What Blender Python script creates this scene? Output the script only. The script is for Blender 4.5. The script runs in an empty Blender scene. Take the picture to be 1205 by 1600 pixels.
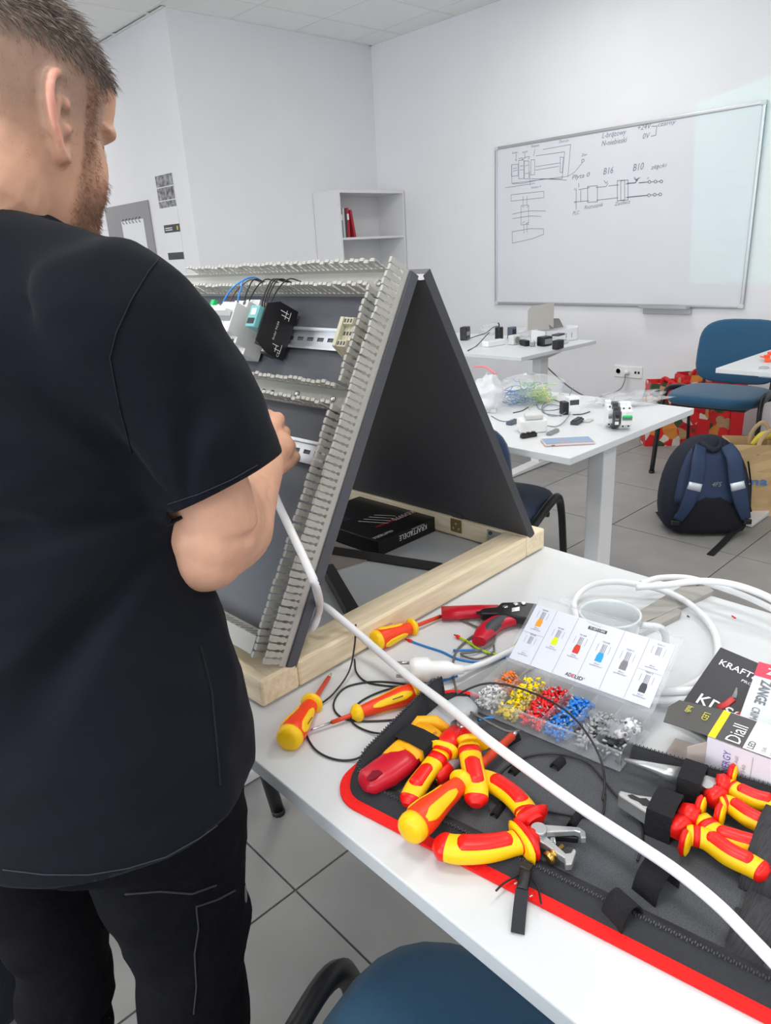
import bpy, bmesh, math, random
import numpy as np
from mathutils import Matrix, Vector

SC = bpy.context.scene
COL = SC.collection
random.seed(7)
rng = np.random.default_rng(7)

# ------------------------------------------------------------------ camera
# World axes: X runs along the back wall, Y along the whiteboard wall, floor at z = 0.
FPX = 1114.0                                  # focal length in pixels of the 1205 x 1600 frame
PITCH, ROLL, AZI, CAMH = math.radians(20.1815), math.radians(-3.2734), math.radians(-42.3111), 1.33
def _basis():
    cp, sp = math.cos(PITCH), math.sin(PITCH)
    fwd = np.array([0, cp, -sp]); up = np.array([0, sp, cp]); rt = np.array([1.0, 0, 0])
    cr, sr = math.cos(ROLL), math.sin(ROLL)
    r, u = cr*rt + sr*up, -sr*rt + cr*up
    ea = np.array([math.sin(AZI), math.cos(AZI), 0]); eb = np.array([math.cos(AZI), -math.sin(AZI), 0])
    M = np.array([eb, ea, [0, 0, 1.0]])
    return M@r, M@u, M@fwd
CR, CU, CF = _basis()
CP = np.array([0, 0, CAMH])
cam_data = bpy.data.cameras.new('camera')
cam = bpy.data.objects.new('camera', cam_data); COL.objects.link(cam)
cam_data.sensor_fit = 'VERTICAL'; cam_data.sensor_height = 36.0
cam_data.lens = 36.0*FPX/1600.0
cam_data.clip_start = 0.02
cam.matrix_world = Matrix(((CR[0], CU[0], -CF[0], 0), (CR[1], CU[1], -CF[1], 0), (CR[2], CU[2], -CF[2], CAMH), (0, 0, 0, 1)))
SC.camera = cam

def ray(x, y): return CF*FPX + (x-602.5)*CR - (y-800)*CU
def onz(x, y, z):                             # the point of the level z that the photograph shows at a pixel
    d = ray(x, y); return CP + d*(z-CAMH)/d[2]
def onx(x, y, X):
    d = ray(x, y); return CP + d*X/d[0]
def ony(x, y, Y):
    d = ray(x, y); return CP + d*Y/d[1]
def dep(x, y, t): return CP + ray(x, y)/FPX*t

# ------------------------------------------------------------------ world, exposure
world = bpy.data.worlds.new('world'); SC.world = world
world.use_nodes = True
world.node_tree.nodes['Background'].inputs[0].default_value = (0.80, 0.88, 1.0, 1)
world.node_tree.nodes['Background'].inputs[1].default_value = 1.0
vs = SC.view_settings
vs.view_transform = 'Standard'; vs.look = 'None'; vs.gamma = 1.0; vs.use_curve_mapping = False
vs.exposure = 0.0
try:
    SC.cycles.max_bounces = 10; SC.cycles.diffuse_bounces = 5; SC.cycles.transparent_max_bounces = 16
    SC.cycles.transmission_bounces = 10; SC.cycles.caustics_reflective = False; SC.cycles.caustics_refractive = False
    SC.cycles.use_denoising = True
    SC.cycles.sample_clamp_indirect = 6.0
except Exception:
    pass

# ------------------------------------------------------------------ lights
def area(name, loc, size, sizey, power, col, direction):
    l = bpy.data.lights.new(name, 'AREA'); l.shape = 'RECTANGLE'; l.size = size; l.size_y = sizey
    l.energy = power; l.color = col
    o = bpy.data.objects.new(name, l); COL.objects.link(o); o.location = loc
    o.rotation_euler = Vector(direction).to_track_quat('-Z', 'Y').to_euler()
    return o
CEIL = 3.03
LAMPS = [(x, y) for x in (-1.52, .28, 2.08, 3.88) for y in (-1.93, .47, 2.87) if (x, y) != (3.88, .47)] + [(.28, 5.27), (-1.52, 5.27), (2.08, 7.67), (.28, 7.67)]
LAMP_W = 14.2
for (lx, ly) in LAMPS:
    area('ceiling_panel_light', (lx, ly, CEIL-0.035), 0.56, 0.56, LAMP_W, (1.0, 0.975, 0.95), (0, 0, -1))
# daylight through the windows of the wall behind the photographer
for wy in (-1.2, 1.2, 3.6):
    area('window_daylight', (-2.95, wy, 1.65), 1.7, 1.5, 62.0, (0.86, 0.93, 1.0), (1, 0, 0.10))

# ------------------------------------------------------------------ materials
def lin(c):
    return tuple(((v/255.0)/12.92 if v/255.0 <= 0.04045 else ((v/255.0+0.055)/1.055)**2.4) for v in c)
MATS = {}
def mat(name, rgb, rough=0.5, metal=0.0, noise=0.0, nscale=30.0, bump=0.0, bscale=200.0, spec=0.5, trans=0.0, ior=1.45, alpha=1.0, emit=None, sheen=0.0, coat=0.0, sss=0.0, rgb2=None, detail=4.0, stretch=None):
    if name in MATS: return MATS[name]
    m = bpy.data.materials.new(name); m.use_nodes = True
    nt = m.node_tree; b = nt.nodes['Principled BSDF']
    c = lin(rgb)
    b.inputs['Base Color'].default_value = (*c, 1)
    b.inputs['Roughness'].default_value = rough
    b.inputs['Metallic'].default_value = metal
    b.inputs['Specular IOR Level'].default_value = spec
    b.inputs['IOR'].default_value = ior
    b.inputs['Transmission Weight'].default_value = trans
    b.inputs['Alpha'].default_value = alpha
    b.inputs['Sheen Weight'].default_value = sheen
    b.inputs['Coat Weight'].default_value = coat
    if sss:
        b.inputs['Subsurface Weight'].default_value = sss
        b.inputs['Subsurface Radius'].default_value = (0.012, 0.005, 0.003)
        b.inputs['Subsurface Scale'].default_value = 1.0
    if emit:
        b.inputs['Emission Color'].default_value = (*lin(emit[0]), 1); b.inputs['Emission Strength'].default_value = emit[1]
    if noise or bump:
        tc = nt.nodes.new('ShaderNodeTexCoord'); src = tc.outputs['Object']
        if stretch:
            mp = nt.nodes.new('ShaderNodeMapping'); mp.inputs['Scale'].default_value = stretch
            nt.links.new(src, mp.inputs['Vector']); src = mp.outputs['Vector']
    if noise:
        n = nt.nodes.new('ShaderNodeTexNoise'); n.inputs['Scale'].default_value = nscale; n.inputs['Detail'].default_value = detail
        nt.links.new(src, n.inputs['Vector'])
        r = nt.nodes.new('ShaderNodeMapRange'); r.inputs[1].default_value = 0.3; r.inputs[2].default_value = 0.7
        nt.links.new(n.outputs['Fac'], r.inputs[0])
        mx = nt.nodes.new('ShaderNodeMix'); mx.data_type = 'RGBA'
        c2 = lin(rgb2) if rgb2 else tuple(min(1, v*(1+noise)) for v in c)
        c1 = c if rgb2 else tuple(v*(1-noise) for v in c)
        mx.inputs['A'].default_value = (*c1, 1); mx.inputs['B'].default_value = (*c2, 1)
        nt.links.new(r.outputs[0], mx.inputs['Factor']); nt.links.new(mx.outputs['Result'], b.inputs['Base Color'])
    if bump:
        n2 = nt.nodes.new('ShaderNodeTexNoise'); n2.inputs['Scale'].default_value = bscale; n2.inputs['Detail'].default_value = 3.0
        nt.links.new(src, n2.inputs['Vector'])
        bp = nt.nodes.new('ShaderNodeBump'); bp.inputs['Strength'].default_value = bump; bp.inputs['Distance'].default_value = 0.002
        nt.links.new(n2.outputs['Fac'], bp.inputs['Height']); nt.links.new(bp.outputs['Normal'], b.inputs['Normal'])
    MATS[name] = m
    return m

# ------------------------------------------------------------------ mesh helpers
ZF = (np.zeros(3), np.eye(3))
def frame(o, x, z=(0, 0, 1)):                 # an origin and three axes as matrix columns
    x = np.array(x, float); x /= np.linalg.norm(x)
    z = np.array(z, float); z = z - x*(z@x); z /= np.linalg.norm(z)
    return (np.array(o, float), np.stack([x, np.cross(z, x), z], 1))
def rotz(o, deg): a = math.radians(deg); return frame(o, (math.cos(a), math.sin(a), 0))
def T(f, p): return f[0] + f[1]@np.array(p, float)
class G:
    def __init__(s): s.v = []; s.f = []; s.m = []; s.sm = []
    def add(s, vs, fs, mi=0, smooth=False):
        b = len(s.v); s.v += [tuple(map(float, p)) for p in vs]
        for f in fs: s.f.append([b+i for i in f]); s.m.append(mi); s.sm.append(smooth)
    def box(s, c, d, f=ZF, mi=0):
        vs = [T(f, (c[0]+d[0]*.5*i, c[1]+d[1]*.5*j, c[2]+d[2]*.5*k)) for k in (-1, 1) for j in (-1, 1) for i in (-1, 1)]
        s.add(vs, [(0, 2, 3, 1), (4, 5, 7, 6), (0, 1, 5, 4), (2, 6, 7, 3), (0, 4, 6, 2), (1, 3, 7, 5)], mi)
        return s
    def bx(s, a, b, f=ZF, mi=0):              # box between two corners
        a = np.array(a, float); b = np.array(b, float)
        return s.box((a+b)/2, abs(b-a), f, mi)
    def prism(s, poly, z0, z1, f=ZF, mi=0, smooth=False):
        n = len(poly)
        if sum(poly[i][0]*poly[(i+1) % n][1]-poly[(i+1) % n][0]*poly[i][1] for i in range(n)) < 0: poly = poly[::-1]
        vs = [T(f, (p[0], p[1], z0)) for p in poly] + [T(f, (p[0], p[1], z1)) for p in poly]
        s.add(vs, [tuple(range(n-1, -1, -1)), tuple(range(n, 2*n))], mi)
        b = len(s.v)-2*n
        for i in range(n):
            j = (i+1) % n; s.f.append([b+i, b+j, b+n+j, b+n+i]); s.m.append(mi); s.sm.append(smooth)
        return s
    def loft(s, rings, mi=0, smooth=True, caps=True, closed=False):
        n = len(rings[0]); b = len(s.v)
        for r in rings: s.v += [tuple(map(float, p)) for p in r]
        L = len(rings)
        for k in range(L if closed else L-1):
            k2 = (k+1) % L
            for i in range(n):
                j = (i+1) % n
                s.f.append([b+k*n+i, b+k*n+j, b+k2*n+j, b+k2*n+i]); s.m.append(mi); s.sm.append(smooth)
        if caps and not closed:
            s.f.append([b+i for i in range(n-1, -1, -1)]); s.m.append(mi); s.sm.append(False)
            s.f.append([b+(L-1)*n+i for i in range(n)]); s.m.append(mi); s.sm.append(False)
        return s
    def tube(s, pts, r, n=8, mi=0, closed=False, caps=True, flat=1.0, up=(0, 0, 1), ex=1.0):
        pts = [np.array(p, float) for p in pts]; L = len(pts)
        rs = r if hasattr(r, '__len__') else [r]*L
        fl = flat if hasattr(flat, '__len__') else [flat]*L
        rings = []; U = np.array(up, float); prev = None
        for i in range(L):
            a = pts[(i-1) % L] if (closed or i > 0) else pts[0]
            c = pts[(i+1) % L] if (closed or i < L-1) else pts[-1]
            t = c-a; nn = np.linalg.norm(t); t = t/nn if nn > 1e-9 else np.array([0, 0, 1.0])
            if prev is None:
                u = U - t*(U@t)
                if np.linalg.norm(u) < 1e-3: u = np.array([1, 0, 0.]) - t*t[0]
            else: u = prev - t*(prev@t)
            u /= np.linalg.norm(u); prev = u
            if not closed and hasattr(up, '__len__') and np.linalg.norm(U - t*(U@t)) > .2:
                u = U - t*(U@t); u /= np.linalg.norm(u); prev = u
            w = np.cross(t, u)
            ring = []
            for k in range(n):
                A = 2*math.pi*k/n; ca, sa_ = math.cos(A), math.sin(A)
                if ex != 1.0: ca = math.copysign(abs(ca)**ex, ca); sa_ = math.copysign(abs(sa_)**ex, sa_)
                ring.append(pts[i] + w*rs[i]*ca + u*rs[i]*fl[i]*sa_)
            rings.append(ring)
        return s.loft(rings, mi, True, caps, closed)
    def lathe(s, prof, f=ZF, n=24, mi=0, smooth=True, caps=True):   # profile of (radius, height), turned about the frame's Z
        rings = [[T(f, (r*math.cos(2*math.pi*k/n), r*math.sin(2*math.pi*k/n), z)) for k in range(n)] for r, z in prof]
        return s.loft(rings, mi, smooth, caps)
    def grid(s, P, mi=0, smooth=True):
        a, b = len(P), len(P[0]); o = len(s.v)
        for r in P: s.v += [tuple(map(float, p)) for p in r]
        for i in range(a-1):
            for j in range(b-1):
                s.f.append([o+i*b+j, o+i*b+j+1, o+(i+1)*b+j+1, o+(i+1)*b+j]); s.m.append(mi); s.sm.append(smooth)
        return s
    def mesh(s, name, mats, origin=None):
        me = bpy.data.meshes.new(name)
        o = np.zeros(3) if origin is None else np.array(origin)
        me.from_pydata([tuple(np.array(p)-o) for p in s.v], [], s.f)
        for m in (mats if isinstance(mats, (list, tuple)) else [mats]): me.materials.append(m)
        me.polygons.foreach_set('material_index', s.m); me.polygons.foreach_set('use_smooth', s.sm)
        me.update()
        bm = bmesh.new(); bm.from_mesh(me); bmesh.ops.recalc_face_normals(bm, faces=bm.faces); bm.to_mesh(me); bm.free()
        return me
    def obj(s, name, mats, parent=None, bevel=0.0, seg=2, solid=0.0, sub=0, origin=None, label=None):
        if origin is None and parent is None and s.v:
            a = np.array(s.v); origin = np.array([*(a.min(0)[:2]+a.max(0)[:2])/2, a[:, 2].min()])
        if parent is not None: origin = WLOC.get(parent.name, np.zeros(3))
        me = s.mesh(name, mats, origin)
        o = bpy.data.objects.new(name, me); COL.objects.link(o)
        o.location = (0, 0, 0) if parent is not None else tuple(origin)
        WLOC[o.name] = np.array(origin)
        if parent is not None: o.parent = parent
        if solid:
            md = o.modifiers.new('thickness', 'SOLIDIFY'); md.thickness = solid; md.offset = 0
        if bevel:
            md = o.modifiers.new('bevel', 'BEVEL'); md.width = bevel; md.segments = seg; md.limit_method = 'ANGLE'; md.angle_limit = math.radians(40)
            if seg > 1: md.harden_normals = False
        if sub:
            md = o.modifiers.new('subdivision', 'SUBSURF'); md.levels = sub; md.render_levels = sub
        if label: o['label'] = label
        return o
WLOC = {}
def thing(name, label, cat, loc=(0, 0, 0), group=None):
    o = bpy.data.objects.new(name, None); COL.objects.link(o); o.location = tuple(loc); o.empty_display_size = 0.02
    WLOC[o.name] = np.array(loc, float)
    return tag(o, label, cat, group)
def tag(o, label, cat, group=None):
    o['label'] = label; o['category'] = cat
    if group: o['group'] = group
    return o
def struct(o): o['kind'] = 'structure'; return o
def stuff(o): o['kind'] = 'stuff'; return o
def copy_tree(o, parent=None):
    c = o.copy(); COL.objects.link(c)
    if parent is not None: c.parent = parent
    WLOC[c.name] = WLOC.get(o.name, np.zeros(3))
    for ch in list(o.children): copy_tree(ch, c)
    return c
def smooth_path(pts, n=8, closed=False):     # Catmull-Rom through the points
    P = [np.array(p, float) for p in pts]; L = len(P); out = []
    for i in range(L if closed else L-1):
        p0 = P[(i-1) % L] if (closed or i > 0) else 2*P[0]-P[1]
        p1 = P[i]; p2 = P[(i+1) % L]
        p3 = P[(i+2) % L] if (closed or i+2 < L) else 2*P[-1]-P[-2]
        for k in range(n):
            t = k/n
            out.append(.5*((2*p1)+(-p0+p2)*t+(2*p0-5*p1+4*p2-p3)*t*t+(-p0+3*p1-3*p2+p3)*t**3))
    if not closed: out.append(P[-1])
    return out
def resample(vals, n):
    x = np.linspace(0, 1, len(vals)); return list(np.interp(np.linspace(0, 1, n), x, vals))
# lettering: the built-in font turned into flat mesh, laid on any plane
def text(g, s, f, height, mi=0, width=None, lift=0.0003, align='LEFT', bold=0.0, shear=0.0):
    cu = bpy.data.curves.new('lettering', 'FONT'); cu.body = s; cu.size = 1.0; cu.resolution_u = 2; cu.offset = bold; cu.shear = shear
    ob = bpy.data.objects.new('lettering', cu); COL.objects.link(ob)
    me = ob.to_mesh()
    vs = np.array([v.co[:] for v in me.vertices]).reshape(-1, 3); fs = [list(p.vertices) for p in me.polygons]
    ob.to_mesh_clear(); COL.objects.unlink(ob); bpy.data.objects.remove(ob); bpy.data.curves.remove(cu)
    if not len(vs): return g
    x0, x1 = vs[:, 0].min(), vs[:, 0].max(); k = height/0.72; kx = k if width is None else width/(x1-x0)
    off = {'LEFT': x0, 'CENTER': (x0+x1)/2, 'RIGHT': x1}[align]
    g.add([T(f, ((p[0]-off)*kx, p[1]*k, lift)) for p in vs], fs, mi)
    return g
def ribbon(g, pts2, f, w, mi=0, lift=0.0004):  # a flat pen stroke on a plane
    P = [np.array(p, float) for p in pts2]
    for a, b in zip(P[:-1], P[1:]):
        d = b-a; L = np.linalg.norm(d)
        if L < 1e-6: continue
        d /= L; n = np.array([-d[1], d[0]])*w/2; a2 = a-d*w*.3; b2 = b+d*w*.3
        g.add([T(f, (*q, lift)) for q in (a2-n, b2-n, b2+n, a2+n)], [(0, 1, 2, 3)], mi)
    return g

# ================================================================== the room
XW, YB, XC = 5.03, 5.37, 3.05
M_wall = mat('wall_paint', (226, 226, 229), .85, noise=.015, nscale=3, bump=.05, bscale=400)
M_ceil = mat('ceiling_board', (242, 242, 240), .9, noise=.02, nscale=120, bump=.15, bscale=500)
M_grid = mat('ceiling_bar', (230, 231, 230), .6)
M_tile = mat('floor_porcelain', (146, 144, 141), .42, noise=.07, nscale=7, bump=.03, bscale=90, spec=.4, detail=8)
M_grout = mat('grout', (104, 103, 101), .9)
M_white = mat('white_laminate', (207, 210, 212), .38, noise=.01, nscale=20, spec=.4)
M_wmetal = mat('white_powder_metal', (222, 223, 224), .4)
M_alu = mat('brushed_aluminium', (190, 191, 194), .35, .8)
M_black = mat('black_plastic', (28, 28, 31), .45)
M_blackm = mat('black_metal', (26, 25, 28), .38)
M_dark = mat('dark_grey_plastic', (66, 67, 72), .5)
M_grey = mat('mid_grey_plastic', (140, 141, 142), .5)
M_lgrey = mat('light_grey_plastic', (205, 206, 205), .45)
M_wplast = mat('white_plastic', (231, 232, 231), .35)
M_ink = mat('black_ink', (38, 38, 42), .6)
M_marker = mat('marker_ink', (126, 126, 138), .6)
M_wink = mat('white_ink', (235, 235, 235), .6)
M_steel = mat('steel', (196, 198, 200), .28, .95)
M_brass = mat('brass', (196, 160, 84), .3, .9)
M_redp = mat('red_plastic', (222, 22, 18), .38)
M_paper = mat('white_paper', (226, 227, 230), .8)

floor = struct(G().bx((-3.0, -3.0, -.06), (XW+.1, 9.0, -.0045)).obj('floor', M_grout))
tile_g = G().box((0, 0, -.002), (.5915, .5915, .004))
tile_me = tile_g.mesh('floor_tile', M_tile)
FX0, FY0, FS = .629, 1.061, .597
for i in range(-3, 9):
    for j in range(-3, 14):
        x0, y0 = FX0+i*FS, FY0+j*FS
        if x0+FS > XW+.3 or (y0+FS/2 > YB and x0+FS/2 > XC): continue
        if x0+FS > XW:
            o = bpy.data.objects.new('floor_tile', tile_me); o.scale = ((XW-x0)/FS, 1, 1); o.location = ((x0+XW)/2, y0+FS/2, 0)
        else:
            o = bpy.data.objects.new('floor_tile', tile_me); o.location = (x0+FS/2, y0+FS/2, 0)
        COL.objects.link(o); o.parent = floor
        o.location = tuple(np.array(o.location)-WLOC['floor'])
struct(G().bx((XC, YB, 0), (XW+.1, 9.0, CEIL)).obj('wall_back', M_wall))
struct(G().bx((XW, -3.0, 0), (XW+.1, YB, CEIL)).obj('wall_right', M_wall))
struct(G().bx((-3.1, 9.0, 0), (XC, 9.1, CEIL)).obj('wall_far', M_wall))
struct(G().bx((-3.1, -3.1, 0), (XW+.1, -3.0, CEIL)).obj('wall_rear', M_wall))
wl = G(); ys = [-3.0, -2.05, -.35, .35, 2.05, 2.75, 4.45, 9.0]
wl.bx((-3.1, -3, 0), (-3, 9, .9)).bx((-3.1, -3, 2.4), (-3, 9, CEIL))
for a, b in ((0, 1), (2, 3), (4, 5), (6, 7)): wl.bx((-3.1, ys[a], .9), (-3, ys[b], 2.4))
struct(wl.obj('wall_left', M_wall))
M_glass = mat('window_glass', (240, 245, 246), .02, trans=1.0, ior=1.05)
for n, (a, b) in enumerate(((1, 2), (3, 4), (5, 6))):
    y0, y1 = ys[a], ys[b]
    g = G()
    for (p, q) in (((y0, .9), (y1, .96)), ((y0, 2.34), (y1, 2.4)), ((y0, .9), (y0+.06, 2.4)), ((y1-.06, .9), (y1, 2.4)), (((y0+y1)/2-.03, .9), ((y0+y1)/2+.03, 2.4))):
        g.bx((-3.08, p[0], p[1]), (-3.02, q[0], q[1]))
    w = struct(g.obj('window_%d' % (n+1), M_wplast))
    G().bx((-3.055, y0+.05, .95), (-3.045, y1-.05, 2.35)).obj('window_pane', M_glass, w)
# ceiling: T-bar grid with lay-in boards
ceil = struct(G().bx((-3.1, -3.1, CEIL+.012), (XW+.1, 9.1, CEIL+.08)).obj('ceiling', M_ceil))
CX0, CY0 = 4.18, 4.97
gb = G()
for k in range(-1, 13):
    x = CX0-.6*k+.0
    if -3 < x < XW: gb.bx((x-.012, -3, CEIL-.002), (x+.012, 9 if x < XC else YB, CEIL+.004))
for k in range(-7, 14):
    y = CY0-.6*k
    if -3 < y < 9: gb.bx((-3, y-.012, CEIL-.0035), (XW if y < YB else XC, y+.012, CEIL+.0035))
gb.bx((XW-.022, -3, CEIL-.003), (XW, YB, CEIL+.004)).bx((XC, YB-.022, CEIL-.003), (XW, YB, CEIL+.004)).bx((XC-.022, YB-.0, CEIL-.003), (XC, 9, CEIL+.004))
gb.obj('ceiling_grid', M_grid, ceil)
ct_me = G().box((0, 0, .006), (.57, .57, .012)).mesh('ceiling_tile', M_ceil)
lampset = {(round((lx)/.1), round(ly/.1)) for lx, ly in LAMPS}
for i in range(-1, 10):
    for j in range(-7, 12):
        cx, cy = CX0-.6*i+.3, CY0-.6*j+.3
        if cx > XW-.02+.3 or (cy > YB+.2 and cx > XC): continue
        if any(abs(cx-lx) < .2 and abs(cy-ly) < .2 for lx, ly in LAMPS): continue
        w = min(cx+.29, XW-.022)-(cx-.29)
        h = (min(cy+.29, YB-.022) if cx > XC else cy+.29)-(cy-.29)
        if w < .05 or h < .05: continue
        o = bpy.data.objects.new('ceiling_tile', ct_me); COL.objects.link(o); o.parent = ceil
        o.scale = (w/.57, h/.57, 1)
        o.location = tuple(np.array((cx-.29+w/2, cy-.29+h/2, CEIL-.0)) - WLOC['ceiling'])
M_led = mat('led_diffuser', (255, 252, 246), .5, emit=((255, 250, 242), 3.0))
for (lx, ly) in LAMPS:
    where = {-1.52: 'along the window wall', .28: 'above the man', 2.08: 'above the middle tables', 3.88: 'along the whiteboard wall'}[lx]; far_ = {-1.93: 'at the rear wall', .47: 'level with the camera', 2.87: 'level with the far table', 5.27: 'level with the bookcase', 7.67: 'by the far wall'}[ly]
    t = thing('ceiling_light', 'square white LED ceiling panel %s, %s' % (where, far_), 'ceiling light', (lx, ly, CEIL-.03), 'LED ceiling panels')
    G().bx((lx-.29, ly-.29, CEIL-.012), (lx+.29, ly+.29, CEIL+.003)).obj('housing', M_wmetal, t)
    G().bx((lx-.275, ly-.275, CEIL-.02), (lx+.275, ly+.275, CEIL-.012)).obj('diffuser', M_led, t)

# ------------------------------------------------------------------ projector beam on the whiteboard wall
def projector():
    L = bpy.data.lights.new('projector_beam', 'SPOT'); L.spot_size = math.radians(70); L.spot_blend = 0.0; L.shadow_soft_size = .004
    L.color = (0.10, 1.0, 0.74); L.energy = 62
    loc = np.array((2.2, .8, 2.75))
    o = bpy.data.objects.new('projector_beam', L); COL.objects.link(o); o.location = tuple(loc)
    o.rotation_euler = (Vector((XW, 1.65, 1.6))-Vector(loc)).to_track_quat('-Z', 'Y').to_euler()
    L.use_nodes = True; nt = L.node_tree; em = nt.nodes['Emission']
    geo = nt.nodes.new('ShaderNodeNewGeometry')
    sep = nt.nodes.new('ShaderNodeSeparateXYZ'); nt.links.new(geo.outputs['Incoming'], sep.inputs[0])
    def m(op, a, b=None, c=None):
        n = nt.nodes.new('ShaderNodeMath'); n.operation = op
        for i, v in enumerate((a, b, c)):
            if v is None: continue
            if isinstance(v, (int, float)): n.inputs[i].default_value = v
            else: nt.links.new(v, n.inputs[i])
        return n.outputs[0]
    D = XW-loc[0]
    y = m('ADD', m('MULTIPLY', m('DIVIDE', sep.outputs[1], sep.outputs[0]), D), loc[1])
    z = m('ADD', m('MULTIPLY', m('DIVIDE', sep.outputs[2], sep.outputs[0]), D), loc[2])
    left = m('LESS_THAN', y, m('ADD', m('MULTIPLY', z, .058), 2.2445))
    right = m('GREATER_THAN', y, .75)
    bot = m('GREATER_THAN', z, .99)
    top = m('LESS_THAN', z, m('SUBTRACT', 2.517, m('MULTIPLY', y, .1775)))
    mask = m('MULTIPLY', m('MULTIPLY', left, right), m('MULTIPLY', bot, top))
    # faint projected lines of type
    zz = m('ADD', z, m('MULTIPLY', y, .04))
    row = m('GREATER_THAN', m('SINE', m('MULTIPLY', zz, 62.0)), .45)
    cmb = nt.nodes.new('ShaderNodeCombineXYZ'); nt.links.new(m('MULTIPLY', y, 60.0), cmb.inputs[0]); nt.links.new(m('MULTIPLY', m('FLOOR', m('MULTIPLY', zz, 9.87)), 7.0), cmb.inputs[1])
    nz = nt.nodes.new('ShaderNodeTexNoise'); nz.inputs['Scale'].default_value = 1.0; nt.links.new(cmb.outputs[0], nz.inputs['Vector'])
    word = m('GREATER_THAN', nz.outputs['Fac'], .42)
    cm2 = nt.nodes.new('ShaderNodeCombineXYZ'); nt.links.new(m('MULTIPLY', m('FLOOR', m('MULTIPLY', zz, 9.87)), 3.3), cm2.inputs[1])
    nz2 = nt.nodes.new('ShaderNodeTexNoise'); nt.links.new(cm2.outputs[0], nz2.inputs['Vector'])
    lim = m('GREATER_THAN', y, m('MULTIPLY', nz2.outputs['Fac'], 3.3))
    inset = m('LESS_THAN', y, m('ADD', m('MULTIPLY', z, .05), 2.08))
    band = m('MULTIPLY', m('GREATER_THAN', z, 1.12), m('LESS_THAN', z, 1.95))
    ink = m('MULTIPLY', m('MULTIPLY', row, word), m('MULTIPLY', inset, band))
    nt.links.new(m('MULTIPLY', mask, m('SUBTRACT', 1.0, m('MULTIPLY', ink, .25))), em.inputs['Strength'])
projector()

# ------------------------------------------------------------------ whiteboard
BY0, BY1, BZ0, BZ1 = 1.922, 3.966, .843, 2.045
wb = thing('whiteboard', 'large white dry-erase board with aluminium frame covered in black marker circuit sketches', 'whiteboard', (XW-.01, (BY0+BY1)/2, BZ0))
M_board = mat('whiteboard_enamel', (216, 218, 224), .22, spec=.5, noise=.012, nscale=3)
G().bx((XW-.016, BY0+.01, BZ0+.01), (XW-.001, BY1-.01, BZ1-.01)).obj('writing_surface', M_board, wb)
fr = G()
for a, b in (((BY0, BZ0), (BY1, BZ0+.02)), ((BY0, BZ1-.02), (BY1, BZ1)), ((BY0, BZ0), (BY0+.02, BZ1)), ((BY1-.02, BZ0), (BY1, BZ1))):
    fr.bx((XW-.024, a[0], a[1]), (XW-.001, b[0], b[1]))
fr.obj('frame', M_alu, wb, bevel=.004)
for y in (BY0, BY1):
    for z in (BZ0, BZ1):
        sy = 1 if y == BY0 else -1; sz = 1 if z == BZ0 else -1
        G().bx((XW-.027, y-.003*sy, z-.003*sz), (XW-.001, y+.033*sy, z+.026*sz)).obj('corner_cap', M_lgrey, wb, bevel=.006)
tr = G().bx((XW-.085, 2.27, BZ0-.006), (XW-.01, 2.62, BZ0+.001)).bx((XW-.088, 2.27, BZ0-.006), (XW-.083, 2.62, BZ0+.014)).bx((XW-.014, 2.27, BZ0-.05), (XW-.004, 2.62, BZ0))
tr.obj('marker_tray', M_alu, wb, bevel=.002, label='short aluminium marker tray')
BF = frame((XW-.0165, BY1, BZ0), (0, -1, 0), (-1, 0, 0))
def bb(px, py):
    p = onx(px, py, XW-.0165); return np.array([BY1-p[1], p[2]-BZ0])
def z3(X, Y): return bb(770+X*.19917, 140+Y*.19923)
def z4(X, Y): return bb(980+X*.25, 100+Y*.25)
W = .0042
def pen(name, strokes, words=(), zz=z3, w=W):
    g = G()
    for s in strokes: ribbon(g, [zz(*p) for p in s], BF, w)
    for (txt, X, Y, h, wd, sh) in words:
        o = zz(X, Y); a = zz(X+40, Y-7); d = a-o; d /= np.linalg.norm(d)
        fx = frame(T(BF, (*o, 0)), BF[1]@np.array([d[0], d[1], 0]), BF[1][:, 2])
        text(g, txt, fx, h, width=wd, shear=sh, lift=.0005)
    g.obj(name, M_marker, wb)
def rect(x0, y0, x1, y1, s=0): return [(x0, y0), (x1, y0-s), (x1, y1-s), (x0, y1), (x0, y0)]
pen('sketch', [rect(148, 590, 200, 680, 5), rect(205, 555, 245, 700, 3), rect(248, 560, 285, 700), rect(300, 552, 330, 670, 4), [(340, 520), (565, 488), (545, 700), (300, 700)],
   [(335, 605), (530, 575)], [(335, 632), (520, 602)], [(530, 530), (555, 530), (545, 650), (530, 650), (530, 530)], [(395, 470), (612, 430), (590, 680)], [(150, 600), (150, 735), (235, 725), (590, 680), (640, 650), (700, 578)],
   [(155, 740), (240, 735), (400, 700), (580, 710)], [(698, 575), (720, 560), (715, 545), (700, 550), (698, 575)], [(183, 505), (185, 560)], [(185, 560), (178, 548)], [(252, 500), (252, 540)], [(333, 465), (320, 520)], [(290, 640), (295, 750)],
   [(160, 620), (190, 615)], [(160, 640), (195, 632)], [(215, 600), (240, 597)], [(215, 630), (240, 628)], [(255, 600), (280, 590)], [(255, 660), (280, 655)], [(100, 770), (330, 735)], [(205, 540), (235, 535), (230, 550), (258, 530), (290, 525), (280, 550)]],
   [('Zasilacz', 150, 505, .014, .062, .3), ('wył', 232, 498, .014, .05, .3), ('Rozpocz', 303, 455, .018, .075, .3), ('Zbiorcze', 518, 420, .018, .085, .3), ('Zaw', 695, 525, .018, .05, .3), ('Korpus 4', 302, 778, .016, .09, .3)], w=.0034)
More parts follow.
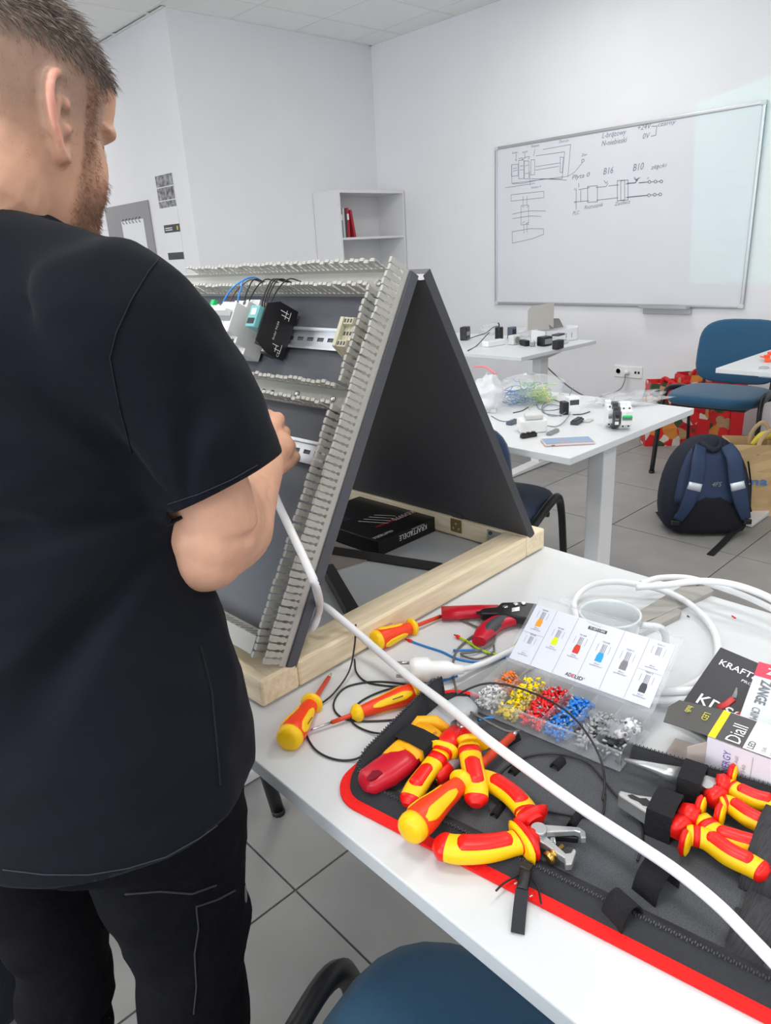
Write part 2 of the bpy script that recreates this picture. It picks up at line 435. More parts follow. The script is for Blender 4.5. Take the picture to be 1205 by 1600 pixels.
pen('sketch', [rect(145, 825, 402, 875, 28), [(238, 838), (238, 905)], [(270, 835), (268, 905)], rect(222, 910, 282, 1060, 4), [(155, 978), (215, 963), (300, 950), (415, 952)], [(155, 1012), (300, 990), (380, 995)],
   [(232, 925), (245, 915)], [(268, 925), (280, 915)], [(245, 1060), (246, 1130)], [(270, 1045), (270, 1120)], [(235, 1045), (250, 1035)], [(262, 1050), (280, 1040)], [(152, 1115), (300, 1090), (398, 1092), (400, 1135), (310, 1170), (155, 1205), (152, 1115)]], w=.0034)
pen('sketch', [rect(745, 760, 822, 885, 6), [(675, 785), (760, 770)], [(640, 882), (755, 872)], [(655, 775), (655, 940)], [(692, 790), (692, 880)], [(810, 768), (890, 760), (905, 735)], [(875, 715), (890, 735), (902, 720)], [(910, 755), (990, 748)], rect(978, 715, 1062, 872, 6), rect(1005, 715, 1035, 870, 5),
   [(815, 868), (985, 848)], [(1045, 740), (1120, 732), (1140, 705)], [(1110, 700), (1128, 712), (1155, 690)], [(1150, 732), (1210, 726)], [(1045, 848), (1210, 830)], [(675, 735), (677, 765)]],
   [('B16', 868, 668, .044, .078, .25), ('B10', 1100, 640, .046, .080, .25), ('Płyta 0', 622, 705, .03, .15, .3), ('Rozrusznik', 720, 940, .027, .155, .3), ('Zasilacz', 955, 912, .024, .125, .3), ('PLC', 628, 985, .026, .06, .3), ('L', 640, 790, .016, .014, .2), ('N', 640, 892, .016, .016, .2)], w=.0042)
def ring(cx, cy, r=9): return [(cx+r*math.cos(a*.785), cy+r*math.sin(a*.785)) for a in range(9)]
pen('sketch', [[(0, 745), (50, 742), (62, 725)], [(45, 708), (58, 722), (78, 710)], [(75, 742), (132, 738)], ring(140, 737), ring(178, 735), ring(214, 734), [(149, 737), (169, 735)], [(187, 735), (205, 734)], [(0, 832), (128, 820)], ring(137, 820), ring(173, 817), ring(208, 815), [(146, 820), (164, 817)], [(182, 817), (199, 815)],
   [(155, 390), (186, 388), (180, 445), (150, 452)]], [('złącki', 148, 660, .026, .115, .3), ('+', 124, 722, .016, .016, 0), ('czarny', 192, 392, .026, .125, .3), ('+24V', 66, 416, .034, .098, .2), ('0V', 98, 470, .036, .052, .2)], zz=z4)
pen('sketch', [], [('L-brązowy', 858, 382, .034, .185, .25), ('N-niebieski', 855, 445, .036, .195, .25)])
M_smudge = mat('marker_smudge', (203, 205, 212), .4)

# ------------------------------------------------------------------ power outlet, cord
ol = thing('wall_outlet', 'white double wall outlet with network jacks below the whiteboard', 'outlet', (XW, 2.71, .33))
G().bx((XW-.009, 2.595, .322), (XW, 2.828, .408)).obj('cover_plate', M_wplast, ol, bevel=.004)
of = frame((XW-.009, 0, 0), (0, -1, 0), (-1, 0, 0))
for yc in (2.79, 2.712):
    G().lathe([(.024, .0), (.024, .003), (.0195, .003), (.0185, -.004), (.004, -.004)], (T(of, (-yc, .365, 0)), of[1]), 20).obj('socket', M_wplast, ol)
    g = G()
    for s in (-1, 1): g.lathe([(.003, 0), (.003, .0006)], (T(of, (-yc+.0095*s, .365, -.0038)), of[1]), 8)
    g.obj('socket_hole', M_black, ol)
for yc in (2.648, 2.622): G().bx((XW-.0105, yc-.008, .356), (XW-.008, yc+.008, .374)).obj('network_jack', M_black, ol)
cp = [onx(865, 545, 4.6)]
cord = smooth_path([(3.63, 2.62, .70), (3.8, 2.62, .60), (4.15, 2.66, .40), (4.5, 2.70, .26), (4.8, 2.74, .23), (4.96, 2.735, .24), (4.99, 2.716, .3), (4.985, 2.712, .36)], 6)
pc = thing('mains_lead', 'thin grey power cord hanging from the far table to the wall outlet', 'cord', (4.98, 2.712, .3))
G().tube(cord, .0045, 6).obj('cable', M_grey, pc)
G().lathe([(.010, -.05), (.017, -.03), (.0195, -.008), (.0195, .0)], (np.array((XW-.005, 2.712, .365)), of[1]@np.diag([1, 1, -1])), 14).obj('plug', M_wplast, pc)

# ------------------------------------------------------------------ bookshelf in the corner
bx0, bx1, by0, by1, bh = 4.238, 5.02, 5.02, 5.365, 1.825
bs = thing('bookshelf', 'tall light grey open bookcase standing in the far corner', 'bookshelf', ((bx0+bx1)/2, (by0+by1)/2, 0))
M_shelf = mat('grey_melamine', (216, 216, 217), .5)
for x in (bx0, bx1-.018): G().bx((x, by0, 0), (x+.018, by1, bh-.025)).obj('side_panel', M_shelf, bs)
G().bx((bx0, by0-.002, bh-.025), (bx1, by1, bh)).obj('top_panel', M_shelf, bs)
G().bx((bx0+.018, by1-.006, .02), (bx1-.018, by1, bh-.025)).obj('back_panel', M_shelf, bs)
for z in (1.445, 1.09, .735, .38, .06): G().bx((bx0+.018, by0+.003, z-.018), (bx1-.018, by1-.006, z)).obj('shelf', M_shelf, bs)
bcols = [(120, 122, 124), (196, 196, 190), (58, 58, 64), (172, 34, 48), (166, 40, 52)]
x = bx0+.060
blab = ['thin grey book at the left end of the shelf row', 'pale book second from the left on the shelf', 'dark grey book in the middle of the shelf row', 'dark red book standing left of the leaning one', 'red book leaning at the right end of the row']
for i, c in enumerate(bcols):
    w = (.02, .022, .024, .026, .024)[i]; h = (.235, .24, .235, .24, .225)[i]
    b = thing('book', blab[i], 'book', (x+w/2, by0+.1, 1.445), 'books on the upper shelf')
    a = .16 if i == 4 else 0
    f = frame((x, by0+.06, 1.4455), (math.cos(a), 0, math.sin(a)) if a == 0 else (math.cos(a), 0, -math.sin(a)*-1), (0, 0, 1))
    if a: f = frame((x+.045, by0+.06, 1.4455), (math.cos(a), 0, math.sin(a)), (-math.sin(a), 0, math.cos(a)))
    mc = mat('book_cover_%d' % i, c, .5)
    G().bx((0, 0, 0), (.002, .17, h), f).bx((w-.002, 0, 0), (w, .17, h), f).bx((0, -.002, 0), (w, .002, h), f).obj('cover', mc, b)
    G().bx((.002, .004, .003), (w-.002, .166, h-.004), f).obj('pages', M_paper, b)
    if i in (0, 3): G().bx((.002, -.003, h*.6), (w-.002, -.002, h*.8), f).obj('spine_label', M_paper, b)
    x += w+.001

# ------------------------------------------------------------------ papers and calendar on the receding wall
WF = frame((XC-.001, 0, 0), (0, -1, 0), (-1, 0, 0))
def wp(px, py): p = onx(px, py, XC-.001); return (-p[1], p[2])
st = thing('paper_strip', 'long strip of printed sheets with dark photographs taped to the wall', 'poster', (XC, 5.75, 1.3))
yL, yR = -5.90, -5.605
G().bx((yL, 1.0, 0), (yR, 1.99, .0015), WF).obj('sheet', M_paper, st)
M_photo = mat('printed_photo', (52, 52, 58), .6, noise=.9, nscale=24, rgb2=(176, 176, 180), detail=6)
zs = [(1.985, 1.90), (1.893, 1.80), (1.793, 1.745)]
for a, b in zs:
    G().bx((yL+.005, b, .0015), (yR-.005, a, .002), WF).obj('photo', M_photo, st)
for a, b in ((1.615, 1.555), (1.40, 1.345)):
    G().bx((yL+.03, b, .0015), (yR, a, .002), WF).obj('title_bar', M_dark, st)
g = G(); g.bx((yR-.05, 1.57, .002), (yR-.03, 1.60, .0024), WF); g.obj('yellow_mark', mat('yellow_print', (222, 196, 60), .6), st)
g = G()
for z in (1.59, 1.575): g.bx((yL+.05, z-.003, .002), (yL+.17, z+.003, .0023), WF)
g.obj('printed_line', M_wink, st)
gc = thing('pin_board', 'grey felt pin board on the wall behind the man', 'board', (XC, 6.5, 1.55))
G().bx((-6.94, 1.38, 0), (-6.07, 1.825, .014), WF).obj('panel', mat('grey_felt', (150, 150, 152), .9), gc, bevel=.002)
cal = thing('wall_calendar', 'white spiral calendar hanging on the grey pin board', 'calendar', (XC, 6.35, 1.4))
G().bx((-6.62, 1.30, .0145), (-6.19, 1.69, .018), WF).obj('page', M_paper, cal)
for k in range(6):
    yy = -6.57+k*.065
    G().tube([T(WF, (yy, 1.685+.02*math.sin(a), .012+.012*math.cos(a)+.006)) for a in np.linspace(-1.6, 3.2, 8)], .003, 5).obj('ring', M_dark, cal)

# ================================================================== tables
def table(name, label, x0, x1, y0, y1, z=.74, cols=(), t=.022):
    tb = thing(name, label, 'table', ((x0+x1)/2, (y0+y1)/2, 0))
    G().bx((x0, y0, z-t), (x1, y1, z)).obj('tabletop', M_white, tb, bevel=.002)
    for (cx, cy, ix) in cols:
        G().bx((cx-.04, cy-.03, .03), (cx+.04, cy+.03, z-t-.04)).obj('column', M_wmetal, tb, bevel=.004)
        G().loft([[(cx-.34, cy-.028, z-t-.012), (cx-.34, cy+.028, z-t-.012), (cx-.34, cy+.028, z-t), (cx-.34, cy-.028, z-t)],
                  [(cx-.06, cy-.028, z-t-.05), (cx-.06, cy+.028, z-t-.05), (cx-.06, cy+.028, z-t), (cx-.06, cy-.028, z-t)],
                  [(cx+.06, cy-.028, z-t-.05), (cx+.06, cy+.028, z-t-.05), (cx+.06, cy+.028, z-t), (cx+.06, cy-.028, z-t)],
                  [(cx+.34, cy-.028, z-t-.012), (cx+.34, cy+.028, z-t-.012), (cx+.34, cy+.028, z-t), (cx+.34, cy-.028, z-t)]], 0, False).obj('top_bracket', M_wmetal, tb)
        G().loft([[(cx-.36, cy-.035, .004), (cx-.36, cy+.035, .004), (cx-.36, cy+.035, .02), (cx-.36, cy-.035, .02)],
                  [(cx, cy-.035, .004), (cx, cy+.035, .004), (cx, cy+.035, .034), (cx, cy-.035, .034)],
                  [(cx+.36, cy-.035, .004), (cx+.36, cy+.035, .004), (cx+.36, cy+.035, .02), (cx+.36, cy-.035, .02)]], 0, False).obj('foot', M_wmetal, tb, bevel=.003)
        for s in (-1, 1): G().lathe([(.018, 0), (.018, .005)], (np.array((cx+.32*s, cy, 0)), np.eye(3)), 10).obj('glide', M_black, tb)
    if len(cols) == 2: G().bx((cols[0][0]-.02, cols[0][1], z-t-.06), (cols[0][0]+.02, cols[1][1], z-t-.02)).obj('beam', M_wmetal, tb)
    return tb
TX0, TX1 = .36, 1.147
table('work_table', 'white laminate table in the foreground covered with tools', TX0, TX1, -.12, 1.52, cols=((.76, .12, 0), (.76, 1.46, 0)))
table('desk', 'white table in the middle of the room holding wires and breakers', 1.72, 2.51, 1.09, 2.72, cols=((2.105, 1.21, 0), (2.105, 2.5, 0)))
table('desk', 'white table farthest back below the left end of the whiteboard', 3.22, 3.98, 2.37, 3.95, cols=((3.63, 2.53, 0), (3.63, 3.8, 0)))
table('desk', 'white table cut off at the right picture edge with orange clips', 3.34, 4.12, -.2, 1.37, cols=((3.73, 1.17, 0), (3.73, .1, 0)))

# ================================================================== chairs
M_blue = mat('blue_upholstery', (36, 80, 110), .95, noise=.10, nscale=500, bump=.35, bscale=900, sheen=.25)
M_navy = mat('navy_upholstery', (38, 56, 86), .95, noise=.08, nscale=500, bump=.3, bscale=900, sheen=.2)
def cushion(w, d, h, f, r=.09, n=30, crown=.012):
    g = G(); rings = []
    def rr(sw, sd, z, ins):
        out = []
        for k in range(n):
            a = 2*math.pi*k/n; c, s_ = math.cos(a), math.sin(a); e = .55
            out.append((math.copysign(abs(c)**e, c)*(sw/2-ins), math.copysign(abs(s_)**e, s_)*(sd/2-ins), z))
        return out
    for z, ins in ((0, .012), (h*.25, .002), (h*.6, 0), (h*.88, .008), (h, .028)): rings.append([T(f, p) for p in rr(w, d, z, ins)])
    for q in (.75, .45, .2): rings.append([T(f, (p[0]*q, p[1]*q, h+crown*(1-q*q))) for p in rr(w, d, 0, .028)])
    g.loft(rings); return g
def chair(label, x, y, deg, fab, group=None, arms=False):
    f = rotz((x, y, 0), deg)                    # +x of the frame = the way the sitter faces
    t = thing('visitor_chair', label, 'chair', (x, y, 0), group)
    cushion(.47, .50, .055, (T(f, (.035, 0, .425)), f[1])).obj('seat', fab, t)
    G().bx((-.20, -.20, .408), (.22, .20, .426), f).obj('seat_pan', M_black, t, bevel=.006)
    for s in (-1, 1):
        yy = s*.262
        p = smooth_path([T(f, q) for q in ((.235, yy*1.04, .004), (.195, yy*1.02, .30), (.178, yy, .425), (.135, yy, .480), (.05, yy, .482), (-.1, yy, .458), (-.2, yy*.98, .43))], 5)
        G().tube(p, .017, 8, flat=.8, up=f[1][:, 1]).obj('leg', M_blackm, t, label='front leg bent into the seat rail')
        p = smooth_path([T(f, q) for q in ((-.30, yy*1.02, .004), (-.245, yy, .30), (-.19, yy*.97, .425), (-.05, yy*.9, .435))], 5)
        G().tube(p, .015, 8, flat=.62, up=f[1][:, 1]).obj('leg', M_blackm, t, label='rear leg')
        p = smooth_path([T(f, q) for q in ((-.1, s*.19, .415), (-.2, s*.19, .42), (-.245, s*.19, .47), (-.262, s*.185, .60), (-.275, s*.17, .72))], 5)
        G().tube(p, .0125, 8, flat=.7, up=f[1][:, 1]).obj('back_upright', M_blackm, t)
        for q in ((.235, yy*1.04, .002), (-.30, yy*1.02, .002)): G().lathe([(.017, 0), (.017, .014)], (T(f, (q[0], q[1], 0)), np.eye(3)), 10).obj('foot_cap', M_black, t)
    G().tube([T(f, (.1, -.245, .425)), T(f, (.1, .245, .425))], .01, 6).obj('cross_bar', M_blackm, t)
    # curved upholstered backrest and its black shell
    def back(off, th, sc):
        g = G(); R_ = .62; rings = []
        nn = 34
        outl = []
        for k in range(nn):
            a = 2*math.pi*k/nn; c, s_ = math.cos(a), math.sin(a); e = .52
            outl.append((math.copysign(abs(c)**e, c)*.235*sc, math.copysign(abs(s_)**e, s_)*.185*sc*(1 if s_ > 0 else .97)))
        for d, q in ((0, .3), (0, .7), (0, .95), (th*.35, 1.0), (th*.7, 1.0), (th, .93), (th*1.1, .65), (th*1.15, .3)):
            rr = []
            for (u, v) in outl:
                u *= q; v *= q
                tilt = -.18*(v)
                xx = -.285 + off + d + tilt*1.0 + (u*u)/(2*R_)*1.0
                rr.append(T(f, (xx, u, .655+v)))
            rings.append(rr)
        g.loft(rings); return g
    back(.0, .035, 1.0).obj('backrest', fab, t)
    back(-.012, .012, .97).obj('back_shell', M_black, t)
    return t
chair('blue upholstered chair by the whiteboard wall behind backpack and paper bag', 4.148, 1.654, 184, M_blue)
chair('navy chair pushed under the middle table behind the wooden stand', 1.84, 1.555, 15, M_navy)
chair('blue chair at the bottom picture edge tucked under the tool table', .305, .25, 18, M_blue)
chair('black legged chair mostly hidden behind the standing man', .555, 1.59, -10, M_navy)

# ================================================================== the A-frame stand on the table
SO = np.array([.427, .743, .7405]); _s = math.radians(2.3)
SU = np.array([math.cos(_s), math.sin(_s), 0]); SV = np.array([-math.sin(_s), math.cos(_s), 0]); SWW = np.array([0, 0, 1.0])
SF = (SO, np.stack([SU, SV, SWW], 1))                       # u across the table, v away from us, w up
def sg(u, v, w): return SO + u*SU + v*SV + w*SWW
_d = np.array([.4932, .8699])
PD = _d[0]*SU + _d[1]*SWW; PN = -_d[1]*SU + _d[0]*SWW; P0 = sg(.047, 0, .045)
PFm = (P0, np.stack([PD, SV, PN], 1))                       # left panel: s up the slope, v along, n off the face
def pg(s, v, n): return T(PFm, (s, v, n))
PW = .62
def wood(name, st): return mat(name, (214, 196, 164), .62, noise=.10, nscale=9, rgb2=(236, 221, 192), bump=.08, bscale=60, stretch=st, detail=6)
M_wx = wood('pine_lengthwise', (1.2, 14, 14)); M_wy = wood('pine_crosswise', (14, 1.2, 14))
M_panel = mat('anthracite_board', (78, 80, 87), .5, noise=.06, nscale=900, bump=.08, bscale=900)
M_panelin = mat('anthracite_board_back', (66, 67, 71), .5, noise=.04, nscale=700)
M_duct = mat('grey_pvc', (176, 175, 168), .45)
stand = thing('wiring_stand', 'wooden based A-frame stand with two dark grey panels and slotted cable ducts', 'stand', SO + SU*.35 + SV*.3)
g = G().bx((.066, 0, .003), (.645, .055, .045), SF); g.obj('base_rail', M_wx, stand, bevel=.004, label='front pine rail of the stand base')
g = G().bx((.066, PW-.055, .003), (.645, PW, .045), SF); g.obj('base_rail', M_wx, stand, bevel=.004)
G().bx((0, 0, .003), (.0655, PW, .045), SF).obj('base_rail', M_wy, stand, bevel=.004, label='left pine rail of the stand base dusted with filings')
G().bx((.6455, 0, .003), (.708, PW, .045), SF).obj('base_rail', M_wy, stand, bevel=.004)
G().bx((0, 0, -.018), (.592, PW, 0), PFm).obj('panel', [M_panel], stand, bevel=.001, label='dark grey panel carrying the cable ducts')
PD2 = -_d[0]*SU + _d[1]*SWW; PN2 = _d[1]*SU + _d[0]*SWW
PF2 = (sg(.672, 0, .045), np.stack([PD2, -SV, PN2], 1))
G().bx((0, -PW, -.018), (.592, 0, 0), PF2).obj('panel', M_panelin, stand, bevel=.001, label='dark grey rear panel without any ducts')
G().prism([(.344, .553), (.378, .553), (.366, .545), (.356, .545)], .001, PW-.001, (SO, np.stack([SU, SWW, SV], 1))).obj('ridge_strip', M_wplast, stand, label='white strip joining the panels at the ridge')
# hinge and corner bracket on the inner face of the right rail
RF = (sg(.6448, 0, 0), np.stack([SV, SWW, -SU], 1))
hg = G().bx((.164, .014, 0), (.193, .043, .0015), RF).obj('hinge', mat('old_brass', (150, 124, 74), .4, .7), stand)
g = G()
for (a, b) in ((.171, .022), (.186, .022), (.1785, .033)): g.lathe([(.003, .0015), (.0025, .0026)], (T(RF, (a, b, 0)), RF[1]), 8)
g.obj('hinge_screw', M_steel, hg)
G().bx((-.003, .164, 0), (.026, .193, .0015), (sg(.655, 0, .037), np.stack([PD2, SV, -PN2], 1))).obj('hinge', M_dark, stand)
G().prism([(.096, .040), (.060, .040), (.096, .012)], 0, .0012, RF).obj('corner_bracket', M_alu, stand)
G().lathe([(.0045, .0012), (.004, .003)], (T(RF, (.088, .034, 0)), RF[1]), 10).obj('bracket_screw', M_dark, stand)

# slotted cable ducts: a base channel and one finger object per slot
def finger_mesh(sign):
    hw, th = .0043, .0016
    prof = [(-hw*.95, .010), (-hw*.62, .0125), (-hw*.62, .0155), (-hw*.98, .0175), (-hw*.98, .0200), (-hw*.72, .0225), (-hw*.80, .027), (-hw, .029), (-hw, .0385), (-hw*.75, .0405)]
    poly = prof + [(-a, b) for a, b in reversed(prof)]
    f = (np.zeros(3), np.stack([[1.0, 0, 0], [0, 0, 1.0], [0, -1.0, 0]], 1))
    g = G().prism(poly, -th/2, th/2, f)
    g.bx((-hw, sign*.0003, .0372), (hw, sign*.0040, .0402))     # lip that holds the cover
    return g.mesh('duct_finger', M_duct)
FM = {1: finger_mesh(1), -1: finger_mesh(-1)}
def duct(fr, length, w, rows, label, cut=()):
    # frame: x along the duct, y across, z off the panel
    g = G().bx((0, 0, .0002), (length, w, .002), fr).bx((0, 0, .0002), (length, .0018, .0115), fr).bx((0, w-.0018, .0002), (length, w, .0115), fr)
    d = g.obj('wiring_duct', M_duct, stand, label=label)
    for r, (y, sgn, a, b, pitch) in enumerate(rows):
        extra = G()
        k = 0; x = a
        while x < b:
            if not any(c0 < x < c1 and c2 == r for c0, c1, c2 in cut):
                o = bpy.data.objects.new('duct_finger', FM[sgn]); COL.objects.link(o); o.parent = d
                jit = Matrix.Rotation(random.uniform(-.05, .05), 4, 'X') @ Matrix.Rotation(random.uniform(-.02, .02), 4, 'Y')
                p = T(fr, (x, y, 0)) - WLOC[d.name]
                R = fr[1]
                o.matrix_basis = Matrix.Translation(Vector(p)) @ Matrix(((*R[0], 0), (*R[1], 0), (*R[2], 0), (0, 0, 0, 1))) @ jit
            x += pitch; k += 1
    return d
VW = .033
vf = (pg(0, .003, 0), PFm[1])
duct(vf, .592, VW, [(.001, 1, .006, .590, .0104), (VW-.001, -1, .006, .590, .0104)], 'tall grey slotted duct along the near edge of the panel', cut=((.548, .595, 1), (.372, .405, 1)))
def hframe(s): return (pg(s, .0365, 0), np.stack([SV, -PD, PN], 1) if False else np.stack([SV, PD, -np.cross(PD, SV)], 1))
def hf(s): # x along v, y up the slope, z off the panel
    return (pg(s, .0365, 0), np.stack([SV, PD, PN], 1))
duct(hf(.551), PW-.04, .040, [(.001, 1, .006, .505, .0108), (.039, -1, .006, .505, .0108)], 'grey slotted duct along the top edge of the panel')
duct(hf(.372), PW-.04, .034, [(.001, 1, .006, .26, .0108), (.033, -1, .006, .27, .0108)], 'grey slotted duct across the middle of the panel')
# bottom duct with its cover on
fb = hf(.004)
bd = G().bx((0, 0, .0002), (PW-.04, .026, .040), fb).obj('wiring_duct', M_duct, stand, label='bottom duct closed by a smooth grey cover')
g = G()
for k in range(46): g.bx((.004+k*.0125, .0262, .014), (.0085+k*.0125, .0272, .038), fb)
stuff(g.obj('slot_rib', mat('pvc_rib_grey', (168, 167, 162), .5), bd))  # row of ribs in a slightly darker grey than the duct
M_zinc = mat('zinc_rail', (205, 208, 213), .32, .75)
def din(s, length, v0):
    f = (pg(s, v0, 0), np.stack([SV, PD, PN], 1))
    g = G()
    g.bx((0, .0, .0055), (length, .0045, .0068), f).bx((0, .0305, .0055), (length, .035, .0068), f)
    g.bx((0, .0038, .0005), (length, .005, .0068), f).bx((0, .030, .0005), (length, .0312, .0068), f)
    g.bx((0, .0045, .0005), (length, .0143, .0016), f).bx((0, .0207, .0005), (length, .0305, .0016), f)
    x = 0
    while x < length:
        g.bx((x, .0143, .0005), (min(x+.0095, length), .0207, .0016), f); x += .0247
    o = g.obj('mounting_rail', M_zinc, stand, label='slotted steel mounting rail')
    return o
din(.462, PW-.10, .055); din(.286, PW-.10, .055)
g = G()
for (s, v) in ((.571, .055), (.571, .35), (.389, .075), (.389, .16), (.389, .30)):
    g2 = G(); g2.lathe([(.0050, .002), (.0050, .0035), (.0022, .0048)], (pg(s, v, 0), PFm[1]), 12); g2.obj('screw', M_steel, stand)
for (s, v) in ((.386, .245), (.386, .222)): G().bx((s-.0035, v-.003, .0021), (s+.0035, v+.004, .0024), PFm).obj('duct_hole', M_black, stand)

# ------------------------------------------------------------------ devices clipped on the upper rail
DF = (pg(.4795, 0, .0068), np.stack([-SV, PD, PN], 1))      # x to the right as seen from the front, y up, z out
M_dev = mat('device_grey', (214, 215, 214), .45); M_dev2 = mat('device_light_grey', (225, 226, 225), .4)
M_green = mat('green_plastic', (24, 178, 96), .4); M_teal = mat('teal_translucent', (122, 190, 192), .2, alpha=.92)
def breaker_prof(h=.0425, d=.066, dn=.048):  # side outline: y up, z out
    return [(-h, 0), (-h, dn*.62), (-h+.010, dn*.62), (-h+.010, dn), (-.0225, dn), (-.0225, d), (.0225, d), (.0225, dn), (h-.010, dn), (h-.010, dn*.62), (h, dn*.62), (h, 0)]
def breaker(name, label, v, poles, lever, group=None, sc=1.0, frm=None, col=None):
    f = frm if frm else (T(DF, (-v, 0, 0)), DF[1])
    w = .0178*poles
    b = thing(name, label, 'breaker', f[0], group)
    pf = (f[0], np.stack([f[1][:, 1], f[1][:, 2], f[1][:, 0]], 1))
    for k in range(poles):
        G().prism([(y*sc, z*sc) for y, z in breaker_prof()], k*.0178*sc+.0003, (k+1)*.0178*sc-.0003, pf).obj('body', col or M_dev, b, bevel=.0008)
        for yy in (-.029, .029):
            G().lathe([(.0032*sc, -.001), (.0032*sc, .0006)], (T(f, ((k+.5)*.0178*sc, yy*sc, .048*sc)), f[1]), 10).obj('screw_hole', M_dark, b)
    G().bx((.003*sc, -.006*sc, .066*sc), ((w-.003)*sc if False else w*sc-.003*sc, .007*sc, .0675*sc), f).obj('lever_recess', M_grey, b)
    G().prism([(.0, .066*sc), (.010*sc, .066*sc), (.008*sc, .078*sc), (.004*sc, .078*sc)], .004*sc, w*sc-.004*sc, pf).obj('lever', lever, b, bevel=.0006)
    G().bx((.003*sc, -.020*sc, .066*sc), (w*sc-.003*sc, -.010*sc, .0668*sc), f).obj('rating_label', M_wplast, b)
    return b
breaker('residual_breaker', 'grey breaker with green test button left of the others on the rail', .391, 2, M_green, 'breakers on the stand rail')
bk2 = breaker('circuit_breaker', 'white single breaker between the green lever one and the black relay', .354, 2, M_dev2, 'breakers on the stand rail')
bk3 = breaker('circuit_breaker', 'grey breaker directly left of the black relay base', .317, 2, M_wplast, 'breakers on the stand rail', sc=1.12)
# green test button and red terminal screw are parts of the first breaker
rb = [o for o in COL.objects if o.name == 'residual_breaker'][0]
f1 = (T(DF, (-.391, 0, 0)), DF[1])
G().bx((.006, .026, .048), (.016, .037, .056), f1).obj('test_button', M_green, rb, bevel=.001)
G().tube([T(f1, (.012, -.034, .040)), T(f1, (.018, -.040, .062))], .005, 10).obj('terminal_screw', M_redp, rb)
# black relay socket with its teal relay
rl = thing('relay_socket', 'black relay socket with a teal relay on the upper mounting rail', 'relay', T(DF, (-.245, 0, 0)))
fR = (T(DF, (-.2445, 0, 0)), DF[1])
pR = (fR[0], np.stack([fR[1][:, 1], fR[1][:, 2], fR[1][:, 0]], 1))
G().prism([(-.040, 0), (-.040, .026), (-.030, .026), (-.030, .042), (-.012, .042), (-.012, .030), (.014, .030), (.014, .042), (.034, .042), (.034, .026), (.040, .026), (.040, 0)], 0, .028, pR).obj('base', M_black, rl, bevel=.0008)
G().prism([(-.042, 0), (-.042, .035), (-.03, .062), (.03, .062), (.042, .040), (.042, 0)], .028, .031, pR).obj('side_plate', M_black, rl, bevel=.0006)
rbx = G().bx((.003, -.013, .030), (.026, .022, .070), fR).obj('relay', M_teal, rl, bevel=.0012, label='translucent teal relay block')
G().bx((.006, -.008, .0702), (.023, .001, .0706), fR).obj('print_block', M_ink, rbx)
G().bx((.009, .006, .0702), (.022, .017, .0706), fR).obj('print_label', M_lgrey, rbx)
for k in range(4):
    for yy in (-.034, .036):
        G().bx((.004+k*.006, yy-.003, .0262), (.0085+k*.006, yy+.003, .0272), fR).obj('terminal_hole', M_lgrey, rl)
sp = (T(fR, (.0312, 0, 0)), np.stack([fR[1][:, 1], fR[1][:, 2], fR[1][:, 0]], 1))
g = G()
for (a, b, c, d_) in ((.020, .014, .034, .014), (.020, .022, .034, .022), (.024, .014, .024, .030), (.030, .018, .030, .034), (-.034, .012, -.020, .012), (-.030, .012, -.030, .024), (-.024, .018, -.024, .03), (-.034, .022, -.024, .022)):
    ribbon(g, [(a, b), (c, d_)], sp, .0012)
sp2 = (sp[0], np.stack([sp[1][:, 0], sp[1][:, 1], sp[1][:, 2]], 1))
text(g, 'finder 94.04', frame(T(sp, (-.018, .030, 0)), sp[1][:, 0], sp[1][:, 2]), .004, width=.030)
text(g, 'CE', frame(T(sp, (-.040, .012, 0)), sp[1][:, 0], sp[1][:, 2]), .005, width=.008)
stuff(g.obj('printed_diagram', M_wink, rl))
# beige terminal block at the right end of the rail
M_beige = mat('beige_polyamide', (198, 194, 170), .5)
tbk = thing('terminal_block', 'beige terminal block clipped at the right end of the upper rail', 'terminal block', T(DF, (-.055, 0, 0)))
fT = (T(DF, (-.060, 0, 0)), DF[1]); pT = (fT[0], np.stack([fT[1][:, 1], fT[1][:, 2], fT[1][:, 0]], 1))
for k in range(3):
    G().prism([(-.028, 0), (-.030, .012), (-.022, .034), (-.012, .034), (-.010, .028), (.010, .028), (.012, .034), (.022, .034), (.030, .012), (.028, 0)], k*.0062, k*.0062+.0058, pT).obj('clamp', M_beige, tbk, bevel=.0006)
    for yy in (-.017, 0, .017): G().bx((k*.0062+.0014, yy-.0028, .0275 if yy == 0 else .0335), (k*.0062+.0044, yy+.0028, .0285 if yy == 0 else .0345), fT).obj('clamp_hole', M_dark, tbk)
g = G().prism([(-.028, 0), (-.030, .012), (-.022, .036), (.022, .036), (.030, .012), (.028, 0)], -.0075, -.0005, pT); g.obj('end_stop', M_beige, tbk, bevel=.0008)
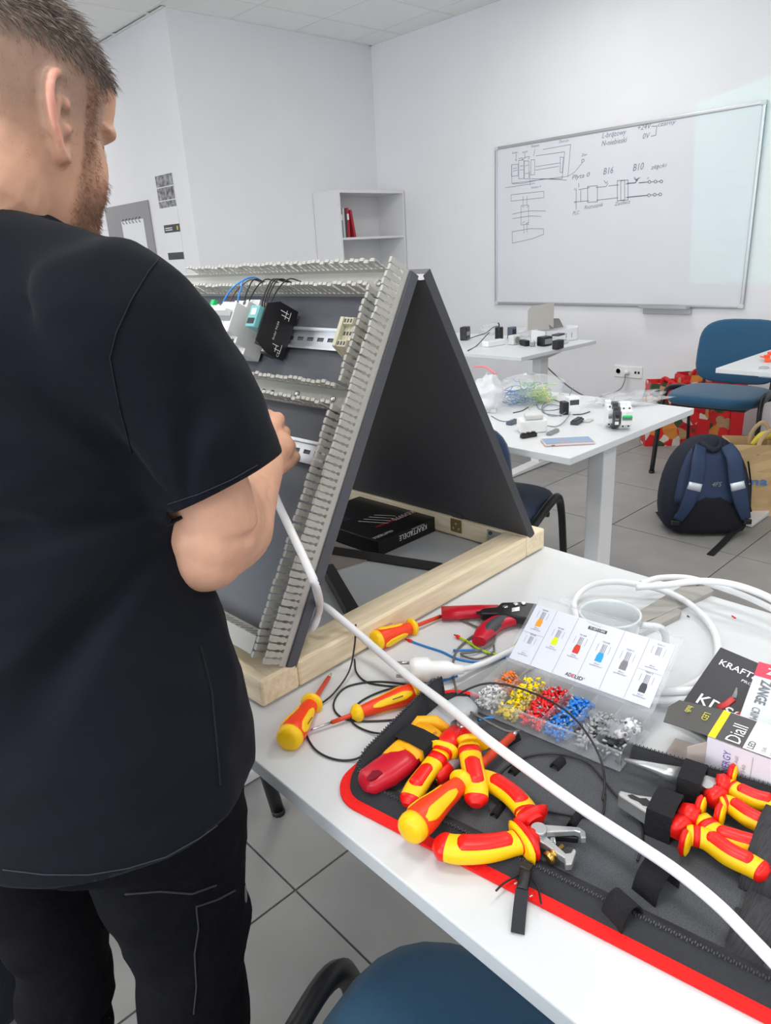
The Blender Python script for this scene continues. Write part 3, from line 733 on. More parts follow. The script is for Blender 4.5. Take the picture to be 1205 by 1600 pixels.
# control wires from the devices up into the top duct
M_wire_bk = mat('black_insulation', (38, 34, 36), .45); M_wire_bl = mat('blue_insulation', (44, 132, 206), .4); M_wire_br = mat('brown_insulation', (86, 60, 52), .45)
M_wire_gy = mat('grey_insulation', (104, 98, 92), .45)
def wire(label, pts, m, r=.0013, n=6, group=None, tips=None, tipc=None):
    P = smooth_path(pts, 6)
    o = G().tube(P, r, n).obj('wire', m)
    tag(o, label, 'wire', group); return o
for k, (v0, v1, m, lb) in enumerate(((.352, .318, M_wire_bl, 'blue control wire arching from the left breaker'), (.300, .318, M_wire_bl, 'blue control wire bending into the white breaker'),
                  (.332, .300, M_wire_br, 'brown wire between the two blue ones above the breakers'), (.285, .290, M_wire_bk, 'leftmost dark wire rising from the grey breaker'), (.274, .258, M_wire_bk, 'second dark wire rising from the grey breaker'),
                  (.234, .238, M_wire_bk, 'dark wire nearest the breakers rising from the relay'), (.228, .230, M_wire_bk, 'second dark wire rising from the relay'), (.222, .222, M_wire_bk, 'third dark wire rising from the relay'), (.214, .196, M_wire_bk, 'dark wire leaning far right from the relay into the duct'))):
    v0 += .028; v1 += .024; top = .573 if k < 2 else .566
    wire(lb, [pg(.508, v0, .040), pg(.522, v0*.8+v1*.2, .046), pg(.545, v0*.5+v1*.5, .045), pg(.562, v1, .040), pg(top, v1-.006, .026), pg(top-.004, v1-.022, .012)], m, r=.0016 if k < 2 else .0012, group='control wires on the stand')
wire('blue wire with red ferrule below the breakers', [pg(.436, 0.305, .03), pg(.425, 0.310, .028), pg(.41, 0.330, .02), pg(.396, 0.340, .010)], M_wire_bl, .0016)
o = G().lathe([(.003, 0), (.0024, .010)], frame(pg(.432, 0.304, .030), SV, PD), 10).obj('ferrule', M_redp); tag(o, 'red ferrule on the blue wire below the breakers', 'ferrule')
wire('black wire dropping from the breakers into the middle duct', [pg(.442, 0.335, .028), pg(.425, 0.338, .03), pg(.40, 0.342, .014)], M_wire_bk, .0013)
wire('brown wire dropping from the left breaker into the middle duct', [pg(.442, 0.355, .028), pg(.425, 0.358, .03), pg(.40, 0.355, .014)], M_wire_br, .0013)

# ------------------------------------------------------------------ things lying inside the stand
kb = thing('tool_box', 'black cardboard tool set box lying on its side inside the stand', 'box', (.98, 1.12, .741))
KF = frame((.887, 1.003, .7408), (math.cos(.03), math.sin(.03), 0))
M_blkbox = mat('black_card', (27, 26, 29), .38, spec=.4)
G().bx((0, 0, 0), (.178, .24, .034), KF).obj('carton', M_blkbox, kb, bevel=.0015)
FR = (T(KF, (0, 0, 0)), np.stack([-KF[1][:, 0], -KF[1][:, 2], -KF[1][:, 1]], 1))   # front face, lettering upside down
g = G(); text(g, 'KRAFT&DELE', (T(KF, (.148, -.0004, .026)), FR[1]), .012, width=.086)
text(g, 'PROFESSIONAL', (T(KF, (.140, -.0004, .030)), FR[1]), .0032, width=.04)
TPF = (T(KF, (0, 0, .0344)), np.stack([-KF[1][:, 0], -KF[1][:, 1], KF[1][:, 2]], 1))
text(g, 'KDS970', (T(KF, (.172, .068, .0344)), TPF[1]), .016, width=.066)
text(g, 'KRAFT&DELE', (T(KF, (.060, .022, .0344)), TPF[1]), .010, width=.055)
for k in range(4): ribbon(g, [(-.085-k*.014, -.055-.006*k), (-.055-k*.016, -.115)], (T(KF, (0, 0, .0344)), TPF[1]), .0022)
g.obj('lettering', M_wink, kb)
G().bx((.055, .056, .0341), (.176, .063, .0345), KF).obj('red_band', mat('dark_red_print', (150, 36, 48), .5), kb)
g = G().bx((.008, .14, .0341), (.055, .22, .0345), KF); g.obj('window_print', mat('navy_print', (44, 46, 60), .4), kb)
G().prism([(-.002, .0), (-.095, .02), (-.07, .19), (-.002, .20)], .0005, .0015, KF).obj('flap', mat('inside_card', (150, 142, 136), .7), kb, label='open grey-brown end flap')
for i, (a, b, lab) in enumerate((((.80, 1.17), (.915, .852), 'long dark metal angle strip lying across the inside of the stand'), ((.775, 1.06), (.672, .852), 'shorter dark metal angle strip by the front panel'))):
    a = np.array(a); b = np.array(b); d = (b-a); L = np.linalg.norm(d)
    f = frame((*a, .7408), (*(d/L), 0))
    o = G().bx((0, 0, 0), (L, .03, .002), f).bx((0, 0, 0), (L, .002, .02), f).obj('metal_strip', mat('dark_strip', (70, 69, 70), .4, .3)); tag(o, lab, 'metal strip')
_f = frame((.80, 1.17, .7408), (.115, -.318, 0)); wire('thin blue wire lying along the long dark metal strip', [T(_f, (.02, .016, .0036)), T(_f, (.10, .020, .0036)), T(_f, (.17, .015, .0036)), T(_f, (.25, .018, .0036))], M_wire_bl, .0012)

# ================================================================== the standing man
from mathutils import noise as mnoise
def unit(v): v = np.array(v, float); return v/np.linalg.norm(v)
TFW = unit((.85, .53, 0)); TR = np.array([TFW[1], -TFW[0], 0])      # the way his chest faces, his right
HFW0 = unit((.86, .51, 0))
_hp = math.radians(16)
HF = unit(HFW0*math.cos(_hp) + np.array([0, 0, -math.sin(_hp)])); HL = np.array([-HFW0[1], HFW0[0], 0]); HU = np.cross(HF, HL)
HC = np.array([.256, .762, 1.452]) + CR*.002
HEADF = (HC, np.stack([HF, HL, HU], 1))                            # x forward, y left, z up
SHR = np.array([.262, .605, 1.285]); SHL = np.array([.075, .905, 1.285])
ELR = dep(320, 856, .675); WRR = dep(414, 726, .95)
ELL = np.array([.165, 1.06, 1.05]); WRL = np.array([.40, 1.03, 1.10])
man = thing('person', 'man in black t-shirt and black trousers seen from behind working at the stand', 'person', (.15, .68, 0))

def head_rings(grow=0.0, n=56):
    #      z     front  back   width
    S = [(-.118, .050, .012, .014), (-.113, .070, -.012, .028), (-.102, .083, -.034, .043), (-.085, .088, -.052, .054), (-.066, .089, -.070, .062), (-.045, .089, -.086, .068), (-.022, .087, -.097, .072),
         (0.0, .087, -.103, .0745), (.020, .094, -.106, .076), (.040, .098, -.106, .0775), (.060, .095, -.102, .0765), (.078, .085, -.093, .072), (.094, .068, -.079, .062), (.106, .038, -.058, .044), (.113, .014, -.034, .024), (.115, -.004, -.014, .006)]
    rings = []
    for z, fr, bk, w in S:
        fr += grow; bk -= grow; w += grow
        cx = (fr+bk)/2; rx = (fr-bk)/2; r = []
        for k in range(n):
            a = 2*math.pi*k/n; c, s_ = math.cos(a), math.sin(a)
            x = cx + rx*math.copysign(abs(c)**.92, c)
            y = w*math.copysign(abs(s_)**.88, s_)*(1-.10*max(0, c))
            r.append(T(HEADF, (x, y, z+grow*(1 if z > 0 else 0))))
        rings.append(r)
    return rings
def ball(g, c, r, f=ZF, n=14):
    r = r if hasattr(r, '__len__') else (r, r, r)
    rings = []
    for i in range(1, n):
        t = math.pi*i/n
        rings.append([T(f, (c[0]+r[0]*math.sin(t)*math.cos(2*math.pi*k/n), c[1]+r[1]*math.sin(t)*math.sin(2*math.pi*k/n), c[2]+r[2]*math.cos(t))) for k in range(n)])
    g.loft(rings)
def limb(g, pts, rs, n=16, sub=6, flat=1.0, up=(0, 0, 1)):
    P = smooth_path(pts, sub); R_ = resample(rs, len(P))
    g.tube(P, R_, n, flat=flat, up=up)
    ball(g, P[0], R_[0]*.98); ball(g, P[-1], R_[-1]*.98)
def remesh(name, g, mats, voxel, smooth=4, fn=None, cut=(), solid=0.0, parent=man, keep=None):
    me = g.mesh(name, mats)
    o = bpy.data.objects.new(name, me); COL.objects.link(o)
    md = o.modifiers.new('r', 'REMESH'); md.mode = 'VOXEL'; md.voxel_size = voxel; md.use_smooth_shade = True
    if smooth: s_ = o.modifiers.new('s', 'SMOOTH'); s_.factor = .5; s_.iterations = smooth
    dg = bpy.context.evaluated_depsgraph_get(); dg.update()
    ev = o.evaluated_get(dg); new = bpy.data.meshes.new_from_object(ev)
    bpy.data.objects.remove(o); bpy.data.meshes.remove(me)
    n = len(new.vertices); co = np.zeros(n*3); new.vertices.foreach_get('co', co); co = co.reshape(-1, 3)
    no = np.zeros(n*3); new.vertices.foreach_get('normal', no); no = no.reshape(-1, 3)
    if fn is not None: co = fn(co, no)
    off = WLOC[parent.name]
    new.vertices.foreach_set('co', (co-off).ravel())
    if cut:
        bm = bmesh.new(); bm.from_mesh(new)
        for (pc, pn, dist, rad) in cut:
            c0 = Vector(pc-off-np.array(pn)*dist)
            fs = [f for f in bm.faces if (f.calc_center_median()-c0).length < rad and abs((f.calc_center_median()-c0).dot(Vector(pn))) < .06]
            if keep is not None: fs = [f for f in fs if not keep(np.array(f.calc_center_median())+off, rad)]
            es = list({e for f in fs for e in f.edges}); vs_ = list({v for f in fs for v in f.verts})
            bmesh.ops.bisect_plane(bm, geom=vs_+es+fs, plane_co=c0, plane_no=Vector(pn), clear_outer=True)
        bm.to_mesh(new); bm.free()
    new.materials.clear()
    for m in (mats if isinstance(mats, (list, tuple)) else [mats]): new.materials.append(m)
    new.polygons.foreach_set('use_smooth', [True]*len(new.polygons)); new.update()
    new.name = name
    ob = bpy.data.objects.new(name, new); COL.objects.link(ob); ob.parent = parent; WLOC[ob.name] = off
    if solid:
        md = ob.modifiers.new('thickness', 'SOLIDIFY'); md.thickness = solid; md.offset = -1
    return ob, co

# ---------------------------------------------------------------- body: head, neck, arms and hands in one surface
bg = G()
bg.loft(head_rings())
H = lambda x, y, z: T(HEADF, (x, y, z))
# brow, nose, cheeks, lips, chin
for s_ in (-1, 1):
    limb(bg, [H(.086, s_*.012, .022), H(.083, s_*.036, .024), H(.068, s_*.056, .018), H(.048, s_*.066, .014)], [.009, .009, .0065, .003], 10)
    limb(bg, [H(.062, s_*.050, .024), H(.060, s_*.052, .050), H(.048, s_*.050, .070)], [.011, .014, .011], 12)
    ball(bg, (.036, s_*.046, -.030), (.026, .026, .044), HEADF)
    ball(bg, (.092, s_*.0115, -.040), (.011, .0085, .0075), HEADF)
    ball(bg, (-.055, s_*.030, -.075), (.03, .03, .045), HEADF)
limb(bg, [H(.087, 0, .016), H(.093, 0, -.012), H(.100, 0, -.034)], [.008, .0080, .0090], 12)
limb(bg, [H(.086, -.022, -.066), H(.0955, 0, -.062), H(.086, .022, -.066)], [.004, .0065, .004], 10)
limb(bg, [H(.085, -.020, -.074), H(.094, 0, -.075), H(.085, .020, -.074)], [.004, .0068, .004], 10)
ball(bg, (.078, 0, -.100), (.018, .022, .016), HEADF)
# ears: rim, antihelix, lobe, tragus and bowl
EAR_C = {}
for s_ in (-1, 1):
    e0 = np.array((-.018, s_*.0735, -.008))
    EF = frame(T(HEADF, e0), HF*.80 - s_*-1*HL*0 + HL*s_*-.60*1.0, HU)      # plate leaning away from the skull
    ex = unit(HF*.95 - HL*s_*.30 + HU*.07); ez = unit(HU - ex*(HU@ex)); ey = np.cross(ez, ex)
    EF = (T(HEADF, e0), np.stack([ex, ey, ez], 1)); EAR_C[s_] = EF[0]
    E = lambda x, z, y=0: EF[0] + EF[1]@np.array([x, y, z])
    rim = [E(.010, .014), E(.012, .026), E(.004, .034), E(-.010, .034), E(-.021, .024), E(-.024, .008), E(-.020, -.010), E(-.012, -.022), E(-.004, -.031), E(.004, -.030), E(.006, -.020)]
    limb(bg, rim, [.0030, .0036, .0040, .0042, .0044, .0042, .0040, .0046, .0056, .0048, .0035], 8, 5)
    limb(bg, [E(-.004, .024, 0), E(-.011, .012, 0), E(-.012, -.004), E(-.006, -.016)], [.0030, .0036, .0036, .0034], 8, 5)
    # thin sheet between rim and skull
    rings = []
    for q in (.15, .55, 1.0):
        rings.append([E(-.006+(p@EF[1][:, 0]+.006)*q if False else 0, 0) for p in []] or [T(EF, ((EF[1].T@(p-EF[0]))*np.array([q, 1, q]) + np.array([(1-q)*-.004, 0, 0]))) for p in rim])
    for d in (-.0018, .0018):
        pass
    sheet = G(); nrm = EF[1][:, 1]
    for q0, q1 in ((0, 1), (1, 2)):
        for i in range(len(rim)-1):
            a, b_, c_, d_ = rings[q0][i], rings[q0][i+1], rings[q1][i+1], rings[q1][i]
            vs = [p+nrm*dd-nrm*s_*.0042 for dd in (-.0018, .0018) for p in (a, b_, c_, d_)]
            bg.add(vs, [(0, 1, 2, 3), (7, 6, 5, 4), (0, 4, 5, 1), (1, 5, 6, 2), (2, 6, 7, 3), (3, 7, 4, 0)])
    limb(bg, [E(.010, .002), E(.009, -.004), E(.008, -.009)], [.0034, .0038, .0034], 8, 4)
    limb(bg, [E(.000, -.008), T(HEADF, e0+np.array((.002, -s_*.014, -.006)))], [.0075, .011], 10, 3)
    limb(bg, [E(.000, .012), T(HEADF, e0+np.array((.002, -s_*.014, .012)))], [.0075, .011], 10, 3)
# neck and the part of the trunk under the shirt
NB = (SHR+SHL)/2
limb(bg, [H(-.035, 0, -.030), H(-.052, 0, -.085), NB+np.array([0.012, .008, .065]), NB+np.array([0, 0, -.02])], [.064, .062, .062, .07], 22)
limb(bg, [NB+np.array([0, 0, -.03]), NB+np.array([-.01, -.01, -.25]), NB+np.array([-.03, -.05, -.45])], [.085, .10, .10], 18)
limb(bg, [SHL, NB+np.array([0, 0, -.02]), SHR], [.045, .055, .045], 14)
HEMR = dep(339, 768, .665)
limb(bg, [SHR, SHR*.42+HEMR*.50+ELR*.08, HEMR*.55+ELR*.45, ELR], [.044, .043, .043, .041], 18)
limb(bg, [ELR+np.array([0, 0, -.002]), ELR*.75+WRR*.25+np.array([.004, .0, -.010]), ELR*.45+WRR*.55+np.array([0, 0, -.004]), WRR], [.041, .047, .040, .0265], 18, flat=.92)
ball(bg, ELR*.84+WRR*.10+SHR*.06, .043)
ball(bg, ELR*.64+WRR*.20+HEMR*.16, .044)
limb(bg, [ELR*.80+HEMR*.20, ELR*.72+WRR*.14+HEMR*.14, ELR*.62+WRR*.38], [.044, .046, .043], 16)
limb(bg, [ELR*.52+HEMR*.40+WRR*.08, ELR*.5+WRR*.28+HEMR*.22, ELR*.45+WRR*.52+HEMR*.03], [.038, .038, .036], 16)
limb(bg, [SHL, SHL*.5+ELL*.5, ELL], [.052, .050, .042], 16)
limb(bg, [ELL, ELL*.7+WRL*.3, WRL], [.042, .045, .0265], 16)
# hands: palm slab plus five jointed fingers each
def hand(wrist, ha, palm, sgn, curls, thumb, scale=1.0):
    ha = unit(ha); palm = unit(palm - ha*(np.array(palm)@ha)); la = np.cross(ha, palm)*sgn   # la points to the index side
    f = lambda a, l, p: wrist + (ha*a + la*l + palm*p)*scale
    limb(bg, [f(-.004, 0, 0), f(.03, .002, .002), f(.055, .003, .001)], [.024*scale, .028*scale, .026*scale], 14, flat=.72, up=palm)
    for (l0, l1, r) in ((.030, .032, .0125), (.011, .011, .0125), (-.009, -.010, .012), (-.026, -.028, .0115)):
        limb(bg, [f(.015, l0*.55, .002), f(.060, l0*.9, .0), f(.086, l1, -.003)], [.015*scale, .0135*scale, r*.92*scale], 10)
    L = [(.042, .026, .021), (.046, .030, .022), (.043, .028, .021), (.034, .021, .019)]
    tips = []
    for k, (l1, seg) in enumerate(zip((.032, .011, -.010, -.028), L)):
        p = f(.086, l1, -.003); ang = 0; pts = [p]; fan = (.10, .03, -.04, -.12)[k]
        for q, (s_, c) in enumerate(zip(seg, curls[k])):
            ang += c; d = ha*math.cos(ang) + palm*math.sin(ang) + la*fan*math.cos(ang)
            p = p + unit(d)*s_*scale; pts.append(p)
        r = (.0098, .0100, .0094, .0084)[k]*scale
        g2 = []
        limb(bg, [pts[0], pts[0]*.5+pts[1]*.5, pts[1], pts[1]*.5+pts[2]*.5, pts[2], pts[3]], [r*1.12, r*.96, r*1.06, r*.9, r*.95, r*.72], 10, 3)
        tips.append((pts[3], unit(pts[3]-pts[2]), k))
    tp = [f(a, l, q) for a, l, q in thumb]
    limb(bg, tp, [.0165*scale, .0135*scale, .0120*scale, .0108*scale, .0085*scale], 10, 4)
    return tips, tp
KN = onplane_pt = None
def on_panel(px, py, n):
    d = ray(px, py); p0 = P0 + n*PN; return CP + d*((p0-CP)@PN)/(d@PN)
K1 = on_panel(443, 690, .062)
tipsR, thR = hand(WRR, K1-WRR, -CR*.8 - PN*.25 + np.array([0, 0, -.1]), 1, [(.75, 1.0, .55), (.85, 1.05, .55), (.95, 1.05, .55), (1.05, 1.0, .5)],
                  [(.012, .016, .010), (.038, .040, .022), (.062, .046, .034), (.082, .040, .046), (.098, .030, .054)])
tipsL, thL = hand(WRL, on_panel(404, 648, .05)-WRL, CR*.55+np.array([0, 0, -.5])-PN*.2, -1, [(.35, .55, .4), (.5, .7, .4), (.6, .8, .4), (.7, .8, .4)],
                  [(.012, .016, .010), (.038, .040, .022), (.062, .046, .034), (.082, .040, .046), (.098, .030, .054)])
M_skin = mat('skin', (208, 158, 130), .5, noise=.05, nscale=45, bump=.10, bscale=900, sss=.12, spec=.35)
def skin_fn(co, no): return co
body, bco = remesh('body', bg, M_skin, .0030, 3)
# colouring that belongs to the skin: redder ears, shaved scalp, stubble shade
def to_head(co): return (co-HC)@HEADF[1]
def hair_amount(q):                           # 0 bare .. 1 long hair, by place on the head
    x, y, z = q[..., 0], q[..., 1], q[..., 2]
    line = np.where(x > .03, .036+(x-.03)*.62, np.where(x > -.03, .026, .024-.25*(np.abs(x+.03))))
    long_ = np.clip((z-line)/.022, 0, 1)
    fade = np.clip((z-(-.060+.30*np.clip(x+.06, 0, .2)))/.06, 0, 1)*np.clip((.062-x)/.02, 0, 1)
    return np.maximum(long_, .80*fade)
def beard_amount(q):
    x, y, z = q[..., 0], q[..., 1], q[..., 2]
    jaw = np.clip((-.030-z+.9*np.clip(x-.075, -1, .0)*-0.0)/.02, 0, 1)*np.clip((x-(.004-.25*(z+.05)*0))/.02, 0, 1)*np.clip((z+.125)/.01, 0, 1)
    burns = np.clip((x-.008)/.006, 0, 1)*np.clip((.036-x)/.008, 0, 1)*np.clip((z+.05)/.01, 0, 1)*np.clip((.05-z)/.01, 0, 1)*(np.abs(y) > .05)
    cheek = np.clip((x-.055)/.02, 0, 1)*np.clip((z+.055)/.015, 0, 1)*(np.abs(y) > .022)   # bare upper cheek
    return np.clip(np.maximum(jaw*(1-cheek), burns*.8), 0, 1)
q = to_head(bco)
near = (np.linalg.norm(q-np.array([0, 0, 0]), axis=1) < .17)
isear = np.zeros(len(bco))
for s_ in (-1, 1):
    d = np.linalg.norm(bco-EAR_C[s_], axis=1); side = np.abs(q[:, 1])
    isear = np.maximum(isear, np.clip((.044-d)/.006, 0, 1)*np.clip((side-.0785)/.002, 0, 1))
ha_ = hair_amount(q)*near*(1-isear); be_ = beard_amount(q)*near*(1-isear)
base = np.array(lin((208, 160, 133))); earc = np.array(lin((220, 154, 136))); scalp = np.array(lin((112, 95, 85))); stub = np.array(lin((158, 116, 94)))
colr = base[None]*np.ones((len(bco), 1))
colr = colr*(1-isear[:, None]*.8)+earc*isear[:, None]*.8
colr = colr*(1-ha_[:, None]*.85)+scalp*ha_[:, None]*.85
colr = colr*(1-be_[:, None]*.6)+stub*be_[:, None]*.6
at = body.data.color_attributes.new('tint', 'FLOAT_COLOR', 'POINT')
at.data.foreach_set('color', np.concatenate([colr, np.ones((len(bco), 1))], 1).ravel())
nt = M_skin.node_tree; b_ = nt.nodes['Principled BSDF']
vc = nt.nodes.new('ShaderNodeVertexColor'); vc.layer_name = 'tint'
mixn = [n for n in nt.nodes if n.type == 'MIX'][0]
mm = nt.nodes.new('ShaderNodeMix'); mm.data_type = 'RGBA'; mm.blend_type = 'MULTIPLY'; mm.inputs['Factor'].default_value = 1.0
rr_ = [n for n in nt.nodes if n.type == 'MAP_RANGE'][0]; rr_.inputs[3].default_value = .93; rr_.inputs[4].default_value = 1.06
nt.links.new(vc.outputs['Color'], mm.inputs['A']); nt.links.new(rr_.outputs[0], mm.inputs['B']); nt.links.new(mm.outputs['Result'], b_.inputs['Base Color'])
# eyes, brows, nails
for s_ in (-1, 1):
    g = G(); ball(g, (.076, s_*.031, .004), .0118, HEADF); e = g.obj('eye', mat('eye_white', (226, 222, 216), .15), man)
    g = G(); g.lathe([(.0056, 0), (.003, .0015), (.0001, .002)], frame(H(.0866, s_*.0315, .003), HU, HF), 12); g.obj('iris', mat('iris', (70, 62, 50), .1), e)
    g = G(); limb(g, [H(.077, s_*.018, .010), H(.083, s_*.031, .0115), H(.071, s_*.045, .007)], [.0018, .0022, .0016], 8); g.obj('eyelid', mat('eyelid_skin', (196, 146, 120), .5), man)
def strands(name, roots, m, parent=man):
    g = G(); vs = []; fs = []
    for (p, d, bend, L, w) in roots:
        d = unit(d); b2 = unit(np.cross(d, rng.normal(size=3))); b3 = np.cross(d, b2)
        o = len(vs)
        for t, ww in ((0, w), (.55, w*.85)):
            c = p + d*L*t + bend*L*t*t
            for k in range(3):
                A = 2.094*k; vs.append(c + (b2*math.cos(A)+b3*math.sin(A))*ww)
        vs.append(p+d*L+bend*L)
        for k in range(3):
            j = (k+1) % 3; fs += [(o+k, o+j, o+3+j, o+3+k), (o+3+k, o+3+j, o+6)]
    g.add(vs, fs, 0, True); return g.obj(name, m, parent)
# hair roots on the head surface
nrm_ = np.zeros(len(bco)*3); body.data.vertices.foreach_get('normal', nrm_); nrm_ = nrm_.reshape(-1, 3)
idx = np.where(near & (ha_ > .05) & (q[:, 2] > -.07))[0]
roots = []; cand = rng.choice(idx, 30000)
for i in cand:
    a = ha_[i]
    if rng.random() > (.35+.65*a): continue
    z = q[i, 2]; lg = float(np.clip((z-.034)/.035, 0, 1))
    lg *= float(np.clip((.085-q[i, 0])/.03, .35, 1))
    L = .0016*(a**1.5) + .0012 + lg*.0135
    flow = HEADF[1]@np.array([.25+.5*lg, np.sign(q[i, 1])*.25, -.9+.55*lg])
    nn = nrm_[i]; flow = flow-nn*(flow@nn)
    d = nn*(.30+.08*lg) + flow*(.95) + rng.normal(size=3)*.22
    roots.append((bco[i]+nn*-.001+rng.normal(size=3)*.0008, d, flow*.35-nn*.22+rng.normal(size=3)*.12, L*rng.uniform(.7, 1.25), .00010+.00034*lg))
M_hair = mat('hair_brown', (86, 75, 68), .45, noise=.5, nscale=120, rgb2=(168, 154, 142))
strands('hair', roots, M_hair)
idx = np.where(near & (be_ > .2))[0]; roots = []
for i in rng.choice(idx, 14000):
    if rng.random() > be_[i]: continue
    nn = nrm_[i]; d = nn*.6 + HEADF[1]@np.array([.15, 0, -.8]) + rng.normal(size=3)*.35
    roots.append((bco[i]+rng.normal(size=3)*.0008, d, rng.normal(size=3)*.2, .0050*rng.uniform(.5, 1.3), .00020))
strands('beard', roots, mat('beard_brown', (138, 104, 84), .6, noise=.4, nscale=160, rgb2=(176, 140, 116)))
g = G()
for (p, d, k) in tipsR+tipsL: pass

# ---------------------------------------------------------------- t-shirt
M_shirt = mat('black_cotton', (17, 20, 27), .95, noise=.12, nscale=700, bump=.25, bscale=1500, sheen=.04, spec=.12)
def ell(c, a, b, n=40, e=.85, tilt=0.0, fw=TFW):
    r_ = np.array([fw[1], -fw[0], 0]); out = []
    for k in range(n):
        A = 2*math.pi*k/n; ca, s2 = math.cos(A), math.sin(A)
        p = np.array(c) + r_*a*math.copysign(abs(ca)**e, ca) + fw*b*math.copysign(abs(s2)**e, s2)
        p[2] += tilt*s2*b
        out.append(p)
    return out
def spine(z):                                # his back leans from the hips towards the table
    t = (z-.77)/(1.33-.77); return np.array([.158+.034*t+.0*t*t, .672+.088*t, z])
HEM_T = .10
sg_ = G()
rings = []
for z, a, b in ((.830, .192, .136), (.87, .196, .138), (.92, .194, .132), (.98, .184, .124), (1.06, .168, .116), (1.14, .174, .118), (1.20, .190, .122), (1.245, .192, .120), (1.285, .182, .108), (1.322, .150, .094), (1.358, .105, .080), (1.390, .080, .072)):
    c = spine(z)
    rings.append(ell(c, a, b, tilt=HEM_T if z < .88 else 0))
sg_.loft(rings)
limb(sg_, [SHL*.86+SHR*.14+np.array([0, 0, .022]), SHL*.58+SHR*.42+np.array([0, 0, .050]), SHL*.42+SHR*.58+np.array([0, 0, .050]), SHL*.10+SHR*.90+np.array([0, 0, .024])], [.048, .056, .056, .050], 18)
def sleeve(sh, el, out, hemc, hr, hem_n):
    P = [sh*.5+NB*.5+np.array([0, 0, -.03]), sh*.94+NB*.06, sh*.5+hemc*.5+out*.006, hemc]
    Rr = [.062, .067, .070, hr]
    path = smooth_path(P, 5); rs = resample(Rr, len(path)); rgs = []
    for i, p in enumerate(path):
        t = i/(len(path)-1)
        d = unit(path[min(i+1, len(path)-1)]-path[max(i-1, 0)]); d = unit(d*(1-t**3)+hem_n*t**3) if t > .3 else d
        u = unit(np.cross(d, [0.3, -.6, .2])); w = np.cross(d, u)
        rgs.append([p + (u*math.cos(2*math.pi*k/28)+w*math.sin(2*math.pi*k/28))*rs[i] for k in range(28)])
    sg_.loft(rgs)
HEMR = dep(339, 768, .665); HNR = unit(np.array(dep(300, 700, .70))-np.array(dep(300, 700, .70))+ (ELR-SHR)*1.0 + np.array([0.06, .02, -.02]))
hemdir = unit(dep(440, 728, .77)-dep(250, 806, .70))        # along the visible hem edge
HNR = unit(np.cross(hemdir, unit(CF)))
if HNR[2] > 0: HNR = -HNR
HNR = unit(HNR + .25*CF)
sleeve(SHR, ELR, TR, HEMR, .067, HNR)
HEML = SHL*.25+ELL*.75; HNL = unit(ELL-SHL)
sleeve(SHL, ELL, -TR, HEML, .075, HNL)
def fold(co, no, amp, seed, sc, dirv):
    out = np.empty(len(co)); dv = unit(dirv)
    for i, p in enumerate(co):
        s1 = p@dv
        v = Vector((p - dv*s1*.72)*sc) + Vector((seed, seed*.7, 0))
        n1 = mnoise.noise(v); n2 = mnoise.noise(v*2.3)
        out[i] = (1-abs(n1)*2.0)*.7 + n2*.45
    return co + no*(out*amp)[:, None]
def shirt_fn(co, no):
    d1 = unit(TR*.6+np.array([0, 0, -.6])-TFW*.1)
    co = fold(co, no, .0095, 3.1, 6.5, d1)
    u = (co-np.array([.158, .672, 0]))@TR; back = np.clip(-((co-np.array([.175, .715, 0]))@TFW)/.04, 0, 1)
    du, dz = u-.17, co[:, 2]-1.13; r_ = np.hypot(du, dz); th = np.arctan2(dz, -du)
    g_ = -np.maximum(0, np.sin(th*7.0+1.0+3*r_))**2*np.exp(-((r_-.12)/.075)**2)*back
    co = co + no*(g_*.019)[:, None]
    co = fold(co, no, .0025, 8.4, 20.0, unit(TR*.8+np.array([0, 0, .3])))
    return co
hemc = spine(.845)
def in_trunk(p, rad):
    if rad > .2: return False
    d = p-spine(p[2]); return ((d@TR)/.19)**2+((d@TFW)/.13)**2 < 1.10
shirt, _ = remesh('t_shirt', sg_, M_shirt, .0060, 14, shirt_fn, cut=((hemc, unit(np.array([0, 0, -1.0])+TFW*-HEM_T*-1), .004, .30), (HEMR, HNR, .007, .13), (HEML, HNL, .007, .12)), solid=.003, keep=in_trunk)
# rib collar and stitched seams
g = G(); cr = [p for p in ell(spine(1.388)+np.array([.004, .004, .0]), .076, .070, 40, tilt=-.25)]
g.tube(cr, .007, 8, closed=True, flat=1.3); g.obj('collar', mat('black_rib', (30, 33, 40), .95, bump=.4, bscale=2000), shirt)

# ---------------------------------------------------------------- trousers and shoes
M_trou = mat('black_twill', (16, 16, 20), .95, noise=.25, nscale=160, bump=.35, bscale=900, sheen=.0, spec=.1)
KR = dep(302, 1500, .82); KL = dep(100, 1500, .93)
HPR = spine(.84)+TR*.092; HPL = spine(.84)-TR*.092
FTR = KR*1.0; FTR = np.array([KR[0]-.05, KR[1]+.01, .09]); FTL = np.array([KL[0]-.05, KL[1]+.02, .09])
tg = G()
tg.loft([ell(spine(z), a, b) for z, a, b in ((.80, .165, .105), (.85, .176, .120), (.92, .172, .115), (1.0, .155, .102))])
for hp, k, ft, q_ in ((HPR, KR, FTR, 1.0), (HPL, KL, FTL, .92)):
    limb(tg, [hp+np.array([0, 0, .03]), hp*.5+k*.5, k, k*.5+ft*.5+np.array([-.01, 0, 0]), ft], [.088*q_, .076*q_, .060*q_, .062, .070], 22)
def trou_fn(co, no):
    co = fold(co, no, .006, 5.5, 10.0, unit((.7, .2, .25)))
    return fold(co, no, .0025, 1.7, 26.0, unit((.5, -.5, .5)))
trou, _ = remesh('trousers', tg, M_trou, .0065, 5, trou_fn)
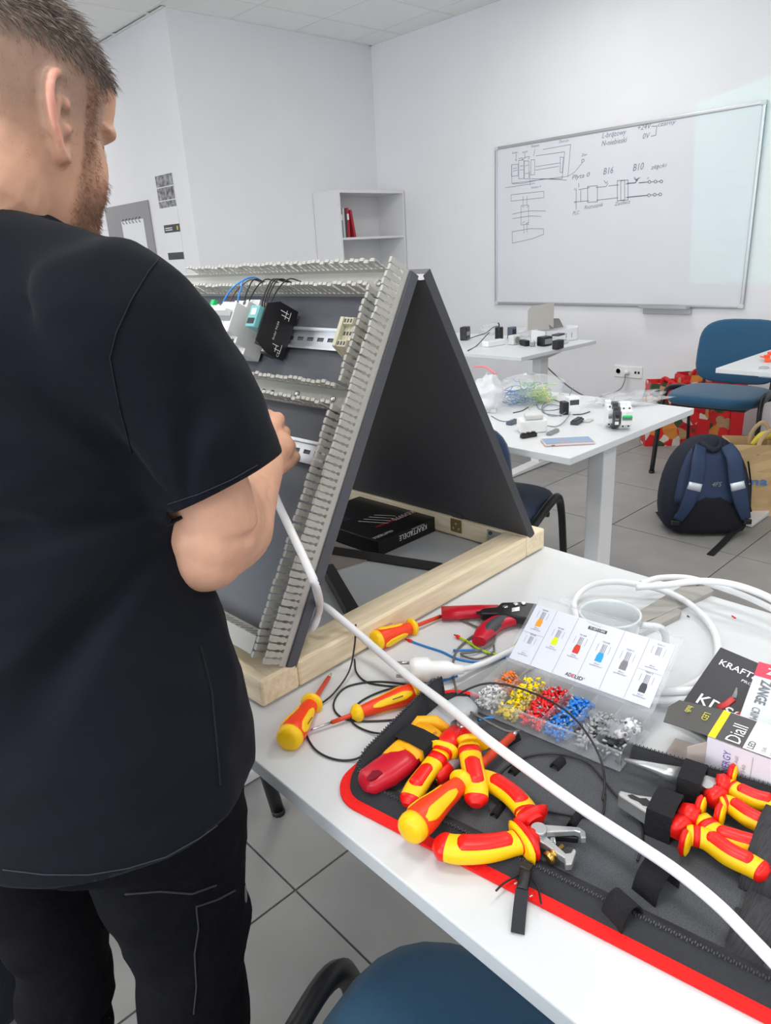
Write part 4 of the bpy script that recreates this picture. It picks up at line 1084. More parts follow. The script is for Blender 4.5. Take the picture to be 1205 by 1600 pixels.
for (ft, nm) in ((FTR, 'right'), (FTL, 'left')):
    g = G(); f = frame((ft[0], ft[1], 0), TFW)
    rg = []
    for x, w, h0, h1 in ((-.075, .025, .02, .06), (-.06, .036, .012, .085), (-.01, .040, .012, .105), (.05, .044, .012, .085), (.11, .050, .012, .062), (.16, .046, .012, .050), (.195, .026, .016, .036)):
        rg.append([T(f, (x, w*math.cos(a), (h0+h1)/2+(h1-h0)/2*math.sin(a))) for a in np.linspace(0, 2*math.pi, 16, endpoint=False)])
    sh = g.loft(rg).obj('shoe', M_black, man)
    g = G().prism([(-.085, -.03), (-.07, .038), (.05, .046), (.13, .052), (.19, .034), (.205, 0), (.19, -.034), (.13, -.052), (.05, -.046), (-.07, -.038)], 0, .022, f); g.obj('sole', M_dark, sh, bevel=.004)

# ================================================================== tools and clutter on the work table
TZ = .7402
def A(px, py, z=TZ): return onz(px, py, z)
M_or = mat('orange_red_grip', (236, 62, 18), .42, bump=.05, bscale=1500)
M_red2 = mat('bright_red_grip', (226, 22, 14), .36)
M_yel = mat('yellow_grip', (246, 196, 6), .42)
M_amber = mat('amber_yellow', (244, 172, 10), .42)
M_crim = mat('crimson_plastic', (188, 22, 44), .33)
M_shaft = mat('red_shaft_insulation', (214, 66, 34), .4)
M_clear = mat('clear_plastic', (222, 227, 232), .25, alpha=.13, spec=.35)
M_frost = mat('frosted_plastic', (196, 200, 204), .3, alpha=.72, spec=.6)
M_fabric = mat('black_nylon', (44, 45, 49), .9, noise=.22, nscale=900, bump=.3, bscale=1200)
M_felt = mat('charcoal_felt', (64, 66, 70), .95, noise=.30, nscale=700, rgb2=(88, 91, 96), bump=.5, bscale=1000)
M_velcro = mat('black_loop_tape', (26, 26, 29), .95, noise=.4, nscale=600, bump=.8, bscale=800)
M_piping = mat('red_felt_piping', (238, 20, 16), .8, noise=.12, nscale=600, bump=.5, bscale=900)

def revolve_patch(g, f, prof, a0, a1, lift, mi=0, n=10):      # a sector of a turned body, raised by lift; prof (x, r)
    P = []
    for i, (x, r) in enumerate(prof):
        t = i/(len(prof)-1); sq = min(1.0, 3.2*min(t, 1-t)+.35)
        am, hw = (a0+a1)/2, (a1-a0)/2*sq
        row = []
        for k in range(n+1):
            a = am-hw+2*hw*k/n; e = lift*min(1, min(k, n-k)+.0001) if 0 < i < len(prof)-1 else -.0004
            if k in (0, n): e = -.0004
            row.append(T(f, (x, (r+e)*math.cos(a), (r+e)*math.sin(a))))
        P.append(row)
    g.grid(P, mi); return g
def screwdriver(label, butt, tip, LH, R, roll=0.0, group='insulated screwdrivers', shaft_r=.0032, steel=.012, name='screwdriver'):
    butt = np.array(butt); tip = np.array(tip); L = np.linalg.norm(tip-butt); f = frame(butt, tip-butt)
    X = f[1][:, 0]; c, s_ = math.cos(roll), math.sin(roll)
    Y = f[1][:, 1]*c + f[1][:, 2]*s_; Z = np.cross(X, Y); f = (butt, np.stack([X, Y, Z], 1))
    fz = (butt, np.stack([Y, Z, X], 1))
    t = thing(name, label, 'screwdriver', (butt+tip)/2*np.array([1, 1, 0])+np.array([0, 0, TZ]), group)
    h = LH
    body = [(0.05, .80), (.10, .95), (.20, 1.0), (.32, .97), (.45, .84), (.58, .74), (.70, .70), (.80, .62), (.86, .56), (.90, .56)]
    rp = lambda x: np.interp(x, [p[0] for p in body], [p[1] for p in body])
    G().lathe([(R*.3, .03*h)]+[(R*r, x*h) for x, r in body]+[(R*.3, .95*h)], fz, 20).obj('handle', M_or, t)
    G().lathe([(R*.02, -.012*h), (R*.55, -.006*h), (R*.82, .012*h), (R*.93, .04*h), (R*.985, .085*h), (R*.97, .125*h), (R*.85, .13*h)], fz, 20).obj('end_cap', M_yel, t, label='yellow rounded end cap')
    G().lathe([(R*.35, .84*h), (R*.70, .855*h), (R*.88, .885*h), (R*.90, .91*h), (R*.78, .95*h), (R*.45, .985*h), (R*.25, 1.0*h)], fz, 20).obj('guard', M_yel, t, label='yellow finger guard')
    for k in range(3):
        a = 2.094*k+.5
        g = G(); xs = np.linspace(.15, .72, 12)
        revolve_patch(g, f, [(x*h, R*rp(x)) for x in xs], a-.48, a+.48, .0011)
        o = g.obj('grip_inlay', M_yel, t, label='soft yellow grip inlay')
        if k == 0: 
            g2 = G(); ff = (T(f, (.30*h, R*.99*math.cos(a)+.0014*math.cos(a), R*.99*math.sin(a)+.0014*math.sin(a))), np.stack([X, np.cross(f[1]@np.array([0, math.cos(a), math.sin(a)]), X), f[1]@np.array([0, math.cos(a), math.sin(a)])], 1))
            g2.bx((0, -.0006, 0), (.016, .0006, .0002), ff); g2.obj('printed_mark', M_ink, o)
    G().lathe([(shaft_r*1.15, .93*h), (shaft_r*1.1, h*1.05), (shaft_r, L-steel), (shaft_r*.8, L-steel)], fz, 12).obj('insulated_shaft', M_shaft, t)
    G().lathe([(shaft_r*.62, L-steel-.002), (shaft_r*.62, L-.005), (shaft_r*.30, L)], fz, 10).obj('steel_tip', M_steel, t)
    return t
screwdriver('orange and yellow screwdriver at the table edge beside the man', A(449, 1158, TZ+.0165), A(518, 1052, TZ+.005), .098, .0178, roll=2.2)
screwdriver('orange and yellow screwdriver with thin long shaft lying among black wire loops', A(657, 1078, TZ+.0135), A(485, 1141, TZ+.006), .105, .0140, roll=.2, shaft_r=.0028, steel=.030)
screwdriver('orange and yellow screwdriver lying against the wooden base rail', A(583, 1003, TZ+.016), A(697, 960, TZ+.006), .088, .0165, roll=.8)
screwdriver('largest orange and yellow screwdriver lying across the tool case', A(637, 1300, TZ+.034), A(808, 1143, TZ+.020), .108, .0170, roll=4.0, shaft_r=.0052, steel=.012)

# ------------------------------------------------------------------ the zip tool case, opened flat
CO = np.array([.381, .552, TZ]); CF_ = frame(CO, (.176, -.984, 0))          # x along the front edge, y towards the back
CFR = (CO, np.stack([CF_[1][:, 0], -CF_[1][:, 1]*-1 if False else np.array([.984, .176, 0]), np.array([0, 0, 1.0])], 1))
CLN, CWD = .56, .262
def crr(ins, z, n=72, front=0.0, rad=.045):
    out = []
    x0, x1, y0, y1 = ins, CLN-ins, ins+front, CWD-ins; r = max(.012, rad-ins)
    for (cx, cy, a0) in ((x1-r, y1-r, 0), (x0+r, y1-r, 90), (x0+r, y0+r, 180), (x1-r, y0+r, 270)):
        for k in range(n//4):
            a = math.radians(a0+90*k/(n//4-1)); out.append((cx+r*math.cos(a), cy+r*math.sin(a), z))
    return out
def wallz(p, hi, lo): 
    
    w = np.clip((p[1]-.03)/.07, 0, 1)
    if .015 < p[0] < .27 and p[1] > .20: hi = min(hi, .0055)
    return lo+(hi-lo)*w
case = thing('tool_case', 'open black zip tool case with red border holding red and yellow tools', 'tool case', T(CFR, (.28, .13, 0)))
case_rings = []
for ins, z, fr_ in ((0, .0005, 0), (0, .004, 0), (.013, .0045, 0), (.013, .0005, 0)): case_rings.append([T(CFR, p) for p in crr(ins, z)])
G().loft(case_rings, 0, False, caps=False, closed=True).obj('red_border', M_piping, case, label='bright red felt border')
def wallring(ins, f_ins, hi, lo): return [T(CFR, (p[0], p[1], wallz(p, hi, lo))) for p in crr(ins, 0, front=f_ins)]
G().loft([wallring(.012, 0, .0045, .0045), wallring(.010, .004, .018, .007), wallring(.009, .018, .033, .011), wallring(.0105, .020, .0345, .012), wallring(.013, .022, .033, .010), wallring(.020, .024, .012, .006), wallring(.024, .024, .004, .004)], 0, True, caps=False).obj('side_wall', M_fabric, case)
G().prism([p[:2] for p in crr(.012, 0)], .0005, .0042, CFR).obj('felt_floor', M_felt, case)
zg = G(); zr = wallring(.0105, .020, .0352, .0127); zr = [np.array(p) for p in zr]
seg = []
for i in range(len(zr)): 
    a, b = zr[i], zr[(i+1) % len(zr)]; L = np.linalg.norm(b-a); k = max(1, int(L/.0022))
    for j in range(k): seg.append((a+(b-a)*j/k, b-a))
for i, (p, d) in enumerate(seg):
    ff = frame(p, d); zg.box((0, (.0008 if i % 2 else -.0008), .0004), (.0012, .0028, .0012), ff)
stuff(zg.obj('zipper_teeth', M_dark, case))
# zipper slider with a fabric pull hanging over the red border
zs_ = A(822, 1358, TZ+.014)
sl_ = frame(zs_, CFR[1][:, 0]); zb = G().bx((-.006, -.0045, 0), (.006, .0045, .005), sl_); zb.obj('zipper_slider', M_blackm, case, bevel=.0015)
pl_ = [A(822, 1360, TZ+.018), A(816, 1390, TZ+.014), A(812, 1425, TZ+.007), A(809, 1458, TZ+.002)]
g = G(); g.tube(smooth_path(pl_[:2], 3), .0055, 8, flat=.45); g.obj('pull_toggle', M_black, case)
dv = unit(pl_[3]-pl_[1]); sd = np.cross(dv, [0, 0, 1]); P = []
for q in smooth_path(pl_[1:], 5): P.append([q-sd*.0065, q, q+sd*.0065])
G().grid(P, 0, False).obj('pull_strap', M_fabric, case, solid=.0016)
for pts in (((822, 1362), (790, 1378), (775, 1392)), ((824, 1364), (840, 1385), (846, 1412))):
    G().tube(smooth_path([A(x, y, TZ+.010) for x, y in pts], 5), .0011, 5).obj('drawstring', M_black, case)
def loop(px, py, w, h, dirp, n=12, zb=.0045, name='tool_loop', m=M_velcro, lean=.0):
    c = A(px, py, TZ+zb); d = unit(np.array(A(*dirp, TZ+zb))-c); up = np.array([0, 0, 1.0]); sd = np.cross(up, d)
    P = []
    for k in range(n+1):
        a = math.pi*k/n; x = -math.cos(a)*h*.62; z = math.sin(a)*h
        P.append([c + d*(x+lean*z) + sd*s_*w/2 + up*z for s_ in (-1, 0, 1)])
    return G().grid(P).obj(name, m, case, solid=.0016)
loop(972, 1432, .024, .022, (1000, 1412)); loop(1024, 1388, .026, .028, (1052, 1366), lean=.15)
loop(872, 1196, .018, .008, (888, 1204)); loop(806, 1204, .018, .007, (822, 1212)); loop(778, 1268, .020, .006, (796, 1276)); loop(898, 1284, .022, .006, (916, 1292)); loop(800, 1158, .02, .008, (812, 1166))
def band(p0, p1, w, z0, z1, nm='elastic_band'):
    a, b = A(*p0, TZ+.0045), A(*p1, TZ+.0045); d = unit(b-a); L = np.linalg.norm(b-a); sd = np.cross([0, 0, 1.0], d); P = []
    for k in range(15):
        t = k/14; z = z0 + (z1-z0)*math.sin(math.pi*t)**.5
        P.append([a+d*L*t+sd*w*s_/2+np.array([0, 0, z]) for s_ in (-1, -.33, .33, 1)])
    return G().grid(P).obj(nm, mat('ribbed_elastic', (60, 60, 63), .9, noise=.35, nscale=60, stretch=(1, 12, 1), bump=.6, bscale=300), case, solid=.0014)
band((1150, 1545), (1178, 1430), .030, .0004, .002); band((1182, 1400), (1226, 1275), .032, .001, .031); band((1178, 1470), (1200, 1385), .030, .0004, .003)

# ------------------------------------------------------------------ pliers
def grip(t, pts, wid, th, core, tipcol, name='handle'):
    """one insulated handle: yellow shell, red core panel on top, red end; pts from the free end towards the pivot"""
    P = smooth_path(pts, 6); n = len(P); W = resample(wid, n); fl = [th]*n
    W[0] *= .55; W[1] *= .85
    h = G().tube(P, W, 14, flat=th, ex=.8).obj(name, M_yel, t, label='insulated yellow handle with red panels')
    a = int(n*.16); g = G()
    g.tube([P[0]-(P[1]-P[0])*.35]+P[:a+1], [W[0]*.80]+[w*1.04 for w in W[:a]]+[W[a]*.93], 14, flat=th, ex=.8); g.obj('handle_end', tipcol, h)
    b = int(n*.78); g = G(); Q = P[a+2:b]; m = len(Q)
    up = np.array([0, 0, 1.0])
    g.tube([q+up*W[a+2+i]*th*.60 for i, q in enumerate(Q)], [W[a+2+i]*.72*min(1, .62+6*min(i, m-1-i)/m) for i in range(m)], 12, flat=th*.95, ex=.8); g.obj('grip_panel', core, h)
    c = min(n-4, int(n*.83)); g = G(); Q = P[c:c+3]
    g.tube(Q, [W[c]*1.02]*len(Q), 14, flat=th*1.0, ex=.8); g.obj('grip_ring', core, h)
    return h
def guard(t, at, along, w, h, th=.004, m=None, nm='guard'):
    al = unit(along); up = np.array([0, 0, 1.0]); sd = np.cross(up, al); f = (np.array(at), np.stack([al, sd, up], 1))
    rings = []
    for x, k in ((-th, .75), (0, 1.0), (th*.6, .92), (th*1.6, .6)):
        rings.append([T(f, (x, w*k*math.copysign(abs(math.cos(a))**.75, math.cos(a)), h*k*math.copysign(abs(math.sin(a))**.75, math.sin(a)))) for a in np.linspace(0, 2*math.pi, 18, endpoint=False)])
    return G().loft(rings).obj(nm, m or M_red2, t)
Z1 = TZ+.018
# side cutters lying head-up beside the knife
pl = thing('side_cutters', 'red and yellow side cutters with grey jaws beside the cable knife', 'pliers', A(710, 1195))
Z2 = TZ+.030
grip(pl, [A(637, 1258, TZ+.014), A(650, 1232, TZ+.018), A(668, 1206, TZ+.022), A(690, 1178, TZ+.026)], [0.0121, 0.0126, 0.0113, 0.0117], .72, M_red2, M_red2)
grip(pl, [A(744, 1258, TZ+.020), A(744, 1228, TZ+.026), A(738, 1196, TZ+.030), A(733, 1168, TZ+.032)], [0.0131, 0.0135, 0.0131, 0.0135], .72, M_red2, M_red2)
for (p, q) in (((690, 1178), (714, 1140)), ((735, 1170), (730, 1138))):
    a, b = A(*p, TZ+.028), A(*q, TZ+.028)
    G().tube([a, a*.4+b*.6, b], [.0122, .0130, .0090], 12, flat=.72, ex=.75).obj('collar', M_red2, pl)
guard(pl, A(694, 1172, TZ+.028), A(714, 1140)-A(690, 1178), .019, .012, m=M_yel); guard(pl, A(742, 1160, TZ+.032), A(735, 1138)-A(735, 1170), .022, .012, m=M_yel)
hd = [A(712, 1146, TZ+.026), A(722, 1134, TZ+.026), A(732, 1126, TZ+.026), A(738, 1118, TZ+.026)]
M_tool = mat('tool_steel', (150, 153, 156), .32, .85)
G().tube([A(718, 1144, TZ+.026), A(714, 1132, TZ+.026), A(722, 1118, TZ+.026)], [.012, .010, .004], 10, flat=.5).obj('jaw', M_tool, pl)
G().tube([A(730, 1144, TZ+.026), A(738, 1134, TZ+.026), A(740, 1116, TZ+.026)], [.012, .009, .003], 10, flat=.5).obj('jaw', M_tool, pl)
G().lathe([(.008, -.008), (.008, .008), (.006, .009)], (A(724, 1138, TZ+.027), np.eye(3)), 16).obj('pivot', M_steel, pl)

# wire stripper in the foreground
ws = thing('wire_stripper', 'red and yellow wire strippers with open silver hooked jaws and brass screw', 'pliers', A(790, 1300))
grip(ws, [A(680, 1319, TZ+.018), A(715, 1327, TZ+.018), A(760, 1326, TZ+.019), A(800, 1318, TZ+.020), A(818, 1312, TZ+.02)], [0.0139, 0.0155, 0.0147, 0.0130, 0.0139], .72, M_red2, M_red2)
grip(ws, [A(738, 1214, TZ+.020), A(768, 1222, TZ+.020), A(797, 1240, TZ+.020), A(818, 1262, TZ+.020), A(826, 1278, TZ+.02)], [0.0122, 0.0126, 0.0126, 0.0126, 0.0126], .72, M_red2, M_red2)
for p, q, gw, gm in (((812, 1315), (836, 1306), .030, M_yel), ((822, 1272), (838, 1288), .028, M_red2)):
    a, b = A(*p, TZ+.02), A(*q, TZ+.02)
    G().tube([a, a*.5+b*.5, b], [.0128, .0120, .0105], 12, flat=.78, ex=.7).obj('collar', M_red2, ws)
    guard(ws, a*.6+b*.4, b-a, gw*.86, .013, m=M_red2)
guard(ws, A(815, 1316, TZ+.02), A(836, 1306)-A(812, 1315), .026, .014, th=.003, m=M_yel)
def flatpoly(pxs, z0, z1, m, nm, parent, bevel=.001):
    P = [A(x, y, z1) for x, y in pxs]; return G().prism([p[:2] for p in P], z0, z1).obj(nm, m, parent, bevel=bevel)
M_satin = mat('satin_steel', (188, 190, 190), .34, .7)
flatpoly([(829, 1297), (836, 1289), (852, 1288), (905, 1292), (915, 1299), (916, 1309), (908, 1309), (906, 1300), (898, 1298), (857, 1300), (846, 1307), (836, 1310)], TZ+.018, TZ+.025, M_satin, 'jaw', ws)
flatpoly([(831, 1306), (846, 1302), (857, 1309), (884, 1333), (892, 1332), (896, 1325), (901, 1329), (894, 1350), (884, 1351), (882, 1340), (850, 1318), (836, 1311)], TZ+.014, TZ+.022, M_satin, 'jaw', ws)
flatpoly([(866, 1299), (898, 1299), (904, 1302), (904, 1310), (866, 1306)], TZ+.010, TZ+.017, M_black, 'jaw_insert', ws)
G().lathe([(.0085, 0), (.0085, .003), (.0075, .004)], (A(842, 1298, TZ+.024), np.eye(3)), 18).obj('pivot', M_satin, ws)
a, b = A(880, 1322, TZ+.019), A(856, 1342, TZ+.014); fz = frame(a, b-a); fz = (fz[0], np.stack([fz[1][:, 1], fz[1][:, 2], fz[1][:, 0]], 1)); L = np.linalg.norm(b-a)
G().lathe([(.0026, 0), (.0026, L*.55), (.006, L*.55), (.006, L*.68), (.0042, L*.70), (.0042, L*.78), (.0068, L*.80), (.0068, L*1.0), (.005, L*1.02)], fz, 16).obj('adjusting_screw', M_brass, ws)
sp = [A(862, 1302, TZ+.017)+np.array([.003*math.cos(k*.9), .003*math.sin(k*.9), 0])+(A(864, 1318, TZ+.017)-A(862, 1302, TZ+.017))*k/44 for k in range(45)]
G().tube(sp, .0006, 5).obj('spring', M_steel, ws)

# combination pliers and long-nose pliers held by loops at the right
cpl = thing('combination_pliers', 'red and yellow combination pliers with serrated silver jaws held by a loop', 'pliers', A(1080, 1290))
Z3 = .022
grip(cpl, [A(1215, 1352, TZ+Z3), A(1190, 1327, TZ+Z3), A(1150, 1314, TZ+Z3), A(1120, 1303, TZ+Z3), A(1095, 1281, TZ+Z3)], [0.0105, 0.0112, 0.0115, 0.0112, 0.0105], .75, M_red2, M_red2)
grip(cpl, [A(1200, 1368, TZ+Z3), A(1175, 1353, TZ+Z3), A(1140, 1336, TZ+Z3), A(1105, 1312, TZ+Z3), A(1072, 1303, TZ+Z3)], [0.0108, 0.0115, 0.0119, 0.0115, 0.0108], .75, M_red2, M_red2)
lpl = thing('long_nose_pliers', 'red and yellow long nose pliers with tapered silver jaws beside case back wall', 'pliers', A(1110, 1230))
grip(lpl, [A(1228, 1268, TZ+Z3), A(1205, 1256, TZ+Z3), A(1180, 1249, TZ+Z3), A(1152, 1236, TZ+Z3), A(1138, 1228, TZ+Z3)], [0.0104, 0.0108, 0.0108, 0.0104, 0.0101], .75, M_red2, M_red2)
grip(lpl, [A(1215, 1300, TZ+Z3), A(1192, 1288, TZ+Z3), A(1168, 1276, TZ+Z3), A(1142, 1258, TZ+Z3), A(1124, 1256, TZ+Z3)], [0.0104, 0.0108, 0.0108, 0.0104, 0.0101], .75, M_red2, M_red2)
for t_, pairs in ((cpl, (((1092, 1281), (1062, 1268)), ((1072, 1300), (1050, 1284)))), (lpl, (((1140, 1230), (1118, 1224)), ((1128, 1252), (1108, 1238))))):
    for p, q in pairs:
        a, b = A(*p, TZ+Z3), A(*q, TZ+Z3)
        G().tube([a, a*.5+b*.5, b], [.0108, .0125, .0098], 12, flat=.85, ex=.6).obj('collar', M_red2, t_)
        al = unit(b-a); sd = np.cross([0, 0, 1.0], al)
for t_, at, al, w_, m_ in ((cpl, (1092, 1262), (-1, -1), .010, M_red2), (cpl, (1068, 1316), (-1, -1), .012, M_red2), (lpl, (1142, 1212), (-1, -1), .010, M_red2), (lpl, (1122, 1274), (-1, -1), .010, M_red2)):
    c = A(*at, TZ+Z3+.002); d = CFR[1][:, 0]
    guard(t_, c, d, .0105, .0145, th=.0030, m=m_)
    guard(t_, c+d*.0035, d, .0098, .0132, th=.0018, m=M_yel)
flatpoly([(966, 1240), (968, 1234), (995, 1241), (1023, 1245), (1052, 1262), (1046, 1280), (1014, 1271)], TZ+.012, TZ+.030, M_satin, 'jaw', cpl, bevel=.002)
flatpoly([(981, 1242), (988, 1241), (1000, 1247), (1010, 1247), (1018, 1254), (1016, 1260), (1005, 1258), (998, 1252), (986, 1247)], TZ+.0295, TZ+.0306, M_black, 'serration', cpl, bevel=0)
lj = [A(976, 1187, TZ+.024), A(1010, 1196, TZ+.024), A(1040, 1206, TZ+.024), A(1063, 1213, TZ+.024)]
G().tube(lj, [.0020, .0045, .0078, .0098], 10, flat=.8, ex=.5).obj('jaw', M_satin, lpl)
G().tube([A(1063, 1213, TZ+.022), A(1090, 1222, TZ+.022), A(1118, 1232, TZ+.022)], [.0095, .0105, .0110], 10, flat=.7, ex=.5).obj('joint', M_satin, lpl)
G().lathe([(.007, 0), (.007, .002)], (A(1104, 1226, TZ+.0295), np.eye(3)), 16).obj('pivot', M_satin, lpl)
def strapbox(c, d, w, l, z0, z1):
    d = unit(d); c = np.array([c[0], c[1], TZ]); sd = np.cross([0, 0, 1.0], d); c = np.array(c); P = []
    for x, z in ((-l/2, z0), (-l/2*1.02, z1*.6), (-l/2*.92, z1), (0, z1*1.04), (l/2*.92, z1), (l/2*1.02, z1*.6), (l/2, z0)):
        P.append([c+sd*x+d*y+np.array([0, 0, z]) for y in (-w/2, 0, w/2)])
    return G().grid(P, 0, False).obj('tool_loop', M_velcro, case, solid=.0016)
strapbox(A(1038, 1270, TZ+.022), A(1100, 1290)-A(1000, 1250), .026, .042, .004, .036); strapbox(A(1081, 1224, TZ+.022), A(1118, 1232)-A(1063, 1213), .024, .038, .004, .038)

# cable knife in its strap
kn = thing('cable_knife', 'yellow cable knife with crimson handle end and grey blade cover', 'knife', A(650, 1185))
KZ = TZ+.020
G().tube([A(566, 1226, KZ), A(575, 1222, KZ), A(600, 1208, KZ), A(625, 1190, KZ), A(640, 1179, KZ)], [.010, .0175, .0205, .0205, .019], 16, flat=.62, ex=.75).obj('handle', M_crim, kn, label='crimson handle end')
G().tube([A(588, 1204, KZ+.003), A(612, 1186, KZ+.003), A(640, 1166, KZ+.003), A(668, 1146, KZ+.003)], [.006, .013, .0165, .019], 14, flat=.70, ex=.75).obj('grip_shell', M_amber, kn, label='amber yellow upper shell')
G().tube([A(632, 1182, KZ+.001), A(655, 1163, KZ+.001), A(676, 1148, KZ+.001)], [.0205, .0215, .0225], 16, flat=.62, ex=.75).obj('neck', M_amber, kn)
G().tube([A(642, 1143, KZ+.004), A(655, 1132, KZ+.006), A(680, 1131, KZ+.006), A(702, 1142, KZ+.002)], [.005, .0085, .0085, .005], 12, flat=1.4).obj('guard', M_amber, kn)
G().tube([A(650, 1160, KZ+.012), A(655, 1150, KZ+.012), A(660, 1141, KZ+.010)], [.002, .003, .003], 8).obj('red_rib', M_crim, kn)
G().tube([A(680, 1138, KZ), A(704, 1118, KZ), A(726, 1106, KZ), A(738, 1102, KZ)], [.021, .022, .021, .015], 16, flat=.55, ex=.7).obj('blade_cover', M_frost, kn, label='translucent grey blade cover')
g = G(); text(g, 'VDE 1000V', frame(A(664, 1160, KZ+.0152), A(690, 1142)-A(664, 1160)), .005, width=.024); g.obj('printed_mark', M_ink, kn)
flatpoly([(573, 1215), (582, 1204), (592, 1203), (598, 1207), (586, 1216), (578, 1219)], KZ+.0108, KZ+.0125, mat('dark_crimson', (120, 12, 28), .4), 'lanyard_slot', kn, bevel=.0)
strapbox(A(652, 1166, TZ+.022), A(700, 1118)-A(580, 1220), .030, .047, .004, .0355)

# voltage tester: clear body with red end, lying under the cutters
vt = thing('voltage_tester', 'clear voltage tester with red end cap lying between the side cutter handles', 'tester', A(715, 1190))
a, b = A(683, 1217, TZ+.012), A(740, 1160, TZ+.014); fz = frame(a, b-a); L = np.linalg.norm(b-a); fz = (fz[0], np.stack([fz[1][:, 1], fz[1][:, 2], fz[1][:, 0]], 1))
G().lathe([(.0035, -.003), (.009, -.002), (.0105, .004), (.0105, .020), (.009, .022)], fz, 16).obj('end_cap', M_redp, vt)
G().lathe([(.009, .020), (.0098, .026), (.0098, L*.9), (.006, L)], fz, 16).obj('clear_body', mat('clear_acrylic', (214, 200, 204), .1, alpha=.45, spec=.7), vt)
G().lathe([(.004, .020), (.004, L*.5), (.0025, L*.55), (.0025, L*.85)], fz, 10).obj('neon_lamp', mat('neon_core', (176, 150, 156), .3), vt)
G().lathe([(.0035, -.0042), (.0035, -.0026)], fz, 10).obj('contact', M_brass, vt)

# crimping pliers
cr_ = thing('crimping_pliers', 'crimson handled crimping pliers with black head lying near the wooden rail', 'pliers', A(770, 970))
P = [A(690, 958, TZ+.012), A(720, 957, TZ+.012), A(752, 955, TZ+.012), A(780, 953, TZ+.012)]
G().tube(P, [.0145, .0145, .0135, .011], 14, flat=.6, ex=.6).obj('handle', M_crim, cr_, label='straight crimson handle')
P = smooth_path([A(748, 1002, TZ+.013), A(758, 988, TZ+.013), A(776, 974, TZ+.013), A(800, 968, TZ+.013), A(812, 966, TZ+.013)], 5)
G().tube(P, resample([.011, .0145, .0145, .012, .008], len(P)), 14, flat=.7, ex=.7).obj('handle', M_crim, cr_, label='curved crimson handle')
Q = [p+np.array([.006, -.003, .003]) for p in P[2:-6]]; G().tube(Q, resample([.006, .0115, .0105, .005], len(Q)), 12, flat=.85).obj('grip_panel', M_dark, cr_, label='dark grey soft grip')
flatpoly([(750, 953), (755, 950), (776, 948), (784, 941), (812, 940), (840, 943), (840, 962), (826, 966), (800, 962), (778, 958), (752, 958)], TZ+.010, TZ+.024, M_blackm, 'head', cr_, bevel=.002)
for (x, y) in ((790, 949), (806, 945), (818, 944)): G().lathe([(.0045, 0), (.0045, .0022), (.003, .003)], (A(x, y, TZ+.024), np.eye(3)), 10).obj('rivet', M_steel, cr_)
flatpoly([(800, 950), (812, 948), (812, 954), (800, 956)], TZ+.0235, TZ+.0246, M_steel, 'ratchet', cr_, bevel=0)
G().tube([A(745, 958, TZ+.02), A(775, 955, TZ+.02)], .003, 8).obj('spring_rod', M_blackm, cr_)

# ------------------------------------------------------------------ ferrule assortment box with its lid propped open
FB = np.array([.614, .528, .7475]); fe = unit((.111, -.994, 0)); fn = np.array([.994, .111, 0])
BFm = (FB, np.stack([fe, fn, np.array([0, 0, 1.0])], 1)); BL, BW, BH = .207, .092, .028
def bp3(x, y, z): return T(BFm, (x, y, z))
fbx = thing('ferrule_box', 'clear plastic sorting box of coloured ferrules with open printed lid', 'sorting box', bp3(BL/2, BW/2, 0))
bxf = (FB, BFm[1])
th_ = .0012
g = G().bx((0, 0, 0), (BL, BW, th_), bxf).bx((0, 0, 0), (BL, th_, BH), bxf).bx((0, BW-th_, 0), (BL, BW, BH), bxf).bx((0, 0, 0), (th_, BW, BH), bxf).bx((BL-th_, 0, 0), (BL, BW, BH), bxf)
g.bx((-.001, -.001, BH-.0015), (BL+.001, .0012, BH), bxf).bx((-.001, BW-.0012, BH-.0015), (BL+.001, BW+.001, BH), bxf)
g.obj('tray', M_clear, fbx)
CWc = BL/6
for k in range(1, 6): G().bx((k*CWc-.0005, th_, th_), (k*CWc+.0005, BW-th_, BH-.001), bxf).obj('divider', M_clear, fbx)
for k in (0, 5): G().bx((k*CWc+.001, BW*.5-.0005, th_), ((k+1)*CWc-.001, BW*.5+.0005, BH-.001), bxf).obj('divider', M_clear, fbx)
la = math.radians(33); ld = fn*math.cos(la)+np.array([0, 0, math.sin(la)]); ln = -fn*math.sin(la)+np.array([0, 0, math.cos(la)])
LF = (bp3(0, BW, BH), np.stack([fe, ld, ln], 1)); LH_ = .110
g = G().bx((0, 0, -.001), (BL+.002, LH_, 0), LF)
for a_, b_ in (((0, 0), (BL, .0015)), ((0, LH_-.0015), (BL, LH_)), ((0, 0), (.0015, LH_)), ((BL-.0005, 0), (BL+.001, LH_))): g.bx((*a_, -.001), (*b_, .006), LF)
lid = g.obj('lid', M_clear, fbx, bevel=.0008)
for x in (.042, .165):
    G().bx((x-.011, LH_-.001, -.0005), (x+.011, LH_+.010, .0012), LF).obj('latch', M_clear, fbx, bevel=.0006)
    G().bx((x-.005, LH_+.003, .0012), (x+.005, LH_+.0055, .0018), LF).obj('latch_slot', M_clear, fbx)
CH0, CH1 = .004, .097
chart = G().bx((.002, CH0, .0003), (BL-.004, CH1, .0008), LF).obj('size_chart', mat('chart_paper', (206, 209, 220), .75), fbx)
CFm = (T(LF, (.002, CH0, .0009)), LF[1]); CWW = BL-.006; CHH = CH1-CH0
M_line = mat('print_grey', (150, 152, 158), .7)
g = G()
for k in range(1, 6): ribbon(g, [(k*CWW/6, .001), (k*CWW/6, CHH-.001)], CFm, .0004)
for k in (0, 5): ribbon(g, [(k*CWW/6+.001, CHH*.5), ((k+1)*CWW/6-.001, CHH*.5)], CFm, .0004)
g.obj('chart_line', M_line, chart)
